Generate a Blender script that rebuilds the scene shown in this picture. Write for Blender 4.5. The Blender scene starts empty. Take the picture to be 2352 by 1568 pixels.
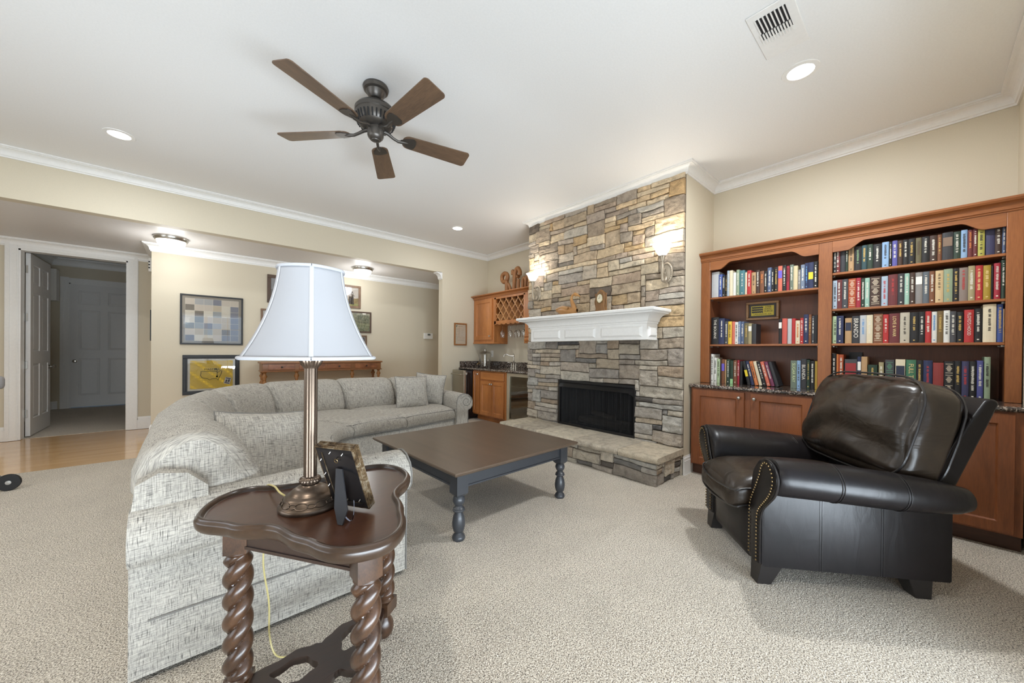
import bpy, bmesh, math, random
from mathutils import Matrix, Vector, noise
PI = math.pi
SC = bpy.context.scene
COL = SC.collection
rnd = random.Random(7)

# ------------------------------------------------------------------ camera
cam_data = bpy.data.cameras.new('camera')
cam = bpy.data.objects.new('camera', cam_data)
COL.objects.link(cam)
SC.camera = cam
cam_data.sensor_width = 36.0
cam_data.lens = 833.8 / 2352 * 36.0
cam_data.shift_y = 25.96 / 2352
cam_data.clip_start = 0.05
_yaw, _pit, _rol = math.radians(41.387), math.radians(-0.2412), math.radians(0.5238)
_f = Vector((math.sin(_yaw) * math.cos(_pit), math.cos(_yaw) * math.cos(_pit), math.sin(_pit)))
_r = Vector((math.cos(_yaw), -math.sin(_yaw), 0))
_u = _r.cross(_f)
_rr = _r * math.cos(_rol) + _u * math.sin(_rol)
_uu = -_r * math.sin(_rol) + _u * math.cos(_rol)
_m = Matrix(((_rr.x, _uu.x, -_f.x, 0), (_rr.y, _uu.y, -_f.y, 0), (_rr.z, _uu.z, -_f.z, 1.19), (0, 0, 0, 1)))
cam.matrix_world = _m

# ------------------------------------------------------------------ world, exposure
W = bpy.data.worlds.new('world')
SC.world = W
W.use_nodes = True
_nt = W.node_tree
_bg = _nt.nodes['Background']
_sky = _nt.nodes.new('ShaderNodeTexSky')
_sky.sky_type = 'HOSEK_WILKIE'
_sky.sun_direction = (0.3, -0.5, 0.8)
_sky.turbidity = 3.5
_nt.links.new(_sky.outputs[0], _bg.inputs[0])
_bg.inputs[1].default_value = 1.6
SC.view_settings.view_transform = 'Standard'
SC.view_settings.look = 'None'
SC.view_settings.exposure = 0.24
SC.view_settings.gamma = 1.0
SC.view_settings.use_curve_mapping = False
SC.cycles.max_bounces = 10
SC.cycles.diffuse_bounces = 6
SC.cycles.glossy_bounces = 4
SC.cycles.transparent_max_bounces = 12
SC.cycles.sample_clamp_indirect = 6.0
SC.cycles.caustics_reflective = False
SC.cycles.caustics_refractive = False
SC.cycles.use_denoising = True

def area_light(name, loc, rot, sx, sy, power, color):
    d = bpy.data.lights.new(name, 'AREA')
    d.shape = 'RECTANGLE'; d.size = sx; d.size_y = sy
    d.energy = power; d.color = color
    o = bpy.data.objects.new(name, d); COL.objects.link(o)
    o.location = loc; o.rotation_euler = rot
    return o
# daylight through the front glazed doors; the left-wall light is added fill
area_light('daylight_front_light', (0.25, -0.85, 1.35), (math.radians(84), 0, 0), 4.2, 2.0, 14, (0.76, 0.87, 1.0))
# added upward fill outside the glazed doors, to brighten the ceiling
area_light('ceiling_fill_light', (0.25, -1.10, 0.15), (math.radians(128), 0, 0), 4.2, 1.2, 430, (0.79, 0.90, 1.0))
area_light('left_fill_light', (-3.65, 2.6, 1.20), (math.radians(105), 0, math.radians(-90)), 3.6, 2.0, 95, (0.86, 0.92, 1.0))  # fill lamp outside the made-up left window

def disk_light(name, loc, size, power, color, spread=180):
    d = bpy.data.lights.new(name, 'AREA')
    d.shape = 'DISK'; d.size = size; d.energy = power; d.color = color
    d.spread = math.radians(spread)
    o = bpy.data.objects.new(name, d); COL.objects.link(o)
    o.location = loc
    return o
def point_light(name, loc, r, power, color):
    d = bpy.data.lights.new(name, 'POINT')
    d.shadow_soft_size = r; d.energy = power; d.color = color
    o = bpy.data.objects.new(name, d); COL.objects.link(o)
    o.location = loc
    return o

# ------------------------------------------------------------------ materials
def srgb(r, g, b):
    f = lambda c: (c / 255 / 12.92) if c / 255 <= 0.04045 else ((c / 255 + 0.055) / 1.055) ** 2.4
    return (f(r), f(g), f(b), 1)
MC = {}
def nmat(name):
    m = bpy.data.materials.new(name); m.use_nodes = True
    nt = m.node_tree
    return m, nt, nt.nodes['Principled BSDF']
def N(nt, t, **kw):
    n = nt.nodes.new(t)
    for k, v in kw.items():
        if k in n.inputs.keys() if hasattr(n.inputs, 'keys') else False:
            n.inputs[k].default_value = v
        else:
            setattr(n, k, v)
    return n
def coords(nt, kind='Object', scale=(1, 1, 1), rot=(0, 0, 0)):
    tc = nt.nodes.new('ShaderNodeTexCoord'); mp = nt.nodes.new('ShaderNodeMapping')
    mp.inputs['Scale'].default_value = scale
    mp.inputs['Rotation'].default_value = rot
    nt.links.new(tc.outputs[kind], mp.inputs[0])
    return mp.outputs[0]
def noise_tex(nt, vec, scale, detail=3, rough=0.5, dist=0.0):
    n = nt.nodes.new('ShaderNodeTexNoise')
    n.inputs['Scale'].default_value = scale; n.inputs['Detail'].default_value = detail
    n.inputs['Roughness'].default_value = rough; n.inputs['Distortion'].default_value = dist
    nt.links.new(vec, n.inputs['Vector'])
    return n
def ramp(nt, fac, stops):
    r = nt.nodes.new('ShaderNodeValToRGB')
    el = r.color_ramp.elements
    while len(el) < len(stops): el.new(0.5)
    for e, (p, c) in zip(el, stops):
        e.position = p; e.color = c
    nt.links.new(fac, r.inputs[0])
    return r
def bump(nt, height, strength, dist, bsdf=None):
    b = nt.nodes.new('ShaderNodeBump')
    b.inputs['Strength'].default_value = strength; b.inputs['Distance'].default_value = dist
    nt.links.new(height, b.inputs['Height'])
    if bsdf: nt.links.new(b.outputs[0], bsdf.inputs['Normal'])
    return b
def mixc(nt, fac, a, b, blend='MIX'):
    m = nt.nodes.new('ShaderNodeMix'); m.data_type = 'RGBA'; m.blend_type = blend
    for s, v in ((0, fac), (6, a), (7, b)):
        if hasattr(v, 'is_output'): nt.links.new(v, m.inputs[s])
        else: m.inputs[s].default_value = v
    return m.outputs[2]
def plain(name, col, rough=0.5, metal=0.0, bscale=0, bstr=0.1, coat=0, spec=0.5, sheen=0):
    if name in MC: return MC[name]
    m, nt, b = nmat(name)
    b.inputs['Base Color'].default_value = col
    b.inputs['Roughness'].default_value = rough
    b.inputs['Metallic'].default_value = metal
    b.inputs['Specular IOR Level'].default_value = spec
    b.inputs['Coat Weight'].default_value = coat
    b.inputs['Sheen Weight'].default_value = sheen
    v = coords(nt)
    n = noise_tex(nt, v, bscale if bscale else 40, 3)
    dark = tuple(c * 0.975 for c in col[:3]) + (1,)
    lite = tuple(min(1, c * 1.015) for c in col[:3]) + (1,)
    r = ramp(nt, n.outputs[0], [(0.3, dark), (0.7, lite)])
    nt.links.new(r.outputs[0], b.inputs['Base Color'])
    if bscale: bump(nt, n.outputs[0], bstr, 0.002, b)
    MC[name] = m
    return m
def emit(name, col, s):
    if name in MC: return MC[name]
    m, nt, b = nmat(name)
    b.inputs['Base Color'].default_value = col
    b.inputs['Emission Color'].default_value = col
    b.inputs['Emission Strength'].default_value = s
    MC[name] = m
    return m
def wood(name, c1, c2, axis='Z', scale=7, rough=0.35, coat=0.2, stretch=10, bstr=0.05, ring=0.5):
    if name in MC: return MC[name]
    m, nt, b = nmat(name)
    s = {'X': (1 / stretch, 1, 1), 'Y': (1, 1 / stretch, 1), 'Z': (1, 1, 1 / stretch)}[axis]
    v = coords(nt, 'Object', s)
    big = noise_tex(nt, v, scale, 4, 0.55, 0.6)
    fine = noise_tex(nt, v, scale * 22, 3, 0.6)
    a = mixc(nt, 0.35, big.outputs[0], fine.outputs[0])
    r = ramp(nt, a, [(0.33, c1), (0.5, tuple((x + y) / 2 for x, y in zip(c1, c2))), (0.66, c2)])
    nt.links.new(r.outputs[0], b.inputs['Base Color'])
    b.inputs['Roughness'].default_value = rough
    b.inputs['Coat Weight'].default_value = coat
    b.inputs['Coat Roughness'].default_value = 0.2
    bump(nt, a, bstr, 0.003, b)
    MC[name] = m
    return m

M = {}
M['ceiling'] = plain('ceiling_paint', srgb(232, 232, 231), 0.6, bscale=90, bstr=0.012)
M['wall'] = plain('wall_paint', srgb(204, 194, 173), 0.6, bscale=160, bstr=0.02)
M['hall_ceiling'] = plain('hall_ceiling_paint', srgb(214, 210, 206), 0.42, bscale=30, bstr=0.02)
M['trim'] = plain('white_trim_paint', srgb(232, 231, 228), 0.35)
M['door'] = plain('white_door_paint', srgb(224, 223, 221), 0.4, bscale=50, bstr=0.03)
M['cherry'] = wood('cherry_wood', srgb(122, 70, 34), srgb(162, 100, 54), 'Z', 6, 0.42, 0.12)
M['cherry_h'] = wood('cherry_wood_horizontal', srgb(122, 70, 34), srgb(162, 100, 54), 'Y', 6, 0.42, 0.12)
M['cherry_low'] = wood('cherry_wood_base', srgb(110, 60, 30), srgb(148, 86, 46), 'Z', 6, 0.45, 0.08)
M['cherry_back'] = wood('cherry_back_panel', srgb(98, 56, 34), srgb(124, 72, 44), 'Z', 5, 0.45, 0.1)
M['cherry_lite'] = wood('cherry_wood_bar', srgb(150, 90, 44), srgb(196, 128, 70), 'Z', 6, 0.38, 0.25)
M['cherry_lite_h'] = wood('cherry_wood_bar_horizontal', srgb(150, 90, 44), srgb(196, 128, 70), 'Y', 6, 0.38, 0.25)
M['table_grey'] = wood('charcoal_painted_top', srgb(76, 62, 50), srgb(90, 74, 60), 'Y', 9, 0.34, 0.15, 14, 0.04)
M['table_leg'] = plain('charcoal_paint', srgb(56, 58, 62), 0.38, bscale=30, bstr=0.02, coat=0.1)
M['end_top'] = wood('mahogany_top', srgb(46, 25, 16), srgb(76, 45, 28), 'X', 5, 0.3, 0.4, 6, 0.02)
M['end_rim'] = wood('mahogany_rim', srgb(40, 28, 20), srgb(66, 48, 34), 'X', 5, 0.30, 0.2, 6, 0.02)
M['end_dark'] = wood('mahogany_dark', srgb(38, 26, 22), srgb(58, 40, 32), 'X', 6, 0.3, 0.4, 8, 0.02)
M['end_leg'] = wood('mahogany_leg', srgb(38, 26, 20), srgb(88, 60, 40), 'Z', 14, 0.30, 0.25, 2, 0.03)
M['walnut'] = wood('walnut_blade', srgb(76, 60, 48), srgb(122, 96, 74), 'X', 9, 0.35, 0.2, 9, 0.03)
M['bronze'] = plain('oil_rubbed_bronze', srgb(88, 84, 80), 0.38, 0.75, 30, 0.02)
M['slot'] = plain('dark_vent_slot', srgb(22, 22, 24), 0.7)
M['brass'] = plain('antique_brass', srgb(140, 118, 82), 0.28, 0.9, 40, 0.04)
M['pewter'] = plain('pewter_metal', srgb(104, 90, 78), 0.33, 0.9, 60, 0.05)
M['nickel'] = plain('satin_nickel', srgb(190, 186, 178), 0.25, 0.95)
M['sconce'] = plain('sconce_metal', srgb(168, 156, 138), 0.4, 0.5, 50, 0.2)
M['steel'] = plain('stainless_steel', srgb(172, 166, 150), 0.32, 0.85)
M['black'] = plain('black_plastic', srgb(20, 20, 22), 0.4)
M['blackgloss'] = plain('black_gloss', srgb(14, 14, 16), 0.18, coat=0.4)
M['white_plastic'] = plain('white_plastic', srgb(232, 230, 224), 0.4)
M['glow'] = emit('lamp_glow_white', (1.0, 0.98, 0.95, 1), 7)
M['glow_warm'] = emit('glass_shade_glow', (1.0, 0.96, 0.90, 1), 3.5)

# shade fabric
def shade_mat():
    m, nt, b = nmat('lamp_shade_fabric')
    b.inputs['Base Color'].default_value = srgb(166, 167, 171)
    b.inputs['Roughness'].default_value = 0.8
    tr = nt.nodes.new('ShaderNodeBsdfTranslucent'); tr.inputs[0].default_value = srgb(168, 169, 173)
    mx = nt.nodes.new('ShaderNodeMixShader'); mx.inputs[0].default_value = 0.22
    v = coords(nt); n = noise_tex(nt, v, 300, 2)
    bump(nt, n.outputs[0], 0.08, 0.001, b)
    nt.links.new(b.outputs[0], mx.inputs[1]); nt.links.new(tr.outputs[0], mx.inputs[2])
    nt.links.new(mx.outputs[0], nt.nodes['Material Output'].inputs[0])
    return m
M['shade'] = shade_mat()
M['shade_trim'] = plain('lamp_shade_trim', srgb(168, 169, 173), 0.8)

def glass_mat(name, tint=(1, 1, 1, 1), rough=0.02, gl=0.05):
    m = bpy.data.materials.new(name); m.use_nodes = True
    nt = m.node_tree
    nt.nodes.remove(nt.nodes['Principled BSDF'])
    tr = nt.nodes.new('ShaderNodeBsdfTransparent'); tr.inputs[0].default_value = tint
    g = nt.nodes.new('ShaderNodeBsdfGlossy'); g.inputs['Roughness'].default_value = rough
    lw = nt.nodes.new('ShaderNodeLayerWeight'); lw.inputs['Blend'].default_value = 0.35
    mr = nt.nodes.new('ShaderNodeMapRange')
    mr.inputs['To Min'].default_value = gl; mr.inputs['To Max'].default_value = 0.55
    nt.links.new(lw.outputs['Fresnel'], mr.inputs['Value'])
    mx = nt.nodes.new('ShaderNodeMixShader')
    nt.links.new(mr.outputs[0], mx.inputs[0])
    nt.links.new(tr.outputs[0], mx.inputs[1]); nt.links.new(g.outputs[0], mx.inputs[2])
    nt.links.new(mx.outputs[0], nt.nodes['Material Output'].inputs[0])
    return m
M['glass'] = glass_mat('clear_glass')
M['picture_glass'] = glass_mat('picture_glass', (1, 1, 1, 1), 0.01, 0.10)
M['smoked_glass'] = glass_mat('smoked_cooler_glass', (0.74, 0.71, 0.64, 1), 0.02, 0.06)

def carpet():
    m, nt, b = nmat('cut_pile_carpet')
    v = coords(nt)
    n1 = noise_tex(nt, v, 190, 2, 0.65, 0.4)
    n2 = noise_tex(nt, v, 3.2, 3, 0.6)
    vo = nt.nodes.new('ShaderNodeTexVoronoi'); vo.inputs['Scale'].default_value = 170
    nt.links.new(v, vo.inputs['Vector'])
    r = ramp(nt, n1.outputs[0], [(0.37, srgb(98, 88, 76)), (0.48, srgb(196, 184, 166)), (0.60, srgb(244, 234, 218))])
    r2 = ramp(nt, n2.outputs[0], [(0.3, (0.90, 0.90, 0.90, 1)), (0.7, (1, 1, 1, 1))])
    c = mixc(nt, 1.0, r.outputs[0], r2.outputs[0], 'MULTIPLY')
    nt.links.new(c, b.inputs['Base Color'])
    b.inputs['Roughness'].default_value = 0.95
    b.inputs['Specular IOR Level'].default_value = 0.15
    b.inputs['Sheen Weight'].default_value = 0.25
    h = mixc(nt, 0.5, n1.outputs[0], vo.outputs[0])
    bump(nt, h, 0.9, 0.010, b)
    return m
M['carpet'] = carpet()
def hardwood():
    m, nt, b = nmat('polished_maple_floor')
    v = coords(nt)
    br = nt.nodes.new('ShaderNodeTexBrick')
    br.inputs['Scale'].default_value = 1.0
    br.inputs['Brick Width'].default_value = 1.1; br.inputs['Row Height'].default_value = 0.083
    br.inputs['Mortar Size'].default_value = 0.0008
    br.inputs['Color1'].default_value = srgb(222, 182, 132); br.inputs['Color2'].default_value = srgb(208, 166, 116)
    br.inputs['Mortar'].default_value = srgb(170, 128, 84)
    nt.links.new(v, br.inputs['Vector'])
    v2 = coords(nt, 'Object', (0.12, 1, 1))
    n = noise_tex(nt, v2, 14, 4)
    c = mixc(nt, 0.3, br.outputs[0], ramp(nt, n.outputs[0], [(0.3, srgb(200, 156, 108)), (0.7, srgb(232, 196, 148))]).outputs[0])
    nt.links.new(c, b.inputs['Base Color'])
    b.inputs['Roughness'].default_value = 0.16
    b.inputs['Coat Weight'].default_value = 0.5
    b.inputs['Coat Roughness'].default_value = 0.08
    return m
M['hardwood'] = hardwood()

def tweed():
    m, nt, b = nmat('tweed_upholstery')
    v = coords(nt, 'UV')
    def st(sx, sy, sc, d=2):
        mp = nt.nodes.new('ShaderNodeMapping'); mp.inputs['Scale'].default_value = (sx, sy, 1)
        nt.links.new(v, mp.inputs[0])
        return noise_tex(nt, mp.outputs[0], sc, d, 0.6)
    h = st(12, 120, 2.6)     # horizontal slubs
    w = st(120, 6, 2.6)      # vertical threads
    s = st(10, 150, 2.4, 1)
    s2 = st(150, 12, 2.4, 1)
    big = st(1.2, 1.2, 3.0, 3)
    base = ramp(nt, h.outputs[0], [(0.32, srgb(124, 121, 116)), (0.62, srgb(190, 184, 173))])
    base2 = ramp(nt, w.outputs[0], [(0.36, srgb(112, 110, 106)), (0.58, srgb(196, 190, 179))])
    c = mixc(nt, 0.5, base.outputs[0], base2.outputs[0])
    dk = ramp(nt, s.outputs[0], [(0.31, (0.10, 0.10, 0.11, 1)), (0.40, (1, 1, 1, 1))])
    dk2 = ramp(nt, s2.outputs[0], [(0.27, (0.25, 0.25, 0.25, 1)), (0.37, (1, 1, 1, 1))])
    c = mixc(nt, 0.75, c, dk.outputs[0], 'MULTIPLY')
    c = mixc(nt, 0.6, c, dk2.outputs[0], 'MULTIPLY')
    wv = st(420, 420, 1.0, 1)
    nt.links.new(c, b.inputs['Base Color'])
    b.inputs['Roughness'].default_value = 0.9
    b.inputs['Specular IOR Level'].default_value = 0.2
    hh = mixc(nt, 0.5, h.outputs[0], w.outputs[0])
    bump(nt, hh, 0.5, 0.003, b)
    return m
M['tweed'] = tweed()
M['piping'] = plain('tweed_piping', srgb(120, 117, 112), 0.9)

def leather(name, c1, c2, rough=0.3, wr=0.35, wscale=(2.2, 7, 2.2), spec=0.42):
    m, nt, b = nmat(name)
    v = coords(nt)
    n = noise_tex(nt, v, 5, 4, 0.6)
    r = ramp(nt, n.outputs[0], [(0.3, c1), (0.7, c2)])
    nt.links.new(r.outputs[0], b.inputs['Base Color'])
    b.inputs['Roughness'].default_value = rough
    b.inputs['Specular IOR Level'].default_value = spec
    b.inputs['Coat Weight'].default_value = 0.05
    b.inputs['Coat Roughness'].default_value = 0.22
    g = noise_tex(nt, v, 260, 2)
    v2 = coords(nt, 'Object', wscale)
    w = noise_tex(nt, v2, 2.2, 3, 0.45, 1.0)
    b1 = bump(nt, w.outputs[0], wr, 0.05)
    b2 = bump(nt, g.outputs[0], 0.12, 0.001, b)
    nt.links.new(b1.outputs[0], b2.inputs['Normal'])
    return m
M['leather'] = leather('espresso_leather', srgb(17, 15, 16), srgb(26, 22, 23), 0.36, 0.04, spec=0.28)
M['leather_cushion'] = leather('espresso_leather_cushion', srgb(34, 28, 23), srgb(54, 44, 35), 0.30, 0.22, (2.5, 1.2, 4.0))
M['leather_foot'] = plain('dark_wood_foot', srgb(30, 27, 27), 0.4, coat=0.2)

def granite():
    m, nt, b = nmat('brown_granite')
    v = coords(nt)
    vo = nt.nodes.new('ShaderNodeTexVoronoi'); vo.inputs['Scale'].default_value = 110
    nt.links.new(v, vo.inputs['Vector'])
    n = noise_tex(nt, v, 60, 5, 0.7)
    c = mixc(nt, 0.5, vo.outputs['Color'], n.outputs['Color'])
    sep = nt.nodes.new('ShaderNodeRGBToBW'); nt.links.new(c, sep.inputs[0])
    r = ramp(nt, sep.outputs[0], [(0.36, srgb(26, 21, 19)), (0.5, srgb(62, 50, 44)), (0.58, srgb(112, 98, 88)), (0.68, srgb(168, 156, 144))])
    nt.links.new(r.outputs[0], b.inputs['Base Color'])
    b.inputs['Roughness'].default_value = 0.08
    b.inputs['Coat Weight'].default_value = 0.5
    return m
M['granite'] = granite()

def stone():
    m, nt, b = nmat('ledge_stone')
    at = nt.nodes.new('ShaderNodeAttribute'); at.attribute_name = 'stone_color'
    v = coords(nt)
    n = noise_tex(nt, v, 14, 5, 0.65, 0.5)
    n2 = noise_tex(nt, v, 90, 4, 0.7)
    r = ramp(nt, n.outputs[0], [(0.28, (0.60, 0.58, 0.56, 1)), (0.5, (0.95, 0.94, 0.92, 1)), (0.72, (1.18, 1.16, 1.12, 1))])
    c = mixc(nt, 1.0, at.outputs['Color'], r.outputs[0], 'MULTIPLY')
    r2 = ramp(nt, n2.outputs[0], [(0.3, (0.82, 0.82, 0.82, 1)), (0.7, (1.1, 1.1, 1.1, 1))])
    c = mixc(nt, 0.8, c, r2.outputs[0], 'MULTIPLY')
    nt.links.new(c, b.inputs['Base Color'])
    b.inputs['Roughness'].default_value = 0.85
    h = mixc(nt, 0.35, n.outputs[0], n2.outputs[0])
    bump(nt, h, 1.0, 0.02, b)
    return m
M['stone'] = stone()
M['mortar'] = plain('dark_joint', srgb(84, 72, 60), 0.95, bscale=60, bstr=0.3)
M['flag'] = None

# ------------------------------------------------------------------ object helpers
WM = {}
def wm(o):
    return WM.get(o.name, Matrix.Identity(4)) if o else Matrix.Identity(4)
def props(o, label=None, cat=None, group=None, kind=None):
    if label: o['label'] = label
    if cat: o['category'] = cat
    if group: o['group'] = group
    if kind: o['kind'] = kind
    return o
def thing(name, loc, label, cat, rotz=0, group=None):
    o = bpy.data.objects.new(name, None); COL.objects.link(o)
    o.empty_display_size = 0.1
    o.location = loc; o.rotation_euler = (0, 0, rotz)
    WM[o.name] = Matrix.Translation(loc) @ Matrix.Rotation(rotz, 4, 'Z')
    return props(o, label, cat, group)

class MB:
    def __init__(s):
        s.v = []; s.f = []; s.mi = []; s.uv = []; s.col = []
    def add(s, verts, faces, mi=0, uv=None, col=None):
        k = len(s.v)
        s.v += [tuple(p) for p in verts]
        s.f += [tuple(i + k for i in f) for f in faces]
        s.mi += [mi] * len(faces)
        s.uv += list(uv) if uv is not None else [None] * len(verts)
        s.col += [col] * len(verts) if not isinstance(col, list) else col
        return s
    def box(s, x0, y0, z0, x1, y1, z1, mi=0):
        x0, x1 = min(x0, x1), max(x0, x1); y0, y1 = min(y0, y1), max(y0, y1); z0, z1 = min(z0, z1), max(z0, z1)
        return s.add([(x0, y0, z0), (x1, y0, z0), (x1, y1, z0), (x0, y1, z0), (x0, y0, z1), (x1, y0, z1), (x1, y1, z1), (x0, y1, z1)],
                     [(0, 3, 2, 1), (4, 5, 6, 7), (0, 1, 5, 4), (1, 2, 6, 5), (2, 3, 7, 6), (3, 0, 4, 7)], mi)
    def prism(s, poly, axis, a, b, mi=0):
        """poly: 2D points; axis: extrusion axis; the two others in order."""
        n = len(poly)
        def P(p, t):
            return {'X': (t, p[0], p[1]), 'Y': (p[0], t, p[1]), 'Z': (p[0], p[1], t)}[axis]
        vs = [P(p, a) for p in poly] + [P(p, b) for p in poly]
        fs = [tuple(range(n)), tuple(range(2 * n - 1, n - 1, -1))]
        fs += [(i, i + n, (i + 1) % n + n, (i + 1) % n) for i in range(n)]
        return s.add(vs, fs, mi)
    def lathe(s, prof, cx=0, cy=0, seg=32, mi=0, mod=None, axis='Z', cz=0):
        vs = []; fs = []
        n = len(prof)
        for k in range(seg):
            a = 2 * PI * k / seg
            for (r, z) in prof:
                rr = mod(r, z, a) if mod else r
                p = (rr * math.cos(a), rr * math.sin(a), z)
                if axis == 'X': p = (p[2], p[0], p[1])
                elif axis == 'Y': p = (p[0], p[2], p[1])
                vs.append((p[0] + cx, p[1] + cy, p[2] + cz))
        for k in range(seg):
            k2 = (k + 1) % seg
            for j in range(n - 1):
                fs.append((k * n + j, k2 * n + j, k2 * n + j + 1, k * n + j + 1))
        if prof[0][0] > 1e-5: fs.append(tuple(k * n for k in range(seg))[::-1])
        if prof[-1][0] > 1e-5: fs.append(tuple(k * n + n - 1 for k in range(seg)))
        return s.add(vs, fs, mi)
    def tube(s, pts, r, seg=10, mi=0, cap=True, radii=None, flat=1.0, up=None):
        pts = [Vector(p) for p in pts]
        n = len(pts); vs = []; fs = []
        prev = None
        for i, p in enumerate(pts):
            t = (pts[min(i + 1, n - 1)] - pts[max(i - 1, 0)]).normalized()
            if prev is None:
                a = Vector(up) if up else (Vector((0, 0, 1)) if abs(t.z) < 0.9 else Vector((1, 0, 0)))
            else: a = prev
            u = (a - t * a.dot(t)).normalized(); w = t.cross(u); prev = u
            rr = radii[i] if radii else r
            for k in range(seg):
                an = 2 * PI * k / seg
                vs.append(p + u * rr * math.cos(an) * flat + w * rr * math.sin(an))
        for i in range(n - 1):
            for k in range(seg):
                k2 = (k + 1) % seg
                fs.append((i * seg + k, i * seg + k2, (i + 1) * seg + k2, (i + 1) * seg + k))
        if cap:
            fs.append(tuple(range(seg))[::-1]); fs.append(tuple((n - 1) * seg + k for k in range(seg)))
        return s.add(vs, fs, mi)
    def sweep(s, prof, path, closed=False, side=1, mi=0, capends=True):
        """prof: (offset, z) points; path: plan polyline; offset goes to the left of travel when side=1."""
        n = len(path); m = len(prof); vs = []; fs = []
        P = [Vector((p[0], p[1])) for p in path]
        for i in range(n):
            if closed or 0 < i < n - 1:
                a = (P[i] - P[i - 1]).normalized(); b = (P[(i + 1) % n] - P[i]).normalized()
            elif i == 0: a = b = (P[1] - P[0]).normalized()
            else: a = b = (P[-1] - P[-2]).normalized()
            na = Vector((-a.y, a.x)) * side; nb = Vector((-b.y, b.x)) * side
            mt = na + nb
            mt = mt / max(1e-6, mt.dot(na))
            for (o, z) in prof:
                q = P[i] + mt * o
                vs.append((q.x, q.y, z))
        rg = range(n) if closed else range(n - 1)
        for i in rg:
            i2 = (i + 1) % n
            for j in range(m - 1):
                fs.append((i * m + j, i2 * m + j, i2 * m + j + 1, i * m + j + 1))
        if capends and not closed:
            fs.append(tuple(range(m))); fs.append(tuple((n - 1) * m + j for j in range(m))[::-1])
        return s.add(vs, fs, mi)
    def grid(s, rows, mi=0, closeu=False, closev=False, uv=None):
        """rows: list of rows of points"""
        nr = len(rows); nc = len(rows[0]); vs = [p for r in rows for p in r]; fs = []
        for i in range(nr if closev else nr - 1):
            for j in range(nc if closeu else nc - 1):
                i2 = (i + 1) % nr; j2 = (j + 1) % nc
                fs.append((i * nc + j, i * nc + j2, i2 * nc + j2, i2 * nc + j))
        return s.add(vs, fs, mi, uv)
    def panel(s, P, w, h, t, cols, rows, d=0.010, ring=0.03, rise=0.007, mi=0, backed=True):
        """framed slab with sunk moulded panels; P(x, z, depth) maps to 3D, depth is positive outward."""
        xb = sorted(set([0, w] + [c for cc in cols for c in cc])); zb = sorted(set([0, h] + [c for cc in rows for c in cc]))
        cs = set(cols); rs = set(rows)
        for i in range(len(xb) - 1):
            for j in range(len(zb) - 1):
                x0, x1, z0, z1 = xb[i], xb[i + 1], zb[j], zb[j + 1]
                if (x0, x1) in cs and (z0, z1) in rs:
                    lv = [(0, 0), (0.006, -d), (0.006 + ring * 0.25, -d), (0.006 + ring, -d + rise)]
                    vs = []
                    for (o, dp) in lv:
                        vs += [P(x0 + o, z0 + o, dp), P(x1 - o, z0 + o, dp), P(x1 - o, z1 - o, dp), P(x0 + o, z1 - o, dp)]
                    fs = []
                    for k in range(len(lv) - 1):
                        for q in range(4):
                            fs.append((k * 4 + q, k * 4 + (q + 1) % 4, k * 4 + 4 + (q + 1) % 4, k * 4 + 4 + q))
                    e = (len(lv) - 1) * 4
                    fs.append((e, e + 1, e + 2, e + 3))
                    s.add(vs, fs, mi)
                else:
                    s.add([P(x0, z0, 0), P(x1, z0, 0), P(x1, z1, 0), P(x0, z1, 0)], [(0, 1, 2, 3)], mi)
        # edges and back
        c = [(0, 0), (w, 0), (w, h), (0, h)]
        vs = [P(a, b, 0) for a, b in c] + [P(a, b, -t) for a, b in c]
        fs = [(k, k + 4, (k + 1) % 4 + 4, (k + 1) % 4) for k in range(4)]
        if backed: fs.append((4, 5, 6, 7))
        return s.add(vs, fs, mi)
    def build(s, name, mat, parent=None, local=False, smooth=False, bevel=0, bseg=2, sub=0, world_origin=None, angle=35, weld=False, kind=None):
        mats = mat if isinstance(mat, (list, tuple)) else [mat]
        vs = [Vector(p) for p in s.v]
        loc = None
        if parent is not None:
            if not local:
                inv = wm(parent).inverted(); vs = [inv @ p for p in vs]
        else:
            xs = [p.x for p in vs]; ys = [p.y for p in vs]; zs = [p.z for p in vs]
            loc = Vector(((min(xs) + max(xs)) / 2, (min(ys) + max(ys)) / 2, min(zs)))
            vs = [p - loc for p in vs]
        me = bpy.data.meshes.new(name)
        me.from_pydata([tuple(p) for p in vs], [], s.f)
        for m_ in mats: me.materials.append(m_)
        if len(mats) > 1: me.polygons.foreach_set('material_index', s.mi)
        if any(u is not None for u in s.uv):
            ul = me.uv_layers.new(name='UVMap')
            for lp in me.loops:
                u = s.uv[lp.vertex_index]
                ul.data[lp.index].uv = u if u else (0, 0)
        if any(c is not None for c in s.col):
            ca = me.color_attributes.new('stone_color', 'FLOAT_COLOR', 'POINT')
            for i, c in enumerate(s.col): ca.data[i].color = c if c else (0.5, 0.45, 0.4, 1)
        bm = bmesh.new(); bm.from_mesh(me)
        if weld: bmesh.ops.remove_doubles(bm, verts=bm.verts, dist=1e-5)
        bmesh.ops.recalc_face_normals(bm, faces=bm.faces)
        bm.to_mesh(me); bm.free()
        if smooth:
            me.polygons.foreach_set('use_smooth', [True] * len(me.polygons))
            if angle and angle < 180:
                try: me.set_sharp_from_angle(angle=math.radians(angle))
                except Exception: pass
        o = bpy.data.objects.new(name, me); COL.objects.link(o)
        if parent is not None:
            o.parent = parent
            WM[o.name] = wm(parent)
        else:
            o.location = loc
            WM[o.name] = Matrix.Translation(loc)
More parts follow.
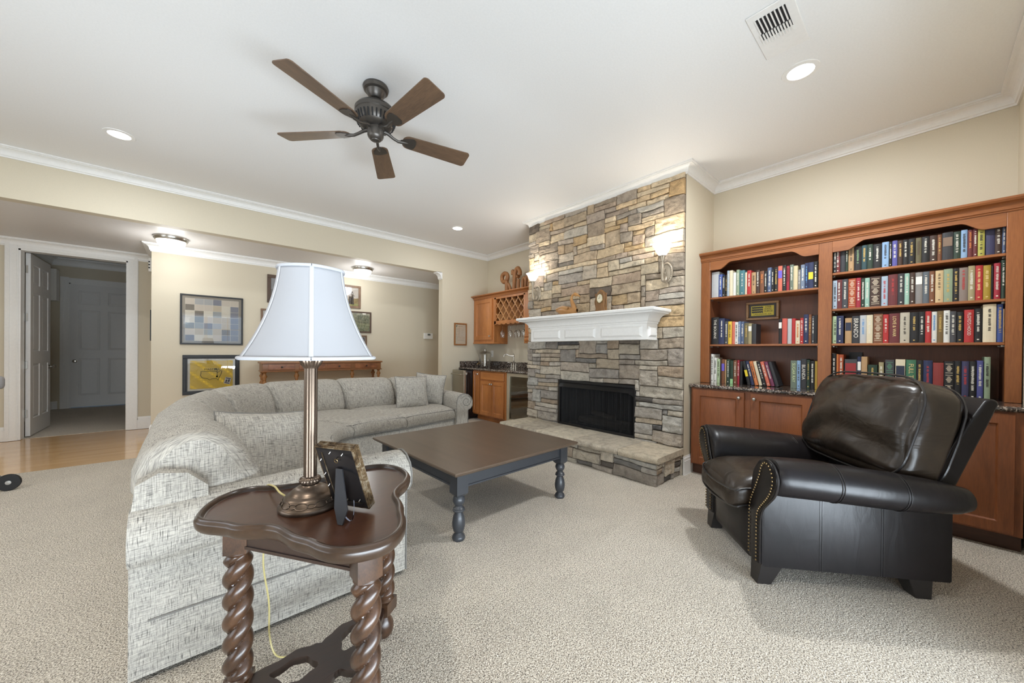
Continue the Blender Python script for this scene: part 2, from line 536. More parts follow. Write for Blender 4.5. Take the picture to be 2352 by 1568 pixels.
        if bevel:
            b = o.modifiers.new('bevel', 'BEVEL'); b.width = bevel; b.segments = bseg; b.limit_method = 'ANGLE'; b.angle_limit = math.radians(40)
            b.harden_normals = False
            me.polygons.foreach_set('use_smooth', [True] * len(me.polygons))
            try: me.set_sharp_from_angle(angle=math.radians(50))
            except Exception: pass
        if sub:
            m_ = o.modifiers.new('subsurf', 'SUBSURF'); m_.levels = sub; m_.render_levels = sub
        if kind: o['kind'] = kind
        return o
def struct(mb, name, mat, **kw):
    return mb.build(name, mat, kind='structure', **kw)

def rbox(hx, hy, hz, r, n=8, bulge=(0, 0, 0), pw=2.0):
    """rounded, optionally puffed box centred on the origin; returns verts, faces, uvs"""
    vs = []; fs = []; uv = []
    idx = {}
    H = (hx, hy, hz)
    def pt(p):
        # p in [-1,1]^3 on the cube surface
        q = [p[i] * H[i] for i in range(3)]
        c = [max(-H[i] + r, min(H[i] - r, q[i])) for i in range(3)]
        d = Vector([q[i] - c[i] for i in range(3)])
        if d.length > 1e-9:
            d = d.normalized() * r
        out = [c[i] + d[i] for i in range(3)]
        for i in range(3):
            if bulge[i]:
                o = [j for j in range(3) if j != i]
                w = (1 - abs(p[o[0]]) ** pw) * (1 - abs(p[o[1]]) ** pw)
                out[i] += p[i] * bulge[i] * w
        return out
    for ax in range(3):
        for sg in (-1, 1):
            o = [j for j in range(3) if j != ax]
            base = len(vs)
            for i in range(n + 1):
                for j in range(n + 1):
                    # denser near edges
                    a = math.sin((-1 + 2 * i / n) * PI / 2) * 0.6 + (-1 + 2 * i / n) * 0.4
                    b = math.sin((-1 + 2 * j / n) * PI / 2) * 0.6 + (-1 + 2 * j / n) * 0.4
                    p = [0, 0, 0]; p[ax] = sg; p[o[0]] = a; p[o[1]] = b
                    P_ = pt(p); vs.append(P_)
                    if ax == 0: uv.append((P_[1], P_[2]))
                    elif ax == 1: uv.append((P_[0], P_[2]))
                    else: uv.append((P_[0], P_[1]))
            for i in range(n):
                for j in range(n):
                    a = base + i * (n + 1) + j
                    fs.append((a, a + 1, a + n + 2, a + n + 1))
    return vs, fs, uv
def add_rbox(mb, center, half, r, n=8, bulge=(0, 0, 0), fn=None, mi=0, pw=2.0, mat4=None, uvs=(0, 0)):
    vs, fs, uv = rbox(half[0], half[1], half[2], r, n, bulge, pw)
    out = []
    for p in vs:
        q = Vector(p)
        if mat4 is not None: q = mat4 @ q
        q = q + Vector(center)
        if fn: q = Vector(fn(q))
        out.append(q)
    uv = [(u + uvs[0], v + uvs[1]) for u, v in uv]
    mb.add(out, fs, mi, uv)
    return mb

def text_mesh(body, size, extrude=0.0005, align='CENTER', shear=0, xs=1.0):
    cu = bpy.data.curves.new('txt', 'FONT')
    cu.body = body; cu.size = size; cu.extrude = extrude; cu.align_x = align; cu.align_y = 'CENTER'; cu.shear = shear
    cu.resolution_u = 3
    o = bpy.data.objects.new('txt', cu); COL.objects.link(o)
    dg = bpy.context.evaluated_depsgraph_get(); dg.update()
    me = bpy.data.meshes.new_from_object(o.evaluated_get(dg))
    vs = [(v.co.x * xs, v.co.y, v.co.z) for v in me.vertices]; fs = [tuple(p.vertices) for p in me.polygons]
    bpy.data.objects.remove(o); bpy.data.curves.remove(cu); bpy.data.meshes.remove(me)
    return vs, fs
def add_text(mb, body, size, fn, extrude=0.0005, mi=0, xs=1.0, align='CENTER'):
    vs, fs = text_mesh(body, size, extrude, align, 0, xs)
    mb.add([fn(*v) for v in vs], fs, mi)
def copy_tree(o, parent=None):
    c = o.copy(); COL.objects.link(c)
    if parent is not None: c.parent = parent
    for ch in list(o.children): copy_tree(ch, c)
    return c
def crom(pts, n):
    """Catmull-Rom through 2D/3D points, n samples per span"""
    out = []
    P = [Vector(p) for p in pts]
    for i in range(len(P) - 1):
        p0 = P[max(i - 1, 0)]; p1 = P[i]; p2 = P[i + 1]; p3 = P[min(i + 2, len(P) - 1)]
        for k in range(n):
            t = k / n
            out.append(0.5 * ((2 * p1) + (p2 - p0) * t + (2 * p0 - 5 * p1 + 4 * p2 - p3) * t * t + (3 * p1 - p0 - 3 * p2 + p3) * t ** 3))
    out.append(P[-1])
    return out
# ------------------------------------------------------------------ room shell
CZ = 3.02; HZ = 2.56; XR = 4.29; YF = -0.42; YB = 5.60; XL = -3.2; YP = 6.72; YD = 7.62; BY0, BY1 = 1.54, 3.70
T = 0.14
struct(MB().box(XL - T, YF - T, -0.1, XR + T, 5.62, 0.0).box(XL - T, 7.70, -0.1, XR + T, 11.2, 0.0), 'floor', M['carpet'])
struct(MB().box(XL - T, 5.62, -0.1, XR + T, 7.70, -0.004), 'floor', M['hardwood'])
struct(MB().box(XL - T, YF - T, CZ, XR + T, YB + T, CZ + 0.1), 'ceiling', M['ceiling'])
struct(MB().box(XL - T, YB + 0.12, HZ, XR + T, YD + 0.14, HZ + 0.1), 'ceiling', M['hall_ceiling'])
struct(MB().box(-2.15, 7.76, 2.90, 0.1, 11.1, 3.0), 'ceiling', M['ceiling'])
# bulkhead with pier: the wide opening to the hall
w = MB()
w.box(XL, YB, HZ, 3.29, YB + 0.12, CZ + 0.05)
w.box(3.29, YB, 0, XR + T, YB + 0.12, CZ + 0.05)
struct(w, 'wall_back', M['wall'])
# right wall, with the chimney breast
w = MB()
w.box(XR, YF - T, 0, XR + T, YB + 0.12, CZ + 0.05)
w.box(3.60, BY0, 0, XR, BY0 + 0.10, CZ + 0.05)
w.box(3.60, BY1 - 0.10, 0, XR, BY1, CZ + 0.05)
w.box(3.60, BY0 + 0.10, 1.0, 3.70, BY1 - 0.10, CZ + 0.05)
struct(w, 'wall_right', M['wall'])
# left wall with an unseen window opening, added for light
w = MB()
wy0, wy1, wz0, wz1 = 1.0, 4.2, 0.75, 2.25
w.box(XL - T, YF - T, 0, XL, wy0, CZ + 0.05); w.box(XL - T, wy1, 0, XL, YD + T, CZ + 0.05)
w.box(XL - T, wy0, 0, XL, wy1, wz0); w.box(XL - T, wy0, wz1, XL, wy1, CZ + 0.05)
struct(w, 'wall_left', M['wall'])
# front wall with the glazed doors to the garden
fx0, fx1, fz1 = -1.70, 2.30, 2.20
w = MB()
w.box(XL - T, YF - T, 0, fx0, YF, CZ + 0.05); w.box(fx1, YF - T, 0, XR + T, YF, CZ + 0.05)
w.box(fx0, YF - T, fz1, fx1, YF, CZ + 0.05)
struct(w, 'wall_front', M['wall'])
# hall walls
struct(MB().box(-0.405, YP, 0, XR + T, YD + 0.14, HZ + 0.05), 'wall_hall', M['wall'])
w = MB()
w.box(XL, YD, 0, -1.66, YD + 0.14, 2.95); w.box(-0.70, YD, 0, -0.405, YD + 0.14, 2.95); w.box(-1.66, YD, 2.44, -0.70, YD + 0.14, 2.95)
struct(w, 'wall_door_side', M['wall'])
struct(MB().box(XR, YB + 0.12, 0, XR + T, YP, HZ), 'wall_hall_end', M['wall'])
# dark little room beyond the open door
w = MB()
w.box(-2.15, YD + 0.14, 0, -2.02, 11.0, 2.95); w.box(0.02, YD + 0.14, 0, 0.12, 11.0, 2.95)
w.box(-2.15, 11.0, 0, -1.80, 11.1, 2.95); w.box(-0.88, 11.0, 0, 0.12, 11.1, 2.95); w.box(-1.80, 11.0, 2.44, -0.88, 11.1, 2.95)
struct(w, 'wall_back_room', M['wall'])

# glazed doors and the added left window
def window(name, axis, c, a0, a1, z0, z1, nv, nh, fr=0.07):
    """axis X: runs along x at y=c; axis Y: runs along y at x=c"""
    def B(mb, u0, u1, za, zb, t0, t1):
        if axis == 'X': mb.box(u0, c + t0, za, u1, c + t1, zb)
        else: mb.box(c + t0, u0, za, c + t1, u1, zb)
    f = MB()
    n = nv
    B(f, a0, a1, z1 - fr, z1, -0.05, 0.05); B(f, a0, a1, z0, z0 + fr, -0.05, 0.05)
    for k in range(n + 1):
        u = a0 + (a1 - a0) * k / n
        B(f, max(a0, u - fr / 2), min(a1, u + fr / 2), z0 + fr, z1 - fr, -0.05, 0.05)
    for k in range(n):
        ua = a0 + (a1 - a0) * k / n; ub = a0 + (a1 - a0) * (k + 1) / n
        um = (ua + ub) / 2
        B(f, um - 0.012, um + 0.012, z0 + fr, z1 - fr, -0.015, 0.015)
        for j in range(1, nh):
            zz = z0 + (z1 - z0) * j / nh
            B(f, ua + fr / 2, ub - fr / 2, zz - 0.012, zz + 0.012, -0.015, 0.015)
    o = struct(f, name, M['trim'])
    p = MB(); B(p, a0 + fr / 2, a1 - fr / 2, z0 + fr / 2, z1 - fr / 2, -0.003, 0.003)
    p.build('pane', M['glass'], parent=o)
    return o
window('window_1', 'X', YF - 0.07, fx0, fx1, 0.0, fz1, 4, 5)
window('window_left_added', 'Y', XL - 0.07, wy0, wy1, wz0, wz1, 3, 4)  # out of view, put in to admit light from the left

# crown mouldings
def crown_prof(z, d=0.092, p=0.085):
    pts = [(0.0, z - d), (0.010, z - d), (0.012, z - d + 0.012), (0.020, z - d + 0.016), (0.022, z - d + 0.024)]
    for k in range(7):
        a = k / 6 * PI / 2
        pts.append((0.022 + (p - 0.034) * (1 - math.cos(a)), z - d + 0.024 + (d - 0.046) * math.sin(a)))
    pts += [(p - 0.012, z - 0.016), (p, z - 0.014), (p, z), (0.0, z)]
    return pts
c = MB().sweep(crown_prof(CZ), [(XL, YF), (XR, YF), (XR, BY0), (3.60, BY0), (3.60, BY1), (XR, BY1), (XR, YB), (XL, YB)], closed=True)
struct(c, 'trim_1', M['trim'])
c = MB().sweep(crown_prof(HZ, 0.10, 0.085), [(3.95, YP), (-0.405, YP), (-0.405, YD), (XL, YD)], side=1)
struct(c, 'trim_2', M['trim'])
c = MB().sweep(crown_prof(HZ + 0.005, 0.12, 0.11), [(3.29, YB + 0.12), (3.29, YB - 0.0)], side=-1)
# short moulding stub on the pier end, mitred to the corner
struct(c, 'trim_3', M['trim'])
c = MB().sweep(crown_prof(2.90, 0.14, 0.10), [(0.02, 11.0), (-2.02, 11.0), (-2.02, YD + 0.14)], side=1)
struct(c, 'trim_4', M['trim'])
# baseboards
def base_prof(h=0.18, t=0.016):
    return [(0, 0), (t + 0.002, 0), (t, 0.004), (t, h - 0.045), (t - 0.004, h - 0.040), (t - 0.004, h - 0.02), (t - 0.010, h - 0.008), (t - 0.010, h), (0, h)]
struct(MB().sweep(base_prof(), [(3.585, BY0), (3.78, BY0)], side=-1), 'baseboard_right', M['trim'])
struct(MB().sweep(base_prof(), [(XR, YF), (XR, YF + 0.001)], side=1), 'baseboard_front', M['trim']) if False else None
struct(MB().sweep(base_prof(), [(3.95, YP), (-0.405, YP), (-0.405, YD), (-0.62, YD)], side=1), 'baseboard_back', M['trim'])
struct(MB().sweep(base_prof(), [(-1.75, YD), (XL, YD), (XL, YF)], side=1), 'baseboard_left', M['trim'])
struct(MB().sweep(base_prof(), [(XR, 5.0), (XR, YB), (3.29, YB), (3.29, YB + 0.12)], side=1), 'baseboard_hall', M['trim'])
struct(MB().sweep(base_prof(0.15), [(-1.94, 11.0), (-2.02, 11.0), (-2.02, YD + 0.14)], side=1), 'baseboard_back_room', M['trim'])

# door casings
def casing(xa, xb, y, h, w=0.10, depth=0.14, head=True):
    mb = MB()
    def strip(x0, x1, z0, z1, vert=True, flip=False):
        # moulded casing: three stepped layers
        lay = [(0, 1, 0.012), (0.10, 0.9, 0.018), (0.62, 0.95, 0.026)]
        for a, b, t in lay:
            if vert:
                L = x1 - x0
                if flip: aa, bb = 1 - b, 1 - a
                else: aa, bb = a, b
                mb.box(x0 + L * aa, y - t, z0, x0 + L * bb, y, z1)
            else:
                L = z1 - z0
                mb.box(x0, y - t, z0 + L * a, x1, y, z0 + L * b)
    strip(xa - w, xa, 0, h + w, True, True); strip(xb, xb + w, 0, h + w, True, False)
    if head: strip(xa, xb, h, h + w * 0.9, False)
    # jambs
    mb.box(xa, y - 0.002, 0, xa + 0.018, y + depth, h); mb.box(xb - 0.018, y - 0.002, 0, xb, y + depth, h)
    mb.box(xa, y - 0.002, h - 0.018, xb, y + depth, h)
    return mb
struct(casing(-1.66, -0.70, YD, 2.44, 0.105), 'trim_5', M['trim'])
struct(casing(-1.80, -0.88, 11.0, 2.44, 0.11, 0.05), 'trim_6', M['trim'])

SIX_COLS = lambda w: [(0.115 * w / 0.9, w * 0.5 - 0.055), (w * 0.5 + 0.055, w - 0.115 * w / 0.9)]
SIX_ROWS = [(0.22, 0.95), (1.12, 1.90), (2.02, 2.28)]
# open leaf, swung about 90 degrees into the back room
dl = struct(MB().panel(lambda x, z, d: (-1.602 + d, 7.80 + x, 0.012 + z), 0.90, 2.41, 0.02, SIX_COLS(0.90), SIX_ROWS, backed=False)
            .panel(lambda x, z, d: (-1.642 - d, 7.80 + x, 0.012 + z), 0.90, 2.41, 0.02, SIX_COLS(0.90), SIX_ROWS, backed=False), 'door_1', M['door'])
for z in (0.31, 0.95, 1.58, 2.21):
    hb = MB().box(-1.668, 7.787, z - 0.05, -1.622, 7.799, z + 0.05)
    hb.lathe([(0.008, -0.055), (0.008, 0.055)], cx=-1.660, cy=7.782, cz=z, seg=10)
    hb.build('hinge', M['nickel'], parent=dl)
k = MB()
k.lathe([(0.030, 0), (0.030, 0.006), (0.011, 0.012), (0.011, 0.035), (0.026, 0.042), (0.030, 0.055), (0.022, 0.068), (0.0, 0.072)], cx=-1.602, cy=8.62, cz=0.90, seg=18, axis='X')
k.build('door_handle', M['nickel'], parent=dl, smooth=True)
# far closed door
d2 = struct(MB().panel(lambda x, z, d: (-1.79 + x, 10.99 - d, 0.02 + z), 0.90, 2.405, 0.035, SIX_COLS(0.90), SIX_ROWS), 'door_2', M['door'])
k = MB()
k.lathe([(0.032, 0), (0.032, -0.006), (0.011, -0.012), (0.011, -0.035), (0.027, -0.042), (0.031, -0.055), (0.022, -0.068), (0.0, -0.072)], cx=-1.72, cy=10.99, cz=0.92, seg=18, axis='Y')
k.build('door_handle', M['nickel'], parent=d2, smooth=True)
b = MB().box(-2.02, 10.35, 2.03, -1.84, 10.55, 2.60).build('wall_box', M['white_plastic'], bevel=0.004)
props(b, 'tall white box on the wall in the dark room behind the open door', 'box')
b = MB().box(-0.405, 6.90, 2.22, -0.445, 7.06, 2.40)
wb = b.build('door_chime', M['white_plastic'], bevel=0.004)
props(wb, 'small white wall box under the crown beside the door wall corner', 'box')
s_ = MB()
for z in (2.27, 2.31, 2.35): s_.box(-0.4455, 6.895, z - 0.008, -0.43, 6.9, z + 0.008)
s_.build('slot', M['slot'], parent=wb)
pf = MB().box(-0.405, 6.96, 1.29, -0.432, 7.36, 1.71).build('picture_frame', M['black'], bevel=0.004)
props(pf, 'dark framed picture seen edge-on on the wall end, facing the open door', 'picture')

# recessed downlights
def downlight(x, y, label, p=36):
    t = thing('recessed_light', (x, y, CZ), label, 'ceiling light', group='recessed ceiling lights')
    t_ = MB().lathe([(0.070, -0.001), (0.072, -0.006), (0.098, -0.004), (0.100, 0.0)], seg=40)
    t_.build('trim_ring', M['trim'], parent=t, local=True, smooth=True)
    g = MB().lathe([(0.0, -0.003), (0.071, -0.0025)], seg=40)
    g.build('lens', M['glow'], parent=t, local=True)
    disk_light('recessed_lamp', (x, y, CZ - 0.02), 0.14, p, (0.92, 0.965, 1.0))
downlight(-0.477, 4.59, 'round recessed ceiling light at the left, above the hall opening', 15)
downlight(2.968, 4.624, 'small round recessed ceiling light in front of the bar corner', 10)
downlight(2.95, 0.545, 'round recessed ceiling light next to the air vent')
# two unseen ceiling lamps without cans: one implied by the grid, one off it
disk_light('recessed_lamp', (-0.477, 0.545, CZ - 0.02), 0.14, 21, (1.0, 0.96, 0.90))
disk_light('recessed_lamp', (-2.3, 2.6, CZ - 0.02), 0.14, 21, (1.0, 0.96, 0.90))

# ceiling air register
t = thing('ceiling_vent', (2.47, 0.56, CZ), 'white square ceiling air register with dark louvres', 'vent')
mb = MB().box(-0.205, -0.105, -0.008, 0.205, 0.105, 0.0)
mb.build('plate', M['trim'], parent=t, local=True, bevel=0.004)
mb = MB().box(-0.16, -0.065, -0.0086, 0.02, 0.075, -0.0078)
s1 = mb.build('back_opening', M['slot'], parent=t, local=True)
for i in range(8):
    y = -0.058 + i * 0.018
    MB().box(-0.165, y, -0.014, -0.045, y + 0.006, -0.008).build('louvre', M['trim'], parent=t, local=True)
for i in range(11):
    y = -0.062 + i * 0.0135
    MB().box(-0.035, y, -0.014, 0.055, y + 0.0075, -0.008).build('louvre', M['trim'], parent=t, local=True)

# hall flush lights
def flush(x, y, label):
    t = thing('flush_ceiling_light', (x, y, HZ), label, 'ceiling light', group='hall bowl lights')
    MB().lathe([(0.0, 0), (0.165, 0.0), (0.165, -0.02), (0.150, -0.045), (0.142, -0.045), (0.142, -0.02), (0.0, -0.02)], seg=40).build('rim', M['nickel'], parent=t, local=True, smooth=True)
    MB().lathe([(0.138, -0.035), (0.132, -0.075), (0.105, -0.115), (0.06, -0.140), (0.0, -0.148)], seg=40).build('glass_bowl', M['glow_warm'], parent=t, local=True, smooth=True)
    MB().lathe([(0.012, -0.146), (0.016, -0.155), (0.006, -0.165), (0.009, -0.172), (0.0, -0.18)], seg=14).build('finial', M['nickel'], parent=t, local=True, smooth=True)
    point_light('flush_lamp', (x, y, HZ - 0.24), 0.12, 8, (0.95, 0.98, 1.0))
flush(-0.20, 6.20, 'round glass bowl light at the left end of the hall ceiling')
flush(2.14, 6.23, 'round glass bowl light on the hall ceiling above the console')
# ------------------------------------------------------------------ ceiling fan
def make_fan():
    t = thing('ceiling_fan', (0.953, 2.54, CZ), 'five-blade bronze ceiling fan with walnut blades', 'ceiling fan')
    MB().lathe([(0.0, 0.0), (0.082, 0.0), (0.086, -0.012), (0.080, -0.030), (0.074, -0.034), (0.066, -0.038), (0.056, -0.060), (0.040, -0.082), (0.034, -0.086), (0.0, -0.086)], seg=40).build('canopy', M['bronze'], parent=t, local=True, smooth=True)
    MB().lathe([(0.0, -0.08), (0.024, -0.08), (0.024, -0.10), (0.015, -0.105), (0.015, -0.14), (0.0, -0.14)], seg=20).build('downrod', M['bronze'], parent=t, local=True, smooth=True)
    m = MB().lathe([(0.0, -0.128), (0.055, -0.128), (0.095, -0.137), (0.122, -0.152), (0.134, -0.170), (0.137, -0.172), (0.137, -0.196), (0.133, -0.200), (0.131, -0.225), (0.118, -0.262), (0.098, -0.282), (0.070, -0.290), (0.0, -0.290)], seg=56)
    mo = m.build('motor_housing', M['bronze'], parent=t, local=True, smooth=True)
    v = MB()
    for k in range(30):
        a = 2 * PI * k / 30; c_, s_ = math.cos(a), math.sin(a)
        p0 = Vector((0.1305 * c_, 0.1305 * s_, -0.222)); p1 = Vector((0.1135 * c_, 0.1135 * s_, -0.268))
        o = Vector((c_, s_, -0.25)).normalized() * 0.002
        v.tube([p0 + o, (p0 + p1) / 2 + o * 2, p1 + o], 0.0055, 6)
    v.build('vent_slot', M['slot'], parent=mo, local=True)
    MB().lathe([(0.0, -0.285), (0.060, -0.285), (0.062, -0.296), (0.054, -0.302), (0.054, -0.340), (0.050, -0.352), (0.036, -0.368), (0.030, -0.370), (0.028, -0.374), (0.012, -0.380), (0.0, -0.381)], seg=40).build('switch_housing', M['bronze'], parent=t, local=True, smooth=True)
    tilt = math.radians(-12)
    for k in range(5):
        ang = math.radians(61.6 + 72 * k)
        R_ = Matrix.Rotation(ang, 4, 'Z')
        # blade outline in its own frame: x outward
        x0, x1, w0, w1 = 0.185, 0.685, 0.060, 0.076
        out = []
        def arc(cx, cy, r, a0, a1, n=6):
            return [(cx + r * math.cos(math.radians(a0 + (a1 - a0) * i / n)), cy + r * math.sin(math.radians(a0 + (a1 - a0) * i / n))) for i in range(n + 1)]
        out += arc(x1 - 0.025, -w1 + 0.025, 0.025, -90, 0) + arc(x1 - 0.025, w1 - 0.025, 0.025, 0, 90)
        out += arc(x0 + 0.050, w0 - 0.050, 0.050, 90, 180) + arc(x0 + 0.050, -w0 + 0.050, 0.050, 180, 270)
        b = MB(); n = len(out)
        Tm = R_ @ Matrix.Translation((0, 0, -0.318)) @ Matrix.Rotation(tilt, 4, 'X')
        b.add([Tm @ Vector((p[0], p[1], 0.003)) for p in out] + [Tm @ Vector((p[0], p[1], -0.003)) for p in out],
              [tuple(range(n)), tuple(range(2 * n - 1, n - 1, -1))] + [(i, i + n, (i + 1) % n + n, (i + 1) % n) for i in range(n)])
        # a blade mesh with its own frame so that the grain follows it
        bo = b.build('blade', M['walnut'], parent=t, local=True)
        bo.matrix_local = R_
        me = bo.data
        inv = R_.inverted()
        for vv in me.vertices: vv.co = inv @ vv.co
        WM[bo.name] = wm(t) @ R_
        # blade iron
        ir = MB()
        fan = [(0.170, 0.010), (0.195, 0.026), (0.225, 0.044), (0.258, 0.050), (0.274, 0.036), (0.280, 0.0), (0.274, -0.036), (0.258, -0.050), (0.225, -0.044), (0.195, -0.026), (0.170, -0.010)]
        nn = len(fan)
        Ti = Matrix.Translation((0, 0, -0.318)) @ Matrix.Rotation(tilt, 4, 'X')
        ir.add([Ti @ Vector((p[0], p[1], -0.004)) for p in fan] + [Ti @ Vector((p[0], p[1], -0.009)) for p in fan],
               [tuple(range(nn)), tuple(range(2 * nn - 1, nn - 1, -1))] + [(i, i + nn, (i + 1) % nn + nn, (i + 1) % nn) for i in range(nn)])
        ir.tube([(0.050, 0, -0.293), (0.085, 0, -0.300), (0.12, 0.004, -0.318), (0.155, 0.004, -0.330), (0.19, 0.002, -0.327), (0.225, 0, -0.324)], 0.010, 8, radii=[0.014, 0.012, 0.010, 0.010, 0.012, 0.006])
        io = ir.build('blade_iron', M['bronze'], parent=bo, local=True, smooth=True)
make_fan()

# ------------------------------------------------------------------ fireplace
FX = 3.565
fp = thing('fireplace', (3.58, 2.62, 0), 'ledge-stone fireplace with raised hearth and black firebox', 'fireplace')
PAL_SCONCE_LIT = [((204, 182, 150), 5), ((188, 169, 144), 5), ((212, 195, 168), 5), ((180, 167, 152), 4), ((164, 151, 135), 3), ((198, 170, 130), 3), ((190, 180, 165), 4), ((112, 104, 96), 0.6), ((146, 134, 120), 1.5), ((186, 168, 150), 3)]  # upper stones; the sconces' warm light is painted into these tones
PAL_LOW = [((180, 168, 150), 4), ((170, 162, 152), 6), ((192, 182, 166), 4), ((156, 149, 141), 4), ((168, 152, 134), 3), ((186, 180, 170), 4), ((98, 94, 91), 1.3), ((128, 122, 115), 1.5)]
def pick(pal):
    t_ = sum(w_ for _, w_ in pal); r_ = rnd.random() * t_
    for c_, w_ in pal:
        r_ -= w_
        if r_ <= 0: break
    j_ = rnd.uniform(-12, 10); k_ = rnd.uniform(-4, 4)
    c_ = [min(255, max(0, c_[0] + j_ + k_)), min(255, max(0, c_[1] + j_)), min(255, max(0, c_[2] + j_ - k_))]
    return srgb(*c_)
def stones(mb, P, U0, U1, V0, V1, holes=(), cell=0.056, pal=PAL_SCONCE_LIT, pal2=None, vsplit=None, depth=0.018, cu=0.05, wmin=3, wmax=9, warp=0.010):
    nu = int(round((U1 - U0) / cu)); nv = int(round((V1 - V0) / cell))
    cu = (U1 - U0) / nu; cv = (V1 - V0) / nv
    occ = [[False] * nv for _ in range(nu)]
    def inhole(i, j):
        u = U0 + (i + 0.5) * cu; v = V0 + (j + 0.5) * cv
        return any(a < u < b and c < v < d for a, b, c, d in holes)
    for i in range(nu):
        for j in range(nv):
            if inhole(i, j): occ[i][j] = True
    rects = []
    for j in range(nv):
        for i in range(nu):
            if occ[i][j]: continue
            w_ = rnd.randint(wmin, wmax)
            h_ = rnd.choices([1, 2, 3], [5, 5, 0.9])[0]
            if w_ > 6: h_ = min(h_, 2)
            ww = 0
            while ww < w_ and i + ww < nu and not occ[i + ww][j]: ww += 1
            if i + ww < nu and i + ww + 1 >= nu: ww = min(ww + 1, nu - i) if not occ[min(nu - 1, i + ww)][j] else ww
            hh = 1
            while hh < h_ and j + hh < nv and all(not occ[i + a][j + hh] for a in range(ww)): hh += 1
            for a in range(ww):
                for b in range(hh): occ[i + a][j + b] = True
            rects.append((i, j, ww, hh))
    g = 0.004
    for (i, j, ww, hh) in rects:
        u0, u1 = U0 + i * cu, U0 + (i + ww) * cu; v0, v1 = V0 + j * cv, V0 + (j + hh) * cv
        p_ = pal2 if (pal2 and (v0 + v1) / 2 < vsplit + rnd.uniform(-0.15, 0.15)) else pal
        colr = pick(p_)
        na = max(4, int((u1 - u0) / 0.0115)); nb = max(4, int((v1 - v0) / 0.0095))
        off = rnd.uniform(-0.6, 0.6) * depth; tu = rnd.uniform(-0.03, 0.03); tv = rnd.uniform(-0.10, 0.08)
        sd = Vector((rnd.uniform(0, 90), rnd.uniform(0, 90), 0))
        rows = []
        for b in range(-1, nb + 2):
            row = []
            for a in range(-1, na + 2):
                aa = min(max(a, 0), na); bb = min(max(b, 0), nb)
                u = u0 + g + (u1 - u0 - 2 * g) * aa / na; v = v0 + g + (v1 - v0 - 2 * g) * bb / nb
                # wandering joints
                wu = noise.noise(Vector((u * 5, v * 5, 3.1))) * warp * 0.8; wv = noise.noise(Vector((u * 4.2, v * 6, 9.7))) * warp * 1.5
                if u <= U0 + g * 1.5 or u >= U1 - g * 1.5: wu = 0
                if a != aa or b != bb:
                    d_ = -0.03
                else:
                    eu = min(u - u0, u1 - u) / 0.012; ev = min(v - v0, v1 - v) / 0.010
                    e_ = min(1, max(0, eu)) * min(1, max(0, ev))
                    d_ = off + tu * (u - (u0 + u1) / 2) + tv * (v - (v0 + v1) / 2) - 0.008 * (1 - e_) ** 1.5
                    d_ += noise.noise(Vector((u * 9, v * 22, 0)) + sd) * 0.010 + noise.noise(Vector((u * 26, v * 60, 5)) + sd) * 0.0065 + abs(noise.noise(Vector((u * 6, v * 40, 8)) + sd)) * 0.008
                row.append(P(u + wu, v + wv, d_))
            rows.append(row)
        k0 = len(mb.v)
        mb.grid(rows)
        for q in range(k0, len(mb.v)): mb.col[q] = colr
    return mb
FB = (2.035, 3.135, 0.20, 0.835)
mb = MB()
mb.box(3.594, BY0 + 0.004, 0, 3.60, FB[0], 2.95); mb.box(3.594, FB[1], 0, 3.60, BY1 - 0.004, 2.95); mb.box(3.594, FB[0], FB[3], 3.60, FB[1], 2.95)
mb.build('backing', M['mortar'], parent=fp)
mb = MB()
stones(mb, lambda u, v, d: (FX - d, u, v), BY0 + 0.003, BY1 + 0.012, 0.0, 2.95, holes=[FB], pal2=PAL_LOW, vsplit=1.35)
sf = mb.build('stone_facing', M['stone'], parent=fp, smooth=True, angle=60)
# hearth: stone-faced base and flagstone slab
HX, HT = 3.085, 0.262
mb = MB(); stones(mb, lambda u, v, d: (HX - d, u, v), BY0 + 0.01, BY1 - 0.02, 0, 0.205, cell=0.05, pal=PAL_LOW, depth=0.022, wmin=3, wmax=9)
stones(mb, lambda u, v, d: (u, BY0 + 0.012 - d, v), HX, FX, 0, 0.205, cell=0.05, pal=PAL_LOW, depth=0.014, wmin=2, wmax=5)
mb.build('hearth_base', M['stone'], parent=fp, smooth=True, angle=60)
MB().box(HX + 0.02, BY0 + 0.03, 0, FX + 0.01, BY1 - 0.03, 0.205).build('hearth_core', M['mortar'], parent=fp)
def slab(y0, y1, col_):
    mb = MB(); rows = []
    ny = max(3, int((y1 - y0) / 0.03)); ring = []
    x0, x1 = HX - 0.025, FX + 0.02
    nx = 16
    def h(x, y): return noise.noise(Vector((x * 5, y * 5, 2))) * 0.003 + noise.noise(Vector((x * 25, y * 25, 7))) * 0.0012
    prof = [(-0.0, 0.206), (-0.008, 0.215), (-0.012, 0.232), (-0.010, 0.247), (-0.003, 0.258)]
    for j in range(ny + 1):
        y = y0 + 0.002 + (y1 - y0 - 0.004) * j / ny
        e = noise.noise(Vector((y * 9, 4.4, 1))) * 0.012 + noise.noise(Vector((y * 40, 1.4, 1))) * 0.005
        row = []
        for (o, z) in prof:
            row.append((x0 + o + e + noise.noise(Vector((y * 30, z * 60, 3))) * 0.005, y, z))
        for i in range(nx + 1):
            x = x0 + e + (x1 - x0 - e) * i / nx
            row.append((x, y, HT + h(x, y)))
        rows.append(row)
    # end faces drop
    first = [(p[0], y0 + 0.002, 0.206) for p in rows[0]]; last = [(p[0], y1 - 0.002, 0.206) for p in rows[-1]]
    k0 = len(mb.v)
    mb.grid([first] + rows + [last])
    for q in range(len(mb.v)): mb.col[q] = col_
    return mb
ys = [BY0 - 0.012, 1.93, 2.46, 3.02, 3.42, BY1 - 0.01]
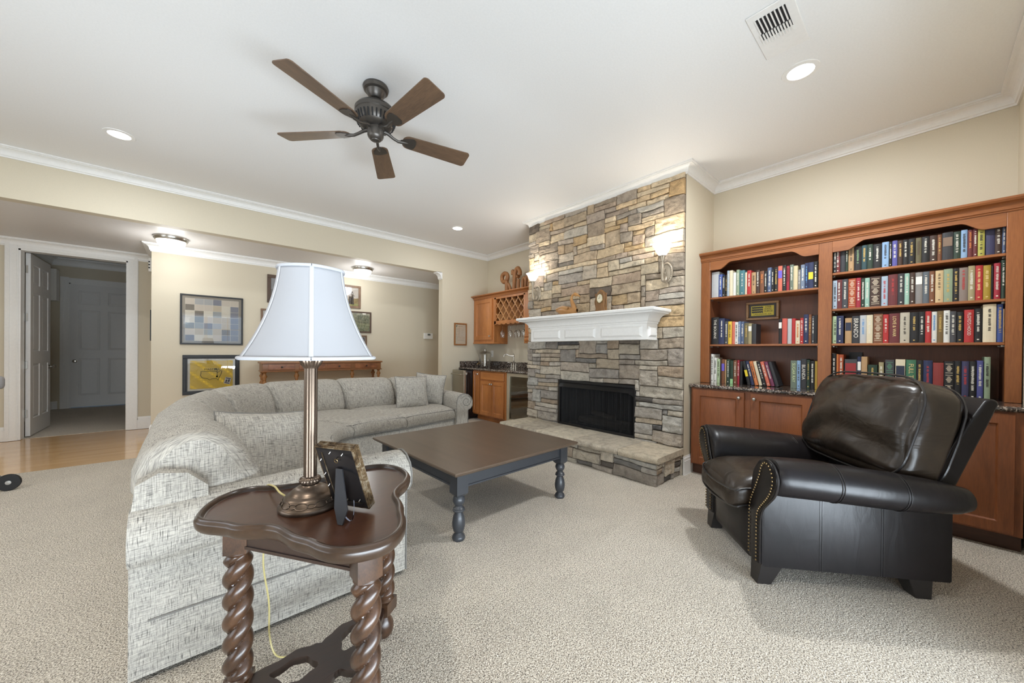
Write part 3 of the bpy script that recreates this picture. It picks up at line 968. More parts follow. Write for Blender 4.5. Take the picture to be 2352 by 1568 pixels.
for i in range(5):
    slab(ys[i], ys[i + 1], srgb(*[(196, 184, 164), (188, 178, 162), (200, 190, 172), (178, 168, 152), (194, 184, 164)][i])).build('hearth_slab', M['stone'], parent=fp, smooth=True, angle=50)
# firebox
mb = MB()
y0, y1, z0, z1 = FB[0], FB[1], 0.262, FB[3]
mb.box(3.60, y0 - 0.02, z0 - 0.02, 4.05, y0 + 0.02, z1 + 0.02); mb.box(3.60, y1 - 0.02, z0 - 0.02, 4.05, y1 + 0.02, z1 + 0.02)
mb.box(4.02, y0, z0, 4.05, y1, z1); mb.box(3.56, y0, z0 - 0.05, 4.05, y1, z0 - 0.001); mb.box(3.60, y0, z1, 4.05, y1, z1 + 0.03)
mb.build('firebox', plain('firebrick_soot', srgb(34, 32, 31), 0.9, bscale=30, bstr=0.4), parent=fp)
mb = MB()
fx = 3.572
mb.box(fx, y0 + 0.004, z0, fx + 0.02, y0 + 0.03, z1 - 0.004); mb.box(fx, y1 - 0.03, z0, fx + 0.02, y1 - 0.004, z1 - 0.004)
mb.box(fx, y0 + 0.03, z0, fx + 0.02, y1 - 0.03, z0 + 0.028); mb.box(fx, y0 + 0.03, z1 - 0.035, fx + 0.02, y1 - 0.03, z1 - 0.004)
mb.build('screen_frame', M['black'], parent=fp, bevel=0.002)
# hood: folded black canopy
MB().add([(3.585, y0 + 0.02, z1 - 0.03), (3.585, y1 - 0.02, z1 - 0.03), (3.510, y1 - 0.06, z1 - 0.085), (3.510, y0 + 0.06, z1 - 0.085), (3.585, y0 + 0.02, z1 - 0.14), (3.585, y1 - 0.02, z1 - 0.075)],
         [(0, 1, 2, 3), (0, 3, 4), (1, 5, 2)]).build('smoke_hood', M['black'], parent=fp)
def mesh_screen():
    mb = MB(); rows = []
    n = 220
    for k in range(2): rows.append([(3.590 + 0.006 * math.sin(i * 1.15) + 0.003 * math.sin(i * 0.37), y0 + 0.03 + (y1 - y0 - 0.06) * i / n, (z0 + 0.02, z1 - 0.04)[k]) for i in range(n + 1)])
    mb.grid(rows)
    m, nt, b = nmat('black_mesh_curtain')
    b.inputs['Base Color'].default_value = srgb(26, 26, 27); b.inputs['Roughness'].default_value = 0.6; b.inputs['Metallic'].default_value = 0.4
    tr = nt.nodes.new('ShaderNodeBsdfTransparent'); mx = nt.nodes.new('ShaderNodeMixShader')
    mx.inputs[0].default_value = 0.72
    nt.links.new(tr.outputs[0], mx.inputs[1]); nt.links.new(b.outputs[0], mx.inputs[2]); nt.links.new(mx.outputs[0], nt.nodes['Material Output'].inputs[0])
    return mb.build('mesh_curtain', m, parent=fp, smooth=True)
mesh_screen()
lg = thing('gas_logs', (3.80, 2.6, z0), 'charred logs behind the black mesh in the firebox', 'logs')
for (a, b_, r) in (((3.74, 2.30, z0 + 0.06), (3.76, 2.92, z0 + 0.07), 0.045), ((3.86, 2.25, z0 + 0.06), (3.85, 2.98, z0 + 0.06), 0.05), ((3.76, 2.42, z0 + 0.14), (3.84, 2.78, z0 + 0.16), 0.035)):
    a = Vector(a); b_ = Vector(b_)
    pts = [a.lerp(b_, i / 8) + Vector((noise.noise(Vector((i, r * 90, 0))) * 0.01, 0, noise.noise(Vector((i, 3, r * 70))) * 0.008)) for i in range(9)]
    MB().tube(pts, r, 12).build('log', plain('charred_log', srgb(84, 74, 64), 0.9, bscale=30, bstr=0.5), parent=lg, smooth=True)
for yy in (2.33, 2.86):
    MB().box(3.70, yy - 0.012, z0, 3.93, yy + 0.012, z0 + 0.016).build('grate_bar', M['black'], parent=lg)

# mantel shelf
mt = thing('mantel_shelf', (3.46, 2.61, 1.32), 'white mantel shelf with raised panels on the stone fireplace', 'mantel')
bx, m0, m1 = 3.345, 1.80, 3.42
mp = [(0.0, 1.318), (0.0, 1.478), (0.010, 1.482), (0.010, 1.496), (0.020, 1.502)]
for k in range(8):
    a = k / 7 * PI / 2
    mp.append((0.022 + 0.088 * (1 - math.cos(a)), 1.503 + 0.070 * math.sin(a)))
mp += [(0.118, 1.576), (0.118, 1.584), (0.132, 1.588), (0.140, 1.594), (0.142, 1.604), (0.142, 1.615), (0.136, 1.622)]
path = [(3.56, m1), (bx, m1), (bx, m0), (3.56, m0)]
mb = MB().sweep([p for p in mp if True], path, side=-1, capends=False)
mb.add([(bx - 0.136, m0 - 0.136, 1.622), (3.56, m0 - 0.136, 1.622), (3.56, m1 + 0.136, 1.622), (bx - 0.136, m1 + 0.136, 1.622)], [(0, 1, 2, 3)])
mb.add([(bx, m0, 1.318), (3.56, m0, 1.318), (3.56, m1, 1.318), (bx, m1, 1.318)], [(0, 3, 2, 1)])
mb.build('shelf_body', M['trim'], parent=mt, smooth=True, angle=30)
for (a, b_) in ((1.845, 2.335), (2.405, 2.845), (2.915, 3.375)):
    p = MB()
    c4 = [(a, 1.345), (b_, 1.345), (b_, 1.455), (a, 1.455)]
    i4 = [(a + 0.028, 1.373), (b_ - 0.028, 1.373), (b_ - 0.028, 1.427), (a + 0.028, 1.427)]
    # recessed bevel frame standing proud of the face
    o4 = [(a - 0.0, 1.345), (b_ + 0.0, 1.345), (b_ + 0.0, 1.455), (a - 0.0, 1.455)]
    vs = [(bx, y, z) for y, z in o4] + [(bx - 0.016, y + (0.004 if y < 2 else 0), z) for y, z in [(a + 0.022, 1.365), (b_ - 0.022, 1.365), (b_ - 0.022, 1.437), (a + 0.022, 1.437)]]
    fs = [(q, (q + 1) % 4, (q + 1) % 4 + 4, q + 4) for q in range(4)] + [(4, 5, 6, 7)]
    p.add(vs, fs).build('raised_panel', M['trim'], parent=mt)
vs = [(x, m0, z) for x, z in ((3.375, 1.345), (3.53, 1.345), (3.53, 1.455), (3.375, 1.455))] + [(x, m0 - 0.016, z) for x, z in ((3.397, 1.365), (3.508, 1.365), (3.508, 1.437), (3.397, 1.437))]
MB().add(vs, [(q, (q + 1) % 4, (q + 1) % 4 + 4, q + 4) for q in range(4)] + [(4, 5, 6, 7)]).build('raised_panel', M['trim'], parent=mt)

# sconces
def sconce(y, label):
    t = thing('wall_sconce', (3.545, y, 1.90), label, 'wall lamp', group='stone wall sconces')
    xw = 3.548
    # oval backplate with beaded rim
    mb = MB(); rows = []
    for (r_, dx) in ((1.0, 0.0), (1.0, 0.010), (0.93, 0.018), (0.80, 0.020), (0.74, 0.014), (0.60, 0.018), (0.0, 0.026)):
        rows.append([(xw - dx, y + 0.062 * r_ * math.cos(2 * PI * k / 36), 1.985 + 0.105 * r_ * math.sin(2 * PI * k / 36)) for k in range(36)])
    mb.grid(rows, closeu=True); bp = mb.build('backplate', M['sconce'], parent=t, smooth=True, angle=50)
    bd = MB()
    for k in range(26):
        a = 2 * PI * k / 26
        bd.add(*[(lambda v_: ([(xw - 0.018 + p[0], y + 0.053 * math.cos(a) + p[1], 1.985 + 0.091 * math.sin(a) + p[2]) for p in v_[0]], v_[1]))(rbox(0.007, 0.006, 0.006, 0.006, 2)[:2])][0])
    bd.build('beading', M['sconce'], parent=bp)
    arm = [(xw - 0.015, y, 1.94), (xw - 0.035, y, 1.905), (xw - 0.065, y, 1.893), (xw - 0.092, y, 1.905), (xw - 0.10, y, 1.94), (xw - 0.10, y, 2.0), (xw - 0.10, y, 2.06), (xw - 0.10, y, 2.09)]
    MB().tube(crom(arm, 4), 0.014, 14, radii=[0.014 + 0.003 * math.sin(i * 0.7) for i in range(29)]).build('arm', M['sconce'], parent=t, smooth=True)
    sc = MB(); pts = []
    for k in range(24):
        a = k / 23 * 4.2 * PI / 2; r_ = 0.030 * (1 - k / 30)
        pts.append((xw - 0.048 + r_ * math.cos(a), y, 1.985 + r_ * math.sin(a) * 1.4))
    sc.tube(pts, 0.006, 8).build('scroll', M['sconce'], parent=t, smooth=True)
    MB().lathe([(0.0, 2.085), (0.018, 2.085), (0.020, 2.10), (0.026, 2.125), (0.034, 2.136), (0.0, 2.136)], cx=xw - 0.10, cy=y, seg=24, mod=lambda r_, z, a: r_ * (1 + 0.06 * math.cos(12 * a)) if r_ > 0.01 else r_).build('cup', M['sconce'], parent=t, smooth=True)
    MB().lathe([(0.020, 2.135), (0.040, 2.150), (0.060, 2.180), (0.072, 2.212), (0.084, 2.232), (0.092, 2.238), (0.086, 2.236), (0.066, 2.206), (0.054, 2.182), (0.020, 2.150)], cx=xw - 0.10, cy=y, seg=36).build('glass_shade', M['glow_warm'], parent=t, smooth=True)
    point_light('sconce_lamp', (xw - 0.10, y, 2.26), 0.04, 6.5, (1.0, 0.92, 0.80))
sconce(1.70, 'lit metal sconce with white glass bowl on the stone, nearer the bookcase')
sconce(3.50, 'lit metal sconce with white glass bowl on the stone, beside the bar cabinet')

# wooden swan on the mantel
def swan():
    wd = wood('carved_teak', srgb(150, 104, 56), srgb(190, 142, 84), 'Y', 9, 0.45, 0.15, 3)
    t = thing('wooden_swan', (3.40, 2.83, 1.622), 'carved wooden swan with curved neck on the white mantel', 'figurine')
    y0 = 2.86; x = 3.40; z = 1.622
    mb = MB()
    # body: lofted ellipses along y (tail at +y, breast at -y)
    st = [(3.035, 0.075, 0.006, 0.008), (3.00, 0.070, 0.030, 0.022), (2.94, 0.062, 0.052, 0.050), (2.88, 0.056, 0.060, 0.055), (2.82, 0.052, 0.056, 0.051), (2.77, 0.052, 0.050, 0.050), (2.73, 0.055, 0.040, 0.045), (2.705, 0.058, 0.018, 0.02)]
    rows = []
    for (yy, zc, rx, rz) in st:
        rows.append([(x + rx * math.cos(2 * PI * k / 20), yy, z + max(0.001, zc + rz * math.sin(2 * PI * k / 20))) for k in range(20)])
    mb.grid(rows, closeu=True)
    mb.add([], [])
    mb.build('body', wd, parent=t, smooth=True, angle=180, sub=1)
    nk = [(x, 2.75, z + 0.070), (x, 2.765, z + 0.12), (x, 2.785, z + 0.165), (x, 2.795, z + 0.205), (x, 2.775, z + 0.240), (x, 2.745, z + 0.252), (x, 2.72, z + 0.240)]
    pts = crom(nk, 5)
    MB().tube(pts, 0.02, 14, radii=[0.034 - 0.020 * min(1, i / 16) + (0.006 if i > 24 else 0) for i in range(len(pts))]).build('neck', wd, parent=t, smooth=True)
    mb = MB(); add_rbox(mb, (x, 2.718, z + 0.240), (0.016, 0.026, 0.018), 0.016, 6); hd = mb.build('head', wd, parent=t, smooth=True, angle=180)
    MB().tube([(x, 2.70, z + 0.236), (x, 2.675, z + 0.222), (x, 2.658, z + 0.208)], 0.01, 8, radii=[0.011, 0.007, 0.003]).build('beak', wd, parent=t, smooth=True)
    for s_ in (-1, 1):
        mb = MB(); rows = []
        for i in range(8):
            f = i / 7; yy = 2.80 + 0.22 * f; zc = z + 0.080 + 0.030 * f - 0.02 * f * f; h_ = 0.034 * math.sin(PI * (0.15 + 0.8 * f))
            rows.append([(x + s_ * (0.050 - 0.030 * f + 0.010 * math.cos(a_)), yy, zc + h_ * math.sin(a_)) for a_ in [2 * PI * k / 12 for k in range(12)]])
        mb.grid(rows, closeu=True).build('wing', wd, parent=t, smooth=True, angle=180)
swan()
def mantel_clock():
    wd = wood('carved_clock_wood', srgb(100, 68, 38), srgb(150, 108, 62), 'Z', 9, 0.5, 0.1, 3)
    x, y, z = 3.40, 2.37, 1.622
    t = thing('mantel_clock', (x, y, z), 'small arched wooden clock with oval white face on the mantel', 'clock')
    prof = [(-0.068, 0.0), (0.068, 0.0), (0.062, 0.03), (0.056, 0.06), (0.058, 0.19), (0.040, 0.225), (0.016, 0.245), (0, 0.262), (-0.016, 0.245), (-0.040, 0.225), (-0.058, 0.19), (-0.056, 0.06), (-0.062, 0.03)]
    MB().prism([(y + a, z + b_) for a, b_ in prof], 'X', x - 0.028, x + 0.028).build('case', wd, parent=t, bevel=0.006)
    mb = MB(); rows = []
    for r_, dx in ((1.0, 0), (1.05, 0.006), (0.93, 0.010), (0.86, 0.004)):
        rows.append([(x - 0.028 - dx, y + 0.042 * r_ * math.cos(2 * PI * k / 32), z + 0.160 + 0.054 * r_ * math.sin(2 * PI * k / 32)) for k in range(32)])
    mb.grid(rows, closeu=True).build('bezel', M['brass'], parent=t, smooth=True)
    MB().add([(x - 0.031, y + 0.036 * math.cos(2 * PI * k / 32), z + 0.160 + 0.047 * math.sin(2 * PI * k / 32)) for k in range(32)], [tuple(range(32))]).build('dial', plain('clock_dial', srgb(226, 216, 190), 0.4), parent=t)
    h_ = MB(); h_.box(x - 0.034, y - 0.0012, z + 0.16, x - 0.0335, y + 0.0012, z + 0.192); h_.box(x - 0.034, y - 0.002, z + 0.160, x - 0.0335, y + 0.020, z + 0.163)
    h_.build('clock_hands', M['black'], parent=t)
    for s_ in (-1, 1):
        MB().tube(crom([(x - 0.01, y + s_ * 0.060, z + 0.06), (x - 0.014, y + s_ * 0.072, z + 0.12), (x - 0.01, y + s_ * 0.062, z + 0.18), (x - 0.008, y + s_ * 0.074, z + 0.215)], 4), 0.007, 8).build('side_scroll', wd, parent=t, smooth=True)
mantel_clock()
# every book: left edge y, thickness, height, colour, lettering colour, readable title
BOOKS = {
 'L1': [
  (1.457, 0.072, 0.261, 'light grey', '', None),
  (1.385, 0.035, 0.229, 'blue', 'w', None),
  (1.35, 0.026, 0.21, 'black', 'w', None),
  (1.322, 0.013, 0.217, 'black', 'y', None),
  (1.308, 0.02, 0.257, 'pale blue', 'w', None),
  (1.286, 0.03, 0.253, 'cream', '', None),
  (1.255, 0.026, 0.229, 'white', '', None),
  (1.227, 0.027, 0.252, 'sage green', 'w', None),
  (1.199, 0.045, 0.241, 'teal', 'w', None),
  (1.152, 0.02, 0.215, 'cream', '', None),
  (1.132, 0.034, 0.229, 'red', 'w', None),
  (1.097, 0.037, 0.205, 'tan', 'k', None),
  (1.059, 0.03, 0.22, 'dark brown', 'w', None),
  (1.027, 0.033, 0.206, 'brown', 'o', None),
  (0.993, 0.023, 0.2, 'black', 'w', None),
  (0.969, 0.031, 0.23, 'slate blue', 'w', None),
  (0.936, 0.019, 0.205, 'black', 'w', None),
  (0.916, 0.027, 0.225, 'black', 'y', None),
  (0.888, 0.033, 0.231, 'salmon', 'v', None),
  (0.854, 0.029, 0.232, 'black', 'w', None),
  (0.823, 0.02, 0.22, 'crimson', 'k', None),
  (0.801, 0.027, 0.229, 'grey green', 'w', None),
  (0.773, 0.031, 0.212, 'beige', '', None),
  (0.741, 0.017, 0.174, 'grey', 'w', None),
  (0.723, 0.029, 0.215, 'blue grey', 'w', None),
  (0.693, 0.023, 0.223, 'navy', 'b', None),
  (0.67, 0.037, 0.224, 'navy', 'Y', None),
  (0.633, 0.027, 0.225, 'black', 'w', None),
 ],
 'L2': [
  (1.45, 0.07, 0.276, 'black', 'w', 'THE BOURNE'),
  (1.379, 0.055, 0.26, 'navy', 'w', None),
  (1.322, 0.029, 0.229, 'dark grey', 'w', None),
  (1.293, 0.033, 0.226, 'yellow', 'k', None),
  (1.259, 0.026, 0.224, 'salmon', '', None),
  (1.232, 0.028, 0.217, 'white', 'k', None),
  (1.203, 0.019, 0.222, 'steel blue', 'w', None),
  (1.184, 0.029, 0.22, 'slate blue', 'w', None),
  (1.154, 0.036, 0.203, 'olive', 'y', None),
  (1.118, 0.029, 0.198, 'khaki', 'W', None),
  (1.088, 0.037, 0.191, 'charcoal', '', None),
  (0.877, 0.025, 0.226, 'black', 'W', None),
  (0.851, 0.037, 0.228, 'coral', '', None),
  (0.813, 0.031, 0.224, 'light grey', '', None),
  (0.781, 0.026, 0.224, 'red', '', None),
  (0.754, 0.032, 0.204, 'cream', 'o', None),
  (0.722, 0.023, 0.225, 'red', 'w', None),
  (0.699, 0.035, 0.254, 'navy', 'w', None),
  (0.663, 0.019, 0.251, 'brown', 'y', None),
  (0.643, 0.019, 0.24, 'dark grey', 'w', None),
  (0.623, 0.022, 0.244, 'black', '', None),
 ],
 'L3': [
  (1.464, 0.014, 0.299, 'navy', 'w', None),
  (1.449, 0.026, 0.294, 'white', 'k', None),
  (1.421, 0.027, 0.258, 'white', 'k', None),
  (1.392, 0.027, 0.245, 'pale green', 'k', None),
  (1.363, 0.012, 0.248, 'dark brown', '', None),
  (1.35, 0.029, 0.243, 'brown', 'v', None),
  (1.319, 0.013, 0.239, 'tan', '', None),
  (1.305, 0.031, 0.242, 'dark green', 'w', None),
  (1.272, 0.029, 0.232, 'forest green', 'G', None),
  (1.241, 0.031, 0.236, 'brown', 'w', None),
  (1.208, 0.02, 0.237, 'crimson', 'w', None),
  (1.187, 0.024, 0.228, 'black', '', None),
  (0.787, 0.045, 0.245, 'grey green', 'p', 'SUGAR RAY'),
  (0.741, 0.025, 0.246, 'light blue', 'k', None),
  (0.715, 0.042, 0.261, 'charcoal', 'w', 'BLANDA'),
  (0.672, 0.021, 0.254, 'dark green', 'y', None),
  (0.65, 0.031, 0.246, 'black', 'w', None),
  (0.618, 0.021, 0.243, 'gold', '', None),
 ],
 'R1': [
  (0.517, 0.023, 0.167, 'black', 'w', None),
  (0.493, 0.029, 0.168, 'dark red', 'w', None),
  (0.463, 0.032, 0.173, 'charcoal', '', None),
  (0.43, 0.014, 0.175, 'dark green', 'w', None),
  (0.415, 0.034, 0.219, 'tan', 'K', None),
  (0.379, 0.042, 0.193, 'black', 'g', None),
  (0.336, 0.031, 0.195, 'dark teal', 'y', None),
  (0.304, 0.032, 0.195, 'dark green', 'w', None),
  (0.272, 0.049, 0.187, 'black', 'w', None),
  (0.222, 0.037, 0.195, 'light blue', 'k', None),
  (0.184, 0.015, 0.184, 'black', 'w', None),
  (0.168, 0.028, 0.196, 'violet', 'w', None),
  (0.139, 0.027, 0.191, 'dark brown', 'y', None),
  (0.111, 0.026, 0.183, 'black', 'w', None),
  (0.084, 0.033, 0.186, 'black', 'y', None),
  (0.048, 0.029, 0.172, 'olive', 'K', None),
  (0.018, 0.037, 0.171, 'black', 'w', None),
  (-0.02, 0.035, 0.19, 'dark brown', 'w', None),
  (-0.056, 0.022, 0.19, 'brown', 'y', None),
  (-0.078, 0.051, 0.196, 'charcoal', 'T', None),
  (-0.129, 0.034, 0.192, 'dark green', 'w', None),
  (-0.163, 0.028, 0.195, 'light blue', 'k', None),
  (-0.192, 0.023, 0.179, 'maroon', 'o', None),
  (-0.215, 0.02, 0.173, 'maroon', 'w', None),
  (-0.235, 0.029, 0.19, 'yellow green', 'k', None),
  (-0.265, 0.041, 0.17, 'indigo', '', None),
  (-0.306, 0.028, 0.167, 'dark brown', 'w', None),
  (-0.335, 0.014, 0.156, 'slate blue', 'w', None),
 ],
 'R2': [
  (0.516, 0.027, 0.235, 'pale blue', 'k', None),
  (0.488, 0.038, 0.24, 'maroon', 'w', None),
  (0.45, 0.036, 0.239, 'dark grey', 'w', None),
  (0.413, 0.046, 0.238, 'rust', 'C', None),
  (0.366, 0.028, 0.238, 'crimson', 'w', None),
  (0.338, 0.023, 0.23, 'dark green', 'w', None),
  (0.315, 0.027, 0.23, 'mint green', 'w', None),
  (0.287, 0.062, 0.234, 'dark brown', 'C', None),
  (0.224, 0.036, 0.23, 'pale blue', 'r', None),
  (0.187, 0.051, 0.236, 'maroon', 'r', None),
  (0.136, 0.035, 0.236, 'charcoal', 'w', None),
  (0.101, 0.025, 0.233, 'mint green', 'w', None),
  (0.075, 0.027, 0.234, 'dark brown', 'w', None),
  (0.048, 0.037, 0.232, 'grey', 'W', None),
  (0.011, 0.032, 0.232, 'slate grey', 'w', None),
  (-0.021, 0.027, 0.231, 'brown', 'w', None),
  (-0.049, 0.038, 0.229, 'sand', 'K', None),
  (-0.087, 0.042, 0.234, 'sage green', 'y', None),
  (-0.13, 0.027, 0.232, 'black', 'y', None),
  (-0.157, 0.039, 0.232, 'taupe', 'r', None),
  (-0.196, 0.03, 0.238, 'khaki', 'w', None),
  (-0.226, 0.033, 0.236, 'red', 'c', None),
  (-0.26, 0.032, 0.232, 'mustard', 'c', None),
  (-0.293, 0.009, 0.224, 'black', '', None),
  (-0.303, 0.027, 0.238, 'crimson', 'w', None),
  (-0.332, 0.018, 0.255, 'dark green', 'w', None),
 ],
 'R3': [
  (0.516, 0.033, 0.226, 'pale green', 'k', None),
  (0.483, 0.045, 0.227, 'navy', 'w', None),
  (0.429, 0.041, 0.205, 'tan', 'N', None),
  (0.388, 0.047, 0.219, 'charcoal', 'w', 'BRANDO'),
  (0.341, 0.038, 0.222, 'light grey', 'b', None),
  (0.303, 0.036, 0.222, 'cream', 'w', None),
  (0.266, 0.054, 0.227, 'brown', 'C', None),
  (0.212, 0.031, 0.22, 'red', 'w', None),
  (0.18, 0.057, 0.225, 'maroon', 'c', 'LOVE & WAR'),
  (0.122, 0.05, 0.227, 'stone grey', 'k', None),
  (0.071, 0.042, 0.226, 'black', 'y', None),
  (0.028, 0.032, 0.227, 'black', 'w', None),
  (-0.004, 0.029, 0.228, 'red', 'w', None),
  (-0.034, 0.026, 0.223, 'white', 'b', None),
  (-0.06, 0.03, 0.227, 'olive brown', 'y', None),
  (-0.09, 0.029, 0.227, 'white', 'k', None),
  (-0.119, 0.028, 0.219, 'dark grey', 'w', None),
  (-0.148, 0.031, 0.213, 'black', 'y', None),
  (-0.181, 0.043, 0.224, 'red', 'w', "FLOYD'S HOOD"),
  (-0.225, 0.034, 0.23, 'black', 'w', None),
  (-0.26, 0.056, 0.254, 'cream', 'k', None),
  (-0.317, 0.026, 0.251, 'blue', 'y', None),
  (-0.343, 0.006, 0.218, 'tan', '', None),
 ],
 'R4': [
  (0.516, 0.007, 0.312, 'white', 'k', None),
  (0.507, 0.026, 0.31, 'black', 'w', None),
  (0.479, 0.013, 0.305, 'orange', '', None),
  (0.465, 0.029, 0.302, 'rust', 'w', None),
  (0.43, 0.076, 0.265, 'dark grey', 'M', None),
  (0.353, 0.022, 0.286, 'navy', 'W', None),
  (0.33, 0.035, 0.287, 'tan', '', None),
  (0.293, 0.054, 0.224, 'forest green', 'y', None),
  (0.232, 0.028, 0.245, 'khaki', 'w', None),
  (0.198, 0.05, 0.265, 'dark grey', 'E', None),
  (0.143, 0.052, 0.27, 'cream', 'N', None),
  (0.089, 0.052, 0.268, 'green', 'c', 'FULL TURN'),
  (0.037, 0.033, 0.266, 'black', 'y', None),
  (0.003, 0.045, 0.265, 'navy', 'r', None),
  (-0.043, 0.051, 0.25, 'brick red', '', None),
  (-0.095, 0.046, 0.261, 'black', 'C', None),
  (-0.142, 0.031, 0.265, 'black', 'y', None),
  (-0.174, 0.031, 0.264, 'indigo', 'r', None),
  (-0.205, 0.033, 0.265, 'black', 'w', None),
  (-0.239, 0.027, 0.27, 'purple blue', 'w', None),
  (-0.269, 0.026, 0.295, 'sage green', 'k', None),
 ],
}
# ------------------------------------------------------------------ cabinetry helpers (faces look towards -x)
def door_x(parent, name, x, yl, yr, z0, z1, mat, knob=None, ring=0.032, t=0.02, inset=0.055, flat=False):
    """yl > yr : left and right edges as seen from the room"""
    w_, h_ = yl - yr, z1 - z0
    mb = MB().panel(lambda a, b, d: (x - d, yl - a, z0 + b), w_, h_, t, [] if flat else [(inset, w_ - inset)], [] if flat else [(inset, h_ - inset)], 0.010, ring, 0.008)
    if flat:
        mb = MB().box(x, yr, z0, x + t, yl, z1)
        o = mb.build(name, mat, parent=parent, bevel=0.006, bseg=3)
    else:
        o = mb.build(name, mat, parent=parent, bevel=0.0025, weld=True)
    if knob:
        MB().lathe([(0.0, 0.0), (0.006, 0.0), (0.006, -0.012), (0.014, -0.018), (0.016, -0.024), (0.012, -0.031), (0.0, -0.033)], cx=x, cy=knob[0], cz=knob[1], seg=18, axis='X').build('knob', M['nickel'], parent=o, smooth=True)
    return o
def crown_wood(z0, z1, p):
    h = z1 - z0; pts = [(0, z0), (0.006, z0), (0.008, z0 + 0.10 * h), (0.014, z0 + 0.16 * h)]
    for k in range(6):
        a = k / 5 * PI / 2
        pts.append((0.014 + (p - 0.022) * (1 - math.cos(a)), z0 + 0.2 * h + 0.5 * h * math.sin(a)))
    return pts + [(p - 0.004, z0 + 0.78 * h), (p, z0 + 0.84 * h), (p, z1), (0, z1)]

# ------------------------------------------------------------------ bar corner
FXB = 3.70
def counter(name, x0, y0, x1, y1, z1, label, cat, backsplash=None):
    # bullnosed slab
    t = 0.034; r = t / 2; prof = [(0, z1)]
    mb = MB(); rows = []
    for (o, z) in [(0.02, z1)] + [(r - r * math.sin(a), z1 - r + r * math.cos(a)) for a in [PI * k / 8 for k in range(9)]] + [(0.02, z1 - t)]:
        rows.append([(x0 + o, y0, z), (x0 + o, y1, z)])
    mb.grid(rows)
    mb.box(x0 + 0.02, y0, z1 - t, x1, y1, z1)
    tp = thing(name, ((x0 + x1) / 2, (y0 + y1) / 2, z1 - t), label, cat)
    mb.build('slab', M['granite'], parent=tp, smooth=True, angle=60)
    return tp
ct = counter('bar_counter', 3.642, BY1 + 0.002, XR - 0.002, YB - 0.002, 0.892, 'brown granite bar countertop with low backsplash in the corner', 'countertop')
MB().box(3.66, YB - 0.024, 0.892, XR - 0.002, YB - 0.002, 1.0).box(XR - 0.024, BY1 + 0.002, 0.892, XR - 0.002, YB - 0.024, 1.0).build('backsplash', M['granite'], parent=ct, bevel=0.003)
bc = thing('bar_base_cabinet', (3.95, 4.77, 0), 'cherry bar base cabinet with a drawer and three doors below the granite counter', 'cabinet')
mb = MB(); mb.box(FXB + 0.002, 4.325, 0.10, XR - 0.03, 5.218, 0.856); mb.box(3.80, 4.325, 0, XR - 0.03, 5.218, 0.10)
mb.build('body', M['cherry_lite'], parent=bc)
door_x(bc, 'door', FXB - 0.018, 5.208, 5.018, 0.125, 0.835, M['cherry_lite'], knob=(5.046, 0.795), inset=0.045, ring=0.022)
door_x(bc, 'drawer', FXB - 0.018, 4.988, 4.376, 0.712, 0.838, M['cherry_lite_h'], flat=True)
door_x(bc, 'door', FXB - 0.018, 4.998, 4.688, 0.12, 0.685, M['cherry_lite'], knob=(4.706, 0.645))
door_x(bc, 'door', FXB - 0.018, 4.678, 4.372, 0.12, 0.685, M['cherry_lite'], knob=(4.660, 0.645))
# wine cooler
wc = thing('wine_cooler', (3.95, 4.02, 0), 'wine cooler with brushed steel door frame and smoked glass beside the hearth', 'fridge')
cy0, cy1 = 3.72, 4.318
mb = MB(); mb.box(3.74, cy0, 0.02, 4.24, cy0 + 0.015, 0.85); mb.box(3.74, cy1 - 0.015, 0.02, 4.24, cy1, 0.85); mb.box(4.22, cy0, 0.02, 4.24, cy1, 0.85); mb.box(3.74, cy0, 0.02, 4.24, cy1, 0.05); mb.box(3.74, cy0, 0.83, 4.24, cy1, 0.85)
mb.build('body', plain('cooler_liner', srgb(110, 106, 98), 0.5), parent=wc)
mb = MB(); mb.box(3.70, cy1 - 0.062, 0.10, 3.735, cy1, 0.85); mb.box(3.70, cy0, 0.10, 3.735, cy0 + 0.06, 0.85); mb.box(3.70, cy0 + 0.06, 0.80, 3.735, cy1 - 0.062, 0.85); mb.box(3.70, cy0 + 0.06, 0.10, 3.735, cy1 - 0.062, 0.14)
d_ = mb.build('door', plain('beige_steel', srgb(196, 186, 164), 0.35, 0.5), parent=wc, bevel=0.002)
MB().box(3.715, cy0 + 0.06, 0.14, 3.722, cy1 - 0.062, 0.80).build('glass', M['smoked_glass'], parent=d_)
MB().box(3.75, cy0, 0.0, 4.2, cy1, 0.02).build('foot', M['black'], parent=wc)
for z in (0.325, 0.475, 0.637):
    s_ = MB().box(3.752, cy0 + 0.03, z, 3.765, cy1 - 0.03, z + 0.012); s_.box(3.76, cy0 + 0.03, z, 4.2, cy1 - 0.03, z + 0.003)
    s_.build('shelf', M['nickel'], parent=wc)
for k, (yy, z) in enumerate([(4.12, 0.375), (3.95, 0.375), (4.12, 0.535), (3.95, 0.535)]):
    o = MB().lathe([(0.0, 0.0), (0.035, 0.004), (0.038, 0.02), (0.038, 0.19), (0.030, 0.225), (0.015, 0.25), (0.014, 0.32), (0.0, 0.322)], cx=3.78, cy=yy, cz=z, seg=18, axis='X').build('wine_bottle', M['blackgloss'], smooth=True)
    props(o, 'dark wine bottle lying on the %s shelf of the wine cooler, %s one' % ('lower' if z < 0.5 else 'middle', 'left' if yy > 4 else 'right'), 'bottle', 'bottles in the wine cooler')
MB().box(3.76, cy0 + 0.04, 0.06, 4.15, cy1 - 0.04, 0.20).build('crate', plain('cooler_crate', srgb(120, 104, 74), 0.6), parent=wc)
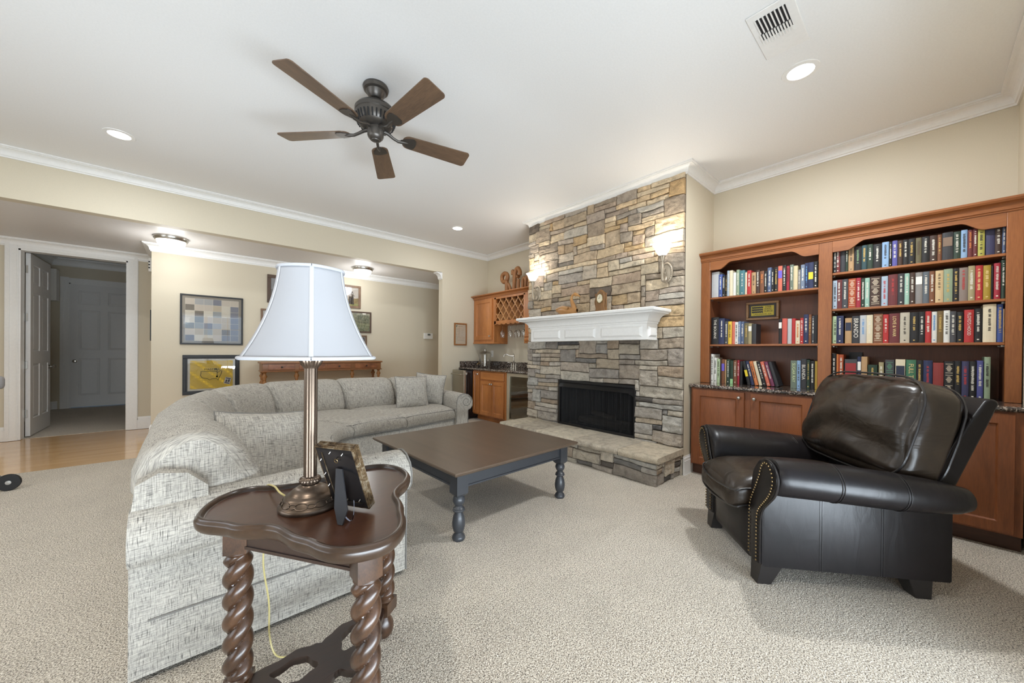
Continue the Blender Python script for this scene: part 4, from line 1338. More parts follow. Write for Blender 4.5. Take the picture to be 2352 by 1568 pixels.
# small fridge
fr = thing('small_fridge', (3.88, 5.395, 0), 'small freestanding fridge with stainless door and black side by the bar', 'fridge')
MB().box(3.56, 5.222, 0.03, 4.2, 5.565, 0.852).build('body', M['blackgloss'], parent=fr, bevel=0.004)
fd = MB().box(3.505, 5.222, 0.06, 3.555, 5.585, 0.852).build('door', M['steel'], parent=fr, bevel=0.006)
MB().tube([(3.505, 5.25, 0.782), (3.470, 5.252, 0.782), (3.468, 5.26, 0.782), (3.468, 5.54, 0.782), (3.470, 5.565, 0.782), (3.505, 5.57, 0.782)], 0.011, 10).build('door_handle', M['steel'], parent=fd, smooth=True)
for z in (0.30, 0.80): MB().box(3.548, 5.212, z - 0.02, 3.572, 5.222, z + 0.02).build('hinge', M['nickel'], parent=fd)
MB().box(3.58, 5.23, 0, 3.62, 5.27, 0.03).box(4.1, 5.23, 0, 4.14, 5.27, 0.03).box(3.58, 5.5, 0, 3.62, 5.54, 0.03).box(4.1, 5.5, 0, 4.14, 5.54, 0.03).build('foot', M['black'], parent=fr)
# upper cabinet
UX = 3.97
uc = thing('bar_wall_cabinet', (4.13, 4.65, 1.32), 'cherry wall cabinet with diagonal lattice wine rack over the bar', 'cabinet')
mb = MB()
mb.box(UX, 4.988, 1.32, XR - 0.002, YB - 0.004, 2.14)
mb.box(UX, BY1 + 0.004, 1.32, XR - 0.002, 4.200, 2.14)
mb.box(UX, 4.2, 2.105, XR - 0.002, 4.988, 2.14); mb.box(4.26, 4.2, 1.70, XR - 0.002, 4.988, 2.12); mb.box(UX + 0.03, 4.2, 1.695, 4.27, 4.988, 1.712)
mb.box(UX - 0.001, 4.2, 1.66, UX + 0.03, 4.988, 1.715); mb.box(UX - 0.001, 4.2, 2.095, UX + 0.03, 4.988, 2.12); mb.box(UX - 0.001, 4.94, 1.66, UX + 0.03, 4.99, 2.12); mb.box(UX - 0.001, 4.198, 1.66, UX + 0.03, 4.238, 2.12)
mb.build('body', M['cherry_lite'], parent=uc, bevel=0.002)
MB().box(UX + 0.02, 4.24, 1.713, UX + 0.022, 4.24, 1.714).box(4.10, 4.238, 1.713, 4.255, 4.94, 2.095).build('rack_back', M['cherry_back'], parent=uc)
mb = MB().sweep(crown_wood(2.135, 2.20, 0.072), [(XR, YB - 0.004), (UX, YB - 0.004), (UX, BY1 + 0.004)], side=-1, capends=True)
mb.box(UX - 0.06, BY1 + 0.004, 2.188, XR, YB - 0.004, 2.198)
mb.build('crown', M['cherry_lite_h'], parent=uc, smooth=True, angle=30)
mb = MB().box(UX - 0.014, 4.982, 1.318, XR - 0.01, YB - 0.004, 1.345).box(UX - 0.014, BY1 + 0.01, 1.318, XR - 0.01, 4.206, 1.345)
mb.build('base_moulding', M['cherry_lite_h'], parent=uc, bevel=0.008, bseg=3)
door_x(uc, 'door', UX - 0.02, 5.545, 5.030, 1.392, 2.115, M['cherry_lite'], knob=(5.075, 1.455), inset=0.06)
door_x(uc, 'door', UX - 0.02, 4.155, 3.76, 1.392, 2.105, M['cherry_lite'], inset=0.06)
# diagonal lattice: two crossing layers of slats
lt = MB(); y0, y1, z0, z1 = 4.238, 4.94, 1.715, 2.097; slope = 1.25
def diag(layer, sgn, b):
    # z = z0 + sgn*slope*(y - b) ; clip
    pts = []
    for yy in (y0, y1):
        z = z0 + sgn * slope * (yy - b)
        if z0 <= z <= z1: pts.append((yy, z))
    for zz in (z0, z1):
        yy = b + (zz - z0) / (sgn * slope)
        if y0 < yy < y1: pts.append((yy, zz))
    if len(pts) >= 2:
        a, c_ = pts[0], pts[-1]
        if abs(a[0] - c_[0]) < 0.02: return
        d = Vector((c_[0] - a[0], c_[1] - a[1])).normalized(); n = Vector((-d.y, d.x)) * 0.0065
        xa, xb = (UX + 0.006, UX + 0.012) if layer == 0 else (UX + 0.012, UX + 0.018)
        q = [(a[0] + n.x, a[1] + n.y), (c_[0] + n.x, c_[1] + n.y), (c_[0] - n.x, c_[1] - n.y), (a[0] - n.x, a[1] - n.y)]
        lt.prism(q, 'X', xa, xb)
        # deep divider board behind the slat
        q = [(a[0] + n.x * 0.5, a[1] + n.y * 0.5), (c_[0] + n.x * 0.5, c_[1] + n.y * 0.5), (c_[0] - n.x * 0.5, c_[1] - n.y * 0.5), (a[0] - n.x * 0.5, a[1] - n.y * 0.5)]
        if layer == 0: lt.prism(q, 'X', UX + 0.02, 4.10)
st = 0.150
for k in range(-4, 10):
    diag(0, 1, y0 - 0.30 + k * st)
    diag(1, -1, y0 - 0.02 + k * st)
lt.build('lattice', wood('pale_lattice_wood', srgb(176, 120, 72), srgb(208, 156, 104), 'Z', 6, 0.4, 0.1), parent=uc)
rl = MB()
for k in range(7):
    yc = 4.252 + k * 0.118
    rl.prism([(yc - 0.036, 1.660), (yc + 0.036, 1.660), (yc + 0.030, 1.648), (yc - 0.030, 1.648)], 'X', UX, 4.26)
    rl.prism([(yc - 0.007, 1.695), (yc + 0.007, 1.695), (yc + 0.007, 1.655), (yc - 0.007, 1.655)], 'X', UX, 4.26)
rl.build('glass_rail', M['cherry_lite'], parent=uc)
MB().prism([(UX + 0.02, 1.345), (UX - 0.02, 1.345), (UX - 0.03, 1.38), (UX - 0.012, 1.40), (UX - 0.03, 1.43), (UX + 0.02, 1.46)], 'Y', 4.09, 4.19).build('corbel', M['cherry_lite'], parent=uc, bevel=0.004)
# stemware hanging upside down
def wineglass(x, y, label):
    t = thing('wine_glass', (x, y, 1.40), label, 'glass', group='wine glasses hanging under the lattice rack')
    z = 1.655
    MB().lathe([(0.0, z + 0.002), (0.033, z + 0.001), (0.034, z - 0.001), (0.010, z - 0.006), (0.0042, z - 0.016), (0.0036, z - 0.095), (0.006, z - 0.105), (0.0, z - 0.108)], cx=x, cy=y, seg=20).build('stem', M['glass'], parent=t, smooth=True)
    MB().lathe([(0.004, z - 0.104), (0.020, z - 0.112), (0.035, z - 0.135), (0.040, z - 0.165), (0.037, z - 0.200), (0.032, z - 0.232), (0.030, z - 0.232), (0.035, z - 0.200), (0.038, z - 0.165), (0.033, z - 0.137), (0.018, z - 0.115)], cx=x, cy=y, seg=28).build('bowl', M['glass'], parent=t, smooth=True)
G = [(4.04, 4.84, 'leftmost front wine glass hanging against the cabinet side'), (4.04, 4.63, 'front wine glass hanging second from the left above the faucet'), (4.04, 4.42, 'front wine glass hanging third from the left above the faucet'),
     (4.17, 4.63, 'wine glass hanging behind the second front glass'), (4.17, 4.42, 'wine glass hanging behind the third front glass'), (4.04, 4.30, 'rightmost wine glass hanging beside the white mantel end')]
for g in G: wineglass(*g)
# carved wooden letters
LW = wood('rough_carved_wood', srgb(120, 76, 40), srgb(168, 116, 68), 'Z', 10, 0.6, 0.05, 2, 0.4)
def carved(name, strokes, label):
    mb = MB()
    for pts, r_ in strokes:
        P_ = crom([(4.10, y, z) for y, z in pts], 6) if len(pts) > 2 else [Vector((4.10, y, z)) for y, z in pts]
        mb.tube(P_, r_, 10, flat=1.0)
    for i, v in enumerate(mb.v):
        nn = noise.noise(Vector((v[0] * 18, v[1] * 14, v[2] * 14))) * 0.008
        mb.v[i] = (v[0] + nn, v[1] + nn, v[2])
    o = mb.build(name, LW, smooth=True, angle=60)
    return props(o, label, 'carved wood', 'carved wooden letters on the bar cabinet')
ring = [(4.86 + 0.075 * math.cos(a), 2.475 + 0.075 * math.sin(a)) for a in [PI * 2 * k / 10 for k in range(11)]]
carved('carved_letter', [(ring, 0.036), ([(4.82, 2.42), (4.80, 2.34), (4.80, 2.23)], 0.038), ([(4.77, 2.36), (4.73, 2.30), (4.70, 2.225)], 0.026)], 'rough wooden letter with a round ring on top, leftmost on the bar cabinet')
carved('carved_letter', [([(4.66, 2.50), (4.655, 2.56), (4.625, 2.53), (4.62, 2.45)], 0.026), ([(4.61, 2.235), (4.60, 2.42), (4.57, 2.555), (4.52, 2.585), (4.475, 2.53), (4.47, 2.46)], 0.035), ([(4.505, 2.235), (4.505, 2.40)], 0.028), ([(4.53, 2.44), (4.50, 2.455)], 0.036)], 'tall rough wooden letter with hooked top, middle of the three on the bar cabinet')
carved('carved_letter', [([(4.40, 2.228), (4.40, 2.34), (4.37, 2.40), (4.335, 2.38), (4.325, 2.30), (4.325, 2.228)], 0.026), ([(4.325, 2.33), (4.30, 2.41), (4.26, 2.41), (4.245, 2.33), (4.245, 2.228)], 0.026)], 'low rough wooden letter m on the bar cabinet beside the stone')
# drinks dispenser
dz = 0.892
dd = thing('drink_dispenser', (4.0, 5.28, dz), 'clear glass drink dispenser with silver core and lid on the bar counter', 'dispenser')
x, y = 4.0, 5.28
MB().lathe([(0.0, dz + 0.006), (0.085, dz + 0.004), (0.095, dz + 0.02), (0.112, dz + 0.20), (0.116, dz + 0.245), (0.113, dz + 0.245), (0.108, dz + 0.20), (0.090, dz + 0.025), (0.0, dz + 0.022)], cx=x, cy=y, seg=36).build('jar', M['glass'], parent=dd, smooth=True)
MB().lathe([(0.115, dz + 0.246), (0.118, dz + 0.252), (0.10, dz + 0.275), (0.05, dz + 0.292), (0.015, dz + 0.297), (0.012, dz + 0.31), (0.026, dz + 0.325), (0.018, dz + 0.342), (0.0, dz + 0.345)], cx=x, cy=y, seg=36).build('lid', M['glass'], parent=dd, smooth=True)
MB().lathe([(0.0, dz + 0.022), (0.034, dz + 0.022), (0.034, dz + 0.235), (0.0, dz + 0.236)], cx=x, cy=y, seg=24).build('ice_core', M['nickel'], parent=dd, smooth=True)
MB().lathe([(0.0, dz + 0.286), (0.022, dz + 0.296), (0.024, dz + 0.312), (0.014, dz + 0.330), (0.0, dz + 0.334)], cx=x, cy=y, seg=20).build('lid_knob', M['nickel'], parent=dd, smooth=True)
MB().tube([(x - 0.095, y + 0.02, dz + 0.075), (x - 0.135, y + 0.03, dz + 0.075), (x - 0.145, y + 0.032, dz + 0.05)], 0.012, 10).tube([(x - 0.125, y + 0.02, dz + 0.08), (x - 0.128, y + 0.01, dz + 0.11)], 0.008, 8).build('spigot', M['brass'], parent=dd, smooth=True)
# bridge faucet
fa = thing('bar_faucet', (4.12, 4.63, dz), 'nickel bridge faucet with curved spout on the bar counter', 'faucet')
x, y = 4.12, 4.63
MB().lathe([(0.0, dz), (0.022, dz), (0.020, dz + 0.012), (0.012, dz + 0.03), (0.011, dz + 0.12), (0.016, dz + 0.13), (0.011, dz + 0.14), (0.010, dz + 0.205), (0.014, dz + 0.21), (0.013, dz + 0.232), (0.007, dz + 0.24), (0.010, dz + 0.25), (0.0, dz + 0.256)], cx=x, cy=y, seg=20).build('post', M['nickel'], parent=fa, smooth=True)
MB().tube(crom([(x, y, dz + 0.215), (x - 0.03, y + 0.05, dz + 0.22), (x - 0.06, y + 0.10, dz + 0.24), (x - 0.075, y + 0.13, dz + 0.242), (x - 0.085, y + 0.148, dz + 0.225), (x - 0.088, y + 0.152, dz + 0.20)], 4), 0.009, 10).build('spout', M['nickel'], parent=fa, smooth=True)
for s_ in (-1, 1):
    MB().lathe([(0.0, dz), (0.018, dz), (0.018, dz + 0.02), (0.010, dz + 0.035), (0.010, dz + 0.09), (0.0, dz + 0.092)], cx=x, cy=y + s_ * 0.058, seg=16).tube([(x, y, dz + 0.045), (x, y + s_ * 0.058, dz + 0.045)], 0.008, 8).build('valve', M['nickel'], parent=fa, smooth=True)
    MB().tube([(x, y + s_ * 0.058, dz + 0.098), (x - 0.01, y + s_ * 0.10, dz + 0.103), (x - 0.015, y + s_ * 0.135, dz + 0.103)], 0.006, 8).build('lever', M['nickel'], parent=fa, smooth=True)
sk = MB().box(3.86, 4.40, dz - 0.001, 4.06, 4.86, dz + 0.002)
MB().lathe([(0.10, 0.0), (0.095, 0.003), (0.088, 0.003)], cx=3.95, cy=4.63, cz=dz, seg=30).build('sink_rim', M['nickel'], parent=fa, smooth=True)
ou = thing('wall_outlet', (XR - 0.004, 5.44, 1.14), 'white wall outlet plate behind the drink dispenser', 'outlet')
MB().box(XR - 0.006, 5.405, 1.08, XR, 5.475, 1.20).build('plate', M['white_plastic'], parent=ou, bevel=0.003)
MB().box(XR - 0.008, 5.425, 1.10, XR - 0.005, 5.455, 1.132).box(XR - 0.008, 5.425, 1.148, XR - 0.005, 5.455, 1.18).build('socket', plain('socket_grey', srgb(214, 211, 204), 0.4), parent=ou, bevel=0.002)

# ------------------------------------------------------------------ bookcase wall
LF = 3.72
lc = thing('low_bookcase_cabinet', (4.0, 0.56, 0), 'long cherry base cabinet with panelled doors under the bookcase', 'cabinet')
y_a, y_b = -0.40, BY0 - 0.018
mb = MB().box(LF + 0.002, y_a, 0.10, XR - 0.002, y_b, 0.85)
mb.build('body', M['cherry_low'], parent=lc)
MB().box(LF + 0.055, y_a, 0, XR - 0.002, y_b, 0.10).build('plinth', wood('dark_plinth', srgb(64, 36, 22), srgb(88, 52, 32), 'Y', 6, 0.5, 0.1), parent=lc)
for (a, b_, kn) in ((1.498, 1.060, 1.096), (1.006, 0.585, 0.978), (0.510, 0.080, 0.125), (0.030, -0.366, -0.01)):
    door_x(lc, 'door', LF - 0.018, a, b_, 0.115, 0.838, M['cherry_low'], knob=(kn, 0.790), inset=0.062, ring=0.04)
bct = counter('bookcase_counter', 3.69, y_a - 0.015, XR - 0.002, BY0 - 0.003, 0.885, 'brown granite countertop between the bookshelves and the base cabinet', 'countertop')
BX = 3.97
hb = thing('bookcase', (4.13, 0.56, 0.885), 'built-in cherry bookcase with two arched bays of books', 'bookcase')
H0, H1 = 0.886, 2.14
for a_, b_ in ((1.453, 1.538), (0.508, 0.596), (-0.415, -0.348)):
    MB().box(BX, a_, H0, BX + 0.022, b_, H1).build('stile', M['cherry'], parent=hb, bevel=0.003)
mb = MB()
mb.box(BX + 0.021, 1.455, H0, XR - 0.004, 1.475, H1); mb.box(BX + 0.021, 1.520, H0, XR - 0.004, 1.5385, H1)
mb.box(BX + 0.021, 0.575, H0, XR - 0.004, 0.594, H1); mb.box(BX + 0.021, 0.510, H0, XR - 0.004, 0.529, H1); mb.box(BX + 0.021, -0.37, H0, XR - 0.004, -0.350, H1); mb.box(BX + 0.021, -0.4155, H0, XR - 0.004, -0.397, H1)
mb.box(BX + 0.021, -0.4155, H1 - 0.02, XR - 0.004, 1.5385, H1)
mb.build('side_panel', M['cherry_back'], parent=hb)
MB().box(4.262, -0.35, H0, XR - 0.004, 1.455, H1).build('back_panel', M['cherry_back'], parent=hb)
def arch(yl, yr, a1, a2, name='arched_rail'):
    lo, hi = 2.033, 2.095
    pts = [(yl, H1), (yl, lo), (yl - a1, lo)]
    for k in range(1, 10):
        f = k / 10; s_ = f * f * (3 - 2 * f)
        pts.append((yl - a1 - a2 * f, lo + (hi - lo) * s_))
    pts.append((yl - a1 - a2, hi)); pts.append((yr + a1 + a2, hi))
    for k in range(1, 10):
        f = k / 10; s_ = f * f * (3 - 2 * f)
        pts.append((yr + a1 + a2 - a2 * f, hi - (hi - lo) * s_))
    pts += [(yr + a1, lo), (yr, lo), (yr, H1)]
    # top strips as quads to avoid concave caps
    mb = MB(); low = pts[1:-1]
    for i in range(len(low) - 1):
        (ya, za), (yb_, zb) = low[i], low[i + 1]
        if abs(ya - yb_) < 1e-6: continue
        mb.add([(BX, ya, za), (BX, yb_, zb), (BX, yb_, H1), (BX, ya, H1), (BX + 0.022, ya, za), (BX + 0.022, yb_, zb), (BX + 0.022, yb_, H1), (BX + 0.022, ya, H1)],
               [(0, 1, 2, 3), (7, 6, 5, 4), (0, 4, 5, 1), (3, 2, 6, 7)])
    return mb.build(name, M['cherry_h'], parent=hb, weld=True)
arch(1.453, 0.596, 0.085, 0.11); arch(0.508, -0.348, 0.085, 0.11)
mb = MB().sweep(crown_wood(2.125, 2.21, 0.055), [(XR - 0.004, 1.538), (BX, 1.538), (BX, -0.4155)], side=-1)
mb.box(BX - 0.045, -0.4155, 2.196, XR - 0.004, 1.538, 2.208)
mb.build('crown', M['cherry_h'], parent=hb, smooth=True, angle=30)
SH = {'L1': 1.757, 'L2': 1.280, 'R1': 1.863, 'R2': 1.566, 'R3': 1.280}
for k, z in SH.items():
    y1, y0 = (1.454, 0.595) if k[0] == 'L' else (0.509, -0.349)
    MB().box(BX + 0.012, y0, z - 0.020, 4.262, y1, z - 0.001).build('shelf', M['cherry_h'], parent=hb, bevel=0.003)
pn = MB()
for k, z in SH.items():
    for y in ((1.449, 0.600) if k[0] == 'L' else (0.503, -0.343)):
        for xx in (4.03, 4.2): pn.box(xx, y - 0.006, z - 0.030, xx + 0.012, y + 0.006, z - 0.021)
pn.build('shelf_pin', M['nickel'], parent=hb)

CCOL = {'light grey': (186, 188, 190), 'blue': (66, 88, 150), 'black': (30, 29, 31), 'pale blue': (168, 184, 200), 'cream': (220, 208, 180), 'white': (222, 222, 216),
 'sage green': (142, 158, 132), 'teal': (72, 120, 128), 'red': (176, 48, 48), 'tan': (180, 146, 106), 'dark brown': (66, 46, 38), 'brown': (120, 76, 50), 'slate blue': (84, 98, 128),
 'salmon': (206, 110, 88), 'crimson': (158, 40, 56), 'grey green': (110, 122, 108), 'beige': (206, 190, 152), 'grey': (136, 132, 130), 'blue grey': (118, 130, 150), 'navy': (40, 48, 82),
 'dark grey': (70, 70, 74), 'yellow': (222, 186, 66), 'steel blue': (112, 132, 164), 'olive': (104, 96, 70), 'khaki': (160, 148, 112), 'charcoal': (52, 52, 56), 'coral': (200, 92, 80),
 'pale green': (178, 198, 158), 'dark green': (44, 62, 50), 'forest green': (36, 58, 44), 'light blue': (140, 172, 208), 'gold': (176, 146, 60), 'orange': (204, 122, 70), 'plum': (118, 58, 86),
 'dark red': (110, 38, 40), 'dark teal': (46, 74, 80), 'violet': (92, 90, 160), 'yellow green': (176, 172, 84), 'indigo': (60, 60, 92), 'maroon': (104, 46, 48), 'rust': (170, 78, 44),
 'mint green': (150, 186, 170), 'slate grey': (92, 100, 108), 'sand': (204, 178, 136), 'taupe': (136, 122, 114), 'mustard': (168, 140, 48), 'stone grey': (186, 178, 160), 'olive brown': (116, 94, 58),
 'green': (64, 112, 84), 'brick red': (138, 54, 50), 'purple blue': (78, 80, 136)}
MCOL = {'w': (226, 222, 210), 'k': (50, 46, 44), 'y': (206, 172, 96), 'v': (110, 96, 200), 'o': (214, 130, 70), 'b': (96, 150, 200), 'W': (236, 234, 228), 'Y': (226, 200, 50), 'G': (160, 208, 150),
 'g': (120, 150, 110), 'K': (92, 76, 60), 'T': (130, 108, 92), 'C': (224, 210, 184), 'r': (188, 60, 60), 'c': (226, 200, 140), 'N': (40, 46, 66), 'M': (150, 44, 48), 'E': (90, 150, 116), 'p': (206, 220, 170)}
MNAME = {'w': 'white lettering', 'k': 'dark lettering', 'y': 'gold lettering', 'v': 'a violet patch', 'o': 'orange lettering', 'b': 'pale blue lettering', 'W': 'a white block', 'Y': 'a yellow block',
 'G': 'a pale green label', 'g': 'green title bands', 'K': 'brown lettering', 'T': 'a tan panel', 'C': 'cream ornament', 'r': 'red lettering', 'c': 'cream lettering', 'N': 'a navy title label', 'M': 'a red cover label',
 'E': 'green ornament', 'p': 'pale green title', '': 'a plain spine'}
PAGE = plain('book_pages', srgb(226, 216, 192), 0.8)
def bookmat(c): return plain('book_' + c.replace(' ', '_'), srgb(*CCOL[c]), 0.5)
def inkmat(m_): return plain('ink_' + {'w': 'white', 'k': 'dark'}.get(m_, 'tone_' + str(ord(m_))), srgb(*MCOL[m_]), 0.5)
def book_mesh(w_, h_, d_):
    """spine faces -x at x=0, left edge at y=+w/2"""
    mb = MB()
    y0, y1 = -w_ / 2, w_ / 2; ct_ = min(0.003, w_ * 0.15)
    mb.box(0.004, y0, 0, d_, y0 + ct_, h_); mb.box(0.004, y1 - ct_, 0, d_, y1, h_)
    # rounded spine
    rows = []
    for k in range(7):
        a = -PI / 2 + PI * k / 6
        y = w_ / 2 * math.sin(a); x = 0.006 - 0.006 * math.cos(a)
        rows.append([(x, y, 0), (x, y, h_)])
    mb.grid(rows)
    mb.box(0.004, y0 + ct_, 0.003, 0.007, y1 - ct_, h_ - 0.001)
    mb.box(0.006, y0 + ct_, 0.004, d_ - 0.004, y1 - ct_, h_ - 0.004, 1)
    return mb
def make_book(shelf_name, y_left, w_, h_, col_, mk, title, z, label, lean=0.0, group=None, x=4.0):
    d_ = min(0.235, 0.14 + 0.25 * (h_ - 0.15)) + 0.0
    w_ = max(w_, 0.006)
    mb = book_mesh(w_ * 0.965, h_, d_)
    o = mb.build('book', [bookmat(col_), PAGE])
    # put the origin at the foot of the spine
    me = o.data; off = o.location.copy()
    for v in me.vertices: v.co = v.co + off
    xx = x + rnd.uniform(0.0, 0.012)
    o.location = (xx, y_left - w_ / 2, z)
    o.rotation_euler = (lean, 0, 0)
    WM[o.name] = Matrix.Translation(o.location) @ Matrix.Rotation(lean, 4, 'X')
    props(o, label, 'book', group)
    if mk:
        t = MB(); W2 = w_ * 0.30
        if title:
            sz = min(w_ * 0.80, h_ * 0.75 / max(1, len(title)) * 1.55)
            add_text(t, title, sz, lambda a, b, c: (-0.0012 - c, -b, h_ * 0.56 - a))
        elif mk in 'YWNMTGvK' and w_ > 0.012 and mk != 'K':
            f0, f1 = {'Y': (0.35, 0.62), 'W': (0.62, 0.86), 'N': (0.50, 0.82), 'M': (0.12, 0.88), 'T': (0.50, 0.82), 'G': (0.0, 0.22), 'v': (0.52, 0.82)}[mk]
            t.box(-0.0012, -w_ * 0.42, h_ * f0, 0.002, w_ * 0.42, h_ * f1)
        elif mk in 'CE':
            # ornament bands: rows of short bars and rings
            for zf in (0.08, 0.14, 0.34, 0.62, 0.68, 0.92):
                t.box(-0.0012, -w_ * 0.36, h_ * zf, 0.001, w_ * 0.36, h_ * zf + 0.003)
            for zf in (0.24, 0.5, 0.8):
                for q in range(5):
                    aa = h_ * zf + (q - 2) * 0.009
                    t.box(-0.0012, -w_ * (0.30 - 0.08 * abs(q - 2)), aa, 0.001, w_ * (0.30 - 0.08 * abs(q - 2)), aa + 0.004)
        else:
            # illegible small lettering: a run of tiny strokes down the spine
            p = h_ * rnd.uniform(0.84, 0.92); e_ = h_ * rnd.uniform(0.22, 0.42)
            hw = min(0.0065, w_ * 0.22)
            while p > e_:
                L = rnd.uniform(0.0018, 0.0042)
                t.box(-0.0008, -hw * rnd.uniform(0.6, 1), p - L, 0.002, hw * rnd.uniform(0.6, 1), p)
                p -= L + rnd.uniform(0.0012, 0.0025) + (0.008 if rnd.random() < 0.14 else 0)
            if rnd.random() < 0.6: t.box(-0.0008, -hw * 0.7, h_ * 0.07, 0.002, hw * 0.7, h_ * 0.10)
        t.build('spine_lettering', inkmat(mk), parent=o, local=True)
    return o
SNAME = {'L1': ('top shelf of the left bay', 1.757), 'L2': ('middle shelf of the left bay', 1.280), 'L3': ('granite in the left bay', 0.886),
         'R1': ('top shelf of the right bay', 1.863), 'R2': ('second shelf of the right bay', 1.566), 'R3': ('third shelf of the right bay', 1.280), 'R4': ('granite in the right bay', 0.886)}
ORD = ['first', 'second', 'third', 'fourth', 'fifth', 'sixth', 'seventh', 'eighth', 'ninth', 'tenth', 'eleventh', 'twelfth', 'thirteenth', 'fourteenth']
for sk_, lst in BOOKS.items():
    nm, z = SNAME[sk_]
    n_same = {}
    for (y, w_, h_, c, m_, t_) in lst: n_same[(c, m_)] = n_same.get((c, m_), 0) + 1
    seen = {}
    for i, (y, w_, h_, c, m_, t_) in enumerate(lst):
        if sk_ == 'R1': h_ = max(h_, 0.205 if i < 4 else 0.19)
        if h_ < 0.12: h_ = 0.15
        y = min(y, 1.452 if sk_[0] == 'L' else 0.507)
        base = '%s book with %s' % (c, MNAME[m_])
        if n_same[(c, m_)] > 1:
            left = lst[i - 1][3] if i else None
            seen[(c, m_)] = seen.get((c, m_), 0) + 1
            lab = '%s, %s such from left, %s' % (base.replace(' a ', ' '), ORD[seen[(c, m_)] - 1], nm.replace(' the', ''))
        else: lab = '%s on the %s' % (base, nm)
        make_book(sk_, y, w_, h_, c, m_, t_, z, lab, group='books on the ' + nm)
# the row of books leaning to the left on the granite
LEAN = [(1.161, 1.087, 'black', 'Y'), (1.135, 1.041, 'navy', 'w'), (1.104, 1.007, 'orange', 'k'), (1.072, 0.97, 'cream', ''), (1.036, 0.955, 'black', 'w'), (1.017, 0.922, 'salmon', 'w'), (0.986, 0.886, 'plum', 'w'), (0.953, 0.866, 'charcoal', '')]
for i, (yt, yb_, c, m_) in enumerate(LEAN):
    h_ = 0.232; w_ = 0.0265
    foot_r = 1.094 - i * 0.0318     # right foot corner
    ang = math.radians(12 + 0.5 * i)
    o = make_book('L3', foot_r + w_, w_, h_, c, m_, None, 0.886 + 0.001, 'leaning %s book with %s on the %s' % (c, MNAME[m_], SNAME['L3'][0]), group='leaning books on the granite')
    # tilt so that the top leans towards +y (left); pivot at the lower right edge
    o.rotation_euler = (-ang, 0, 0)
    o.location.y = foot_r + w_ / 2 * math.cos(ang); o.location.z = 0.887 + w_ / 2 * math.sin(ang)
    WM[o.name] = Matrix.Translation(o.location) @ Matrix.Rotation(-ang, 4, 'X')
# framed sign
fs_ = thing('framed_sign', (4.25, 1.06, 1.52), 'small wood-framed yellow and black sign at the back of the left bay', 'sign')
wz, sy0, sy1, sz0, sz1 = 4.235, 0.925, 1.200, 1.525, 1.705
mb = MB(); fw_ = 0.022
mb.box(wz - 0.012, sy0, sz0, 4.26, sy1, sz0 + fw_); mb.box(wz - 0.012, sy0, sz1 - fw_, 4.26, sy1, sz1); mb.box(wz - 0.012, sy0, sz0 + fw_, 4.26, sy0 + fw_, sz1 - fw_); mb.box(wz - 0.012, sy1 - fw_, sz0 + fw_, 4.26, sy1, sz1 - fw_)
mb.build('frame', wood('live_edge_frame', srgb(128, 88, 44), srgb(178, 132, 76), 'Y', 12, 0.4, 0.3, 3), parent=fs_, bevel=0.003)
MB().box(wz + 0.004, sy0 + fw_, sz0 + fw_, 4.26, sy1 - fw_, sz1 - fw_).build('mat_board', plain('slate_mat', srgb(84, 80, 80), 0.8), parent=fs_)
ay0, ay1, az0, az1 = sy0 + 0.042, sy1 - 0.042, sz0 + 0.042, sz1 - 0.042
sg = MB().box(wz + 0.001, ay0, az0, wz + 0.004, ay1, az1).build('sign_face', plain('sign_yellow', srgb(214, 196, 70), 0.5), parent=fs_)
mb = MB()
for k in range(3):
    zc = az1 - 0.016 - k * 0.022
    n = 24; rows = [[], []]
    for i in range(n + 1):
        yy = ay1 - 0.006 - i / n * 0.096
        o_ = 0.0028 * math.sin(i / n * PI * 12)
        rows[0].append((wz, yy, zc + 0.008 + o_)); rows[1].append((wz, yy, zc - 0.008 + o_))
    mb.grid(rows)
for i, (tx, zz, yc) in enumerate((('STER', az1 - 0.014, 0.046), ('KING', az1 - 0.034, 0.048), ('SURGE', az1 - 0.055, 0.044))):
    add_text(mb, tx, 0.024, lambda a, b, c, zz=zz, yc=yc: (wz - c, ay0 + yc - a, zz + b), xs=1.0)
add_text(mb, 'LAGUNAHA, CA', 0.0165, lambda a, b, c: (wz - c, (ay0 + ay1) / 2 - a, az0 + 0.013 + b), xs=1.25)
mb.build('sign_lettering', M['black'], parent=sg)
bf = thing('small_black_frame', (4.24, 0.384, 0.885), 'small black frame standing behind the books in the right bay', 'picture frame')
mb = MB(); mb.box(4.235, 0.343, 0.886, 4.25, 0.352, 1.208); mb.box(4.235, 0.416, 0.886, 4.25, 0.425, 1.208); mb.box(4.235, 0.352, 1.199, 4.25, 0.416, 1.208); mb.box(4.235, 0.352, 0.886, 4.25, 0.416, 0.895)
mb.build('frame', M['black'], parent=bf)
MB().box(4.242, 0.352, 0.895, 4.248, 0.416, 1.199).build('picture', plain('dark_photo', srgb(48, 42, 40), 0.4), parent=bf)
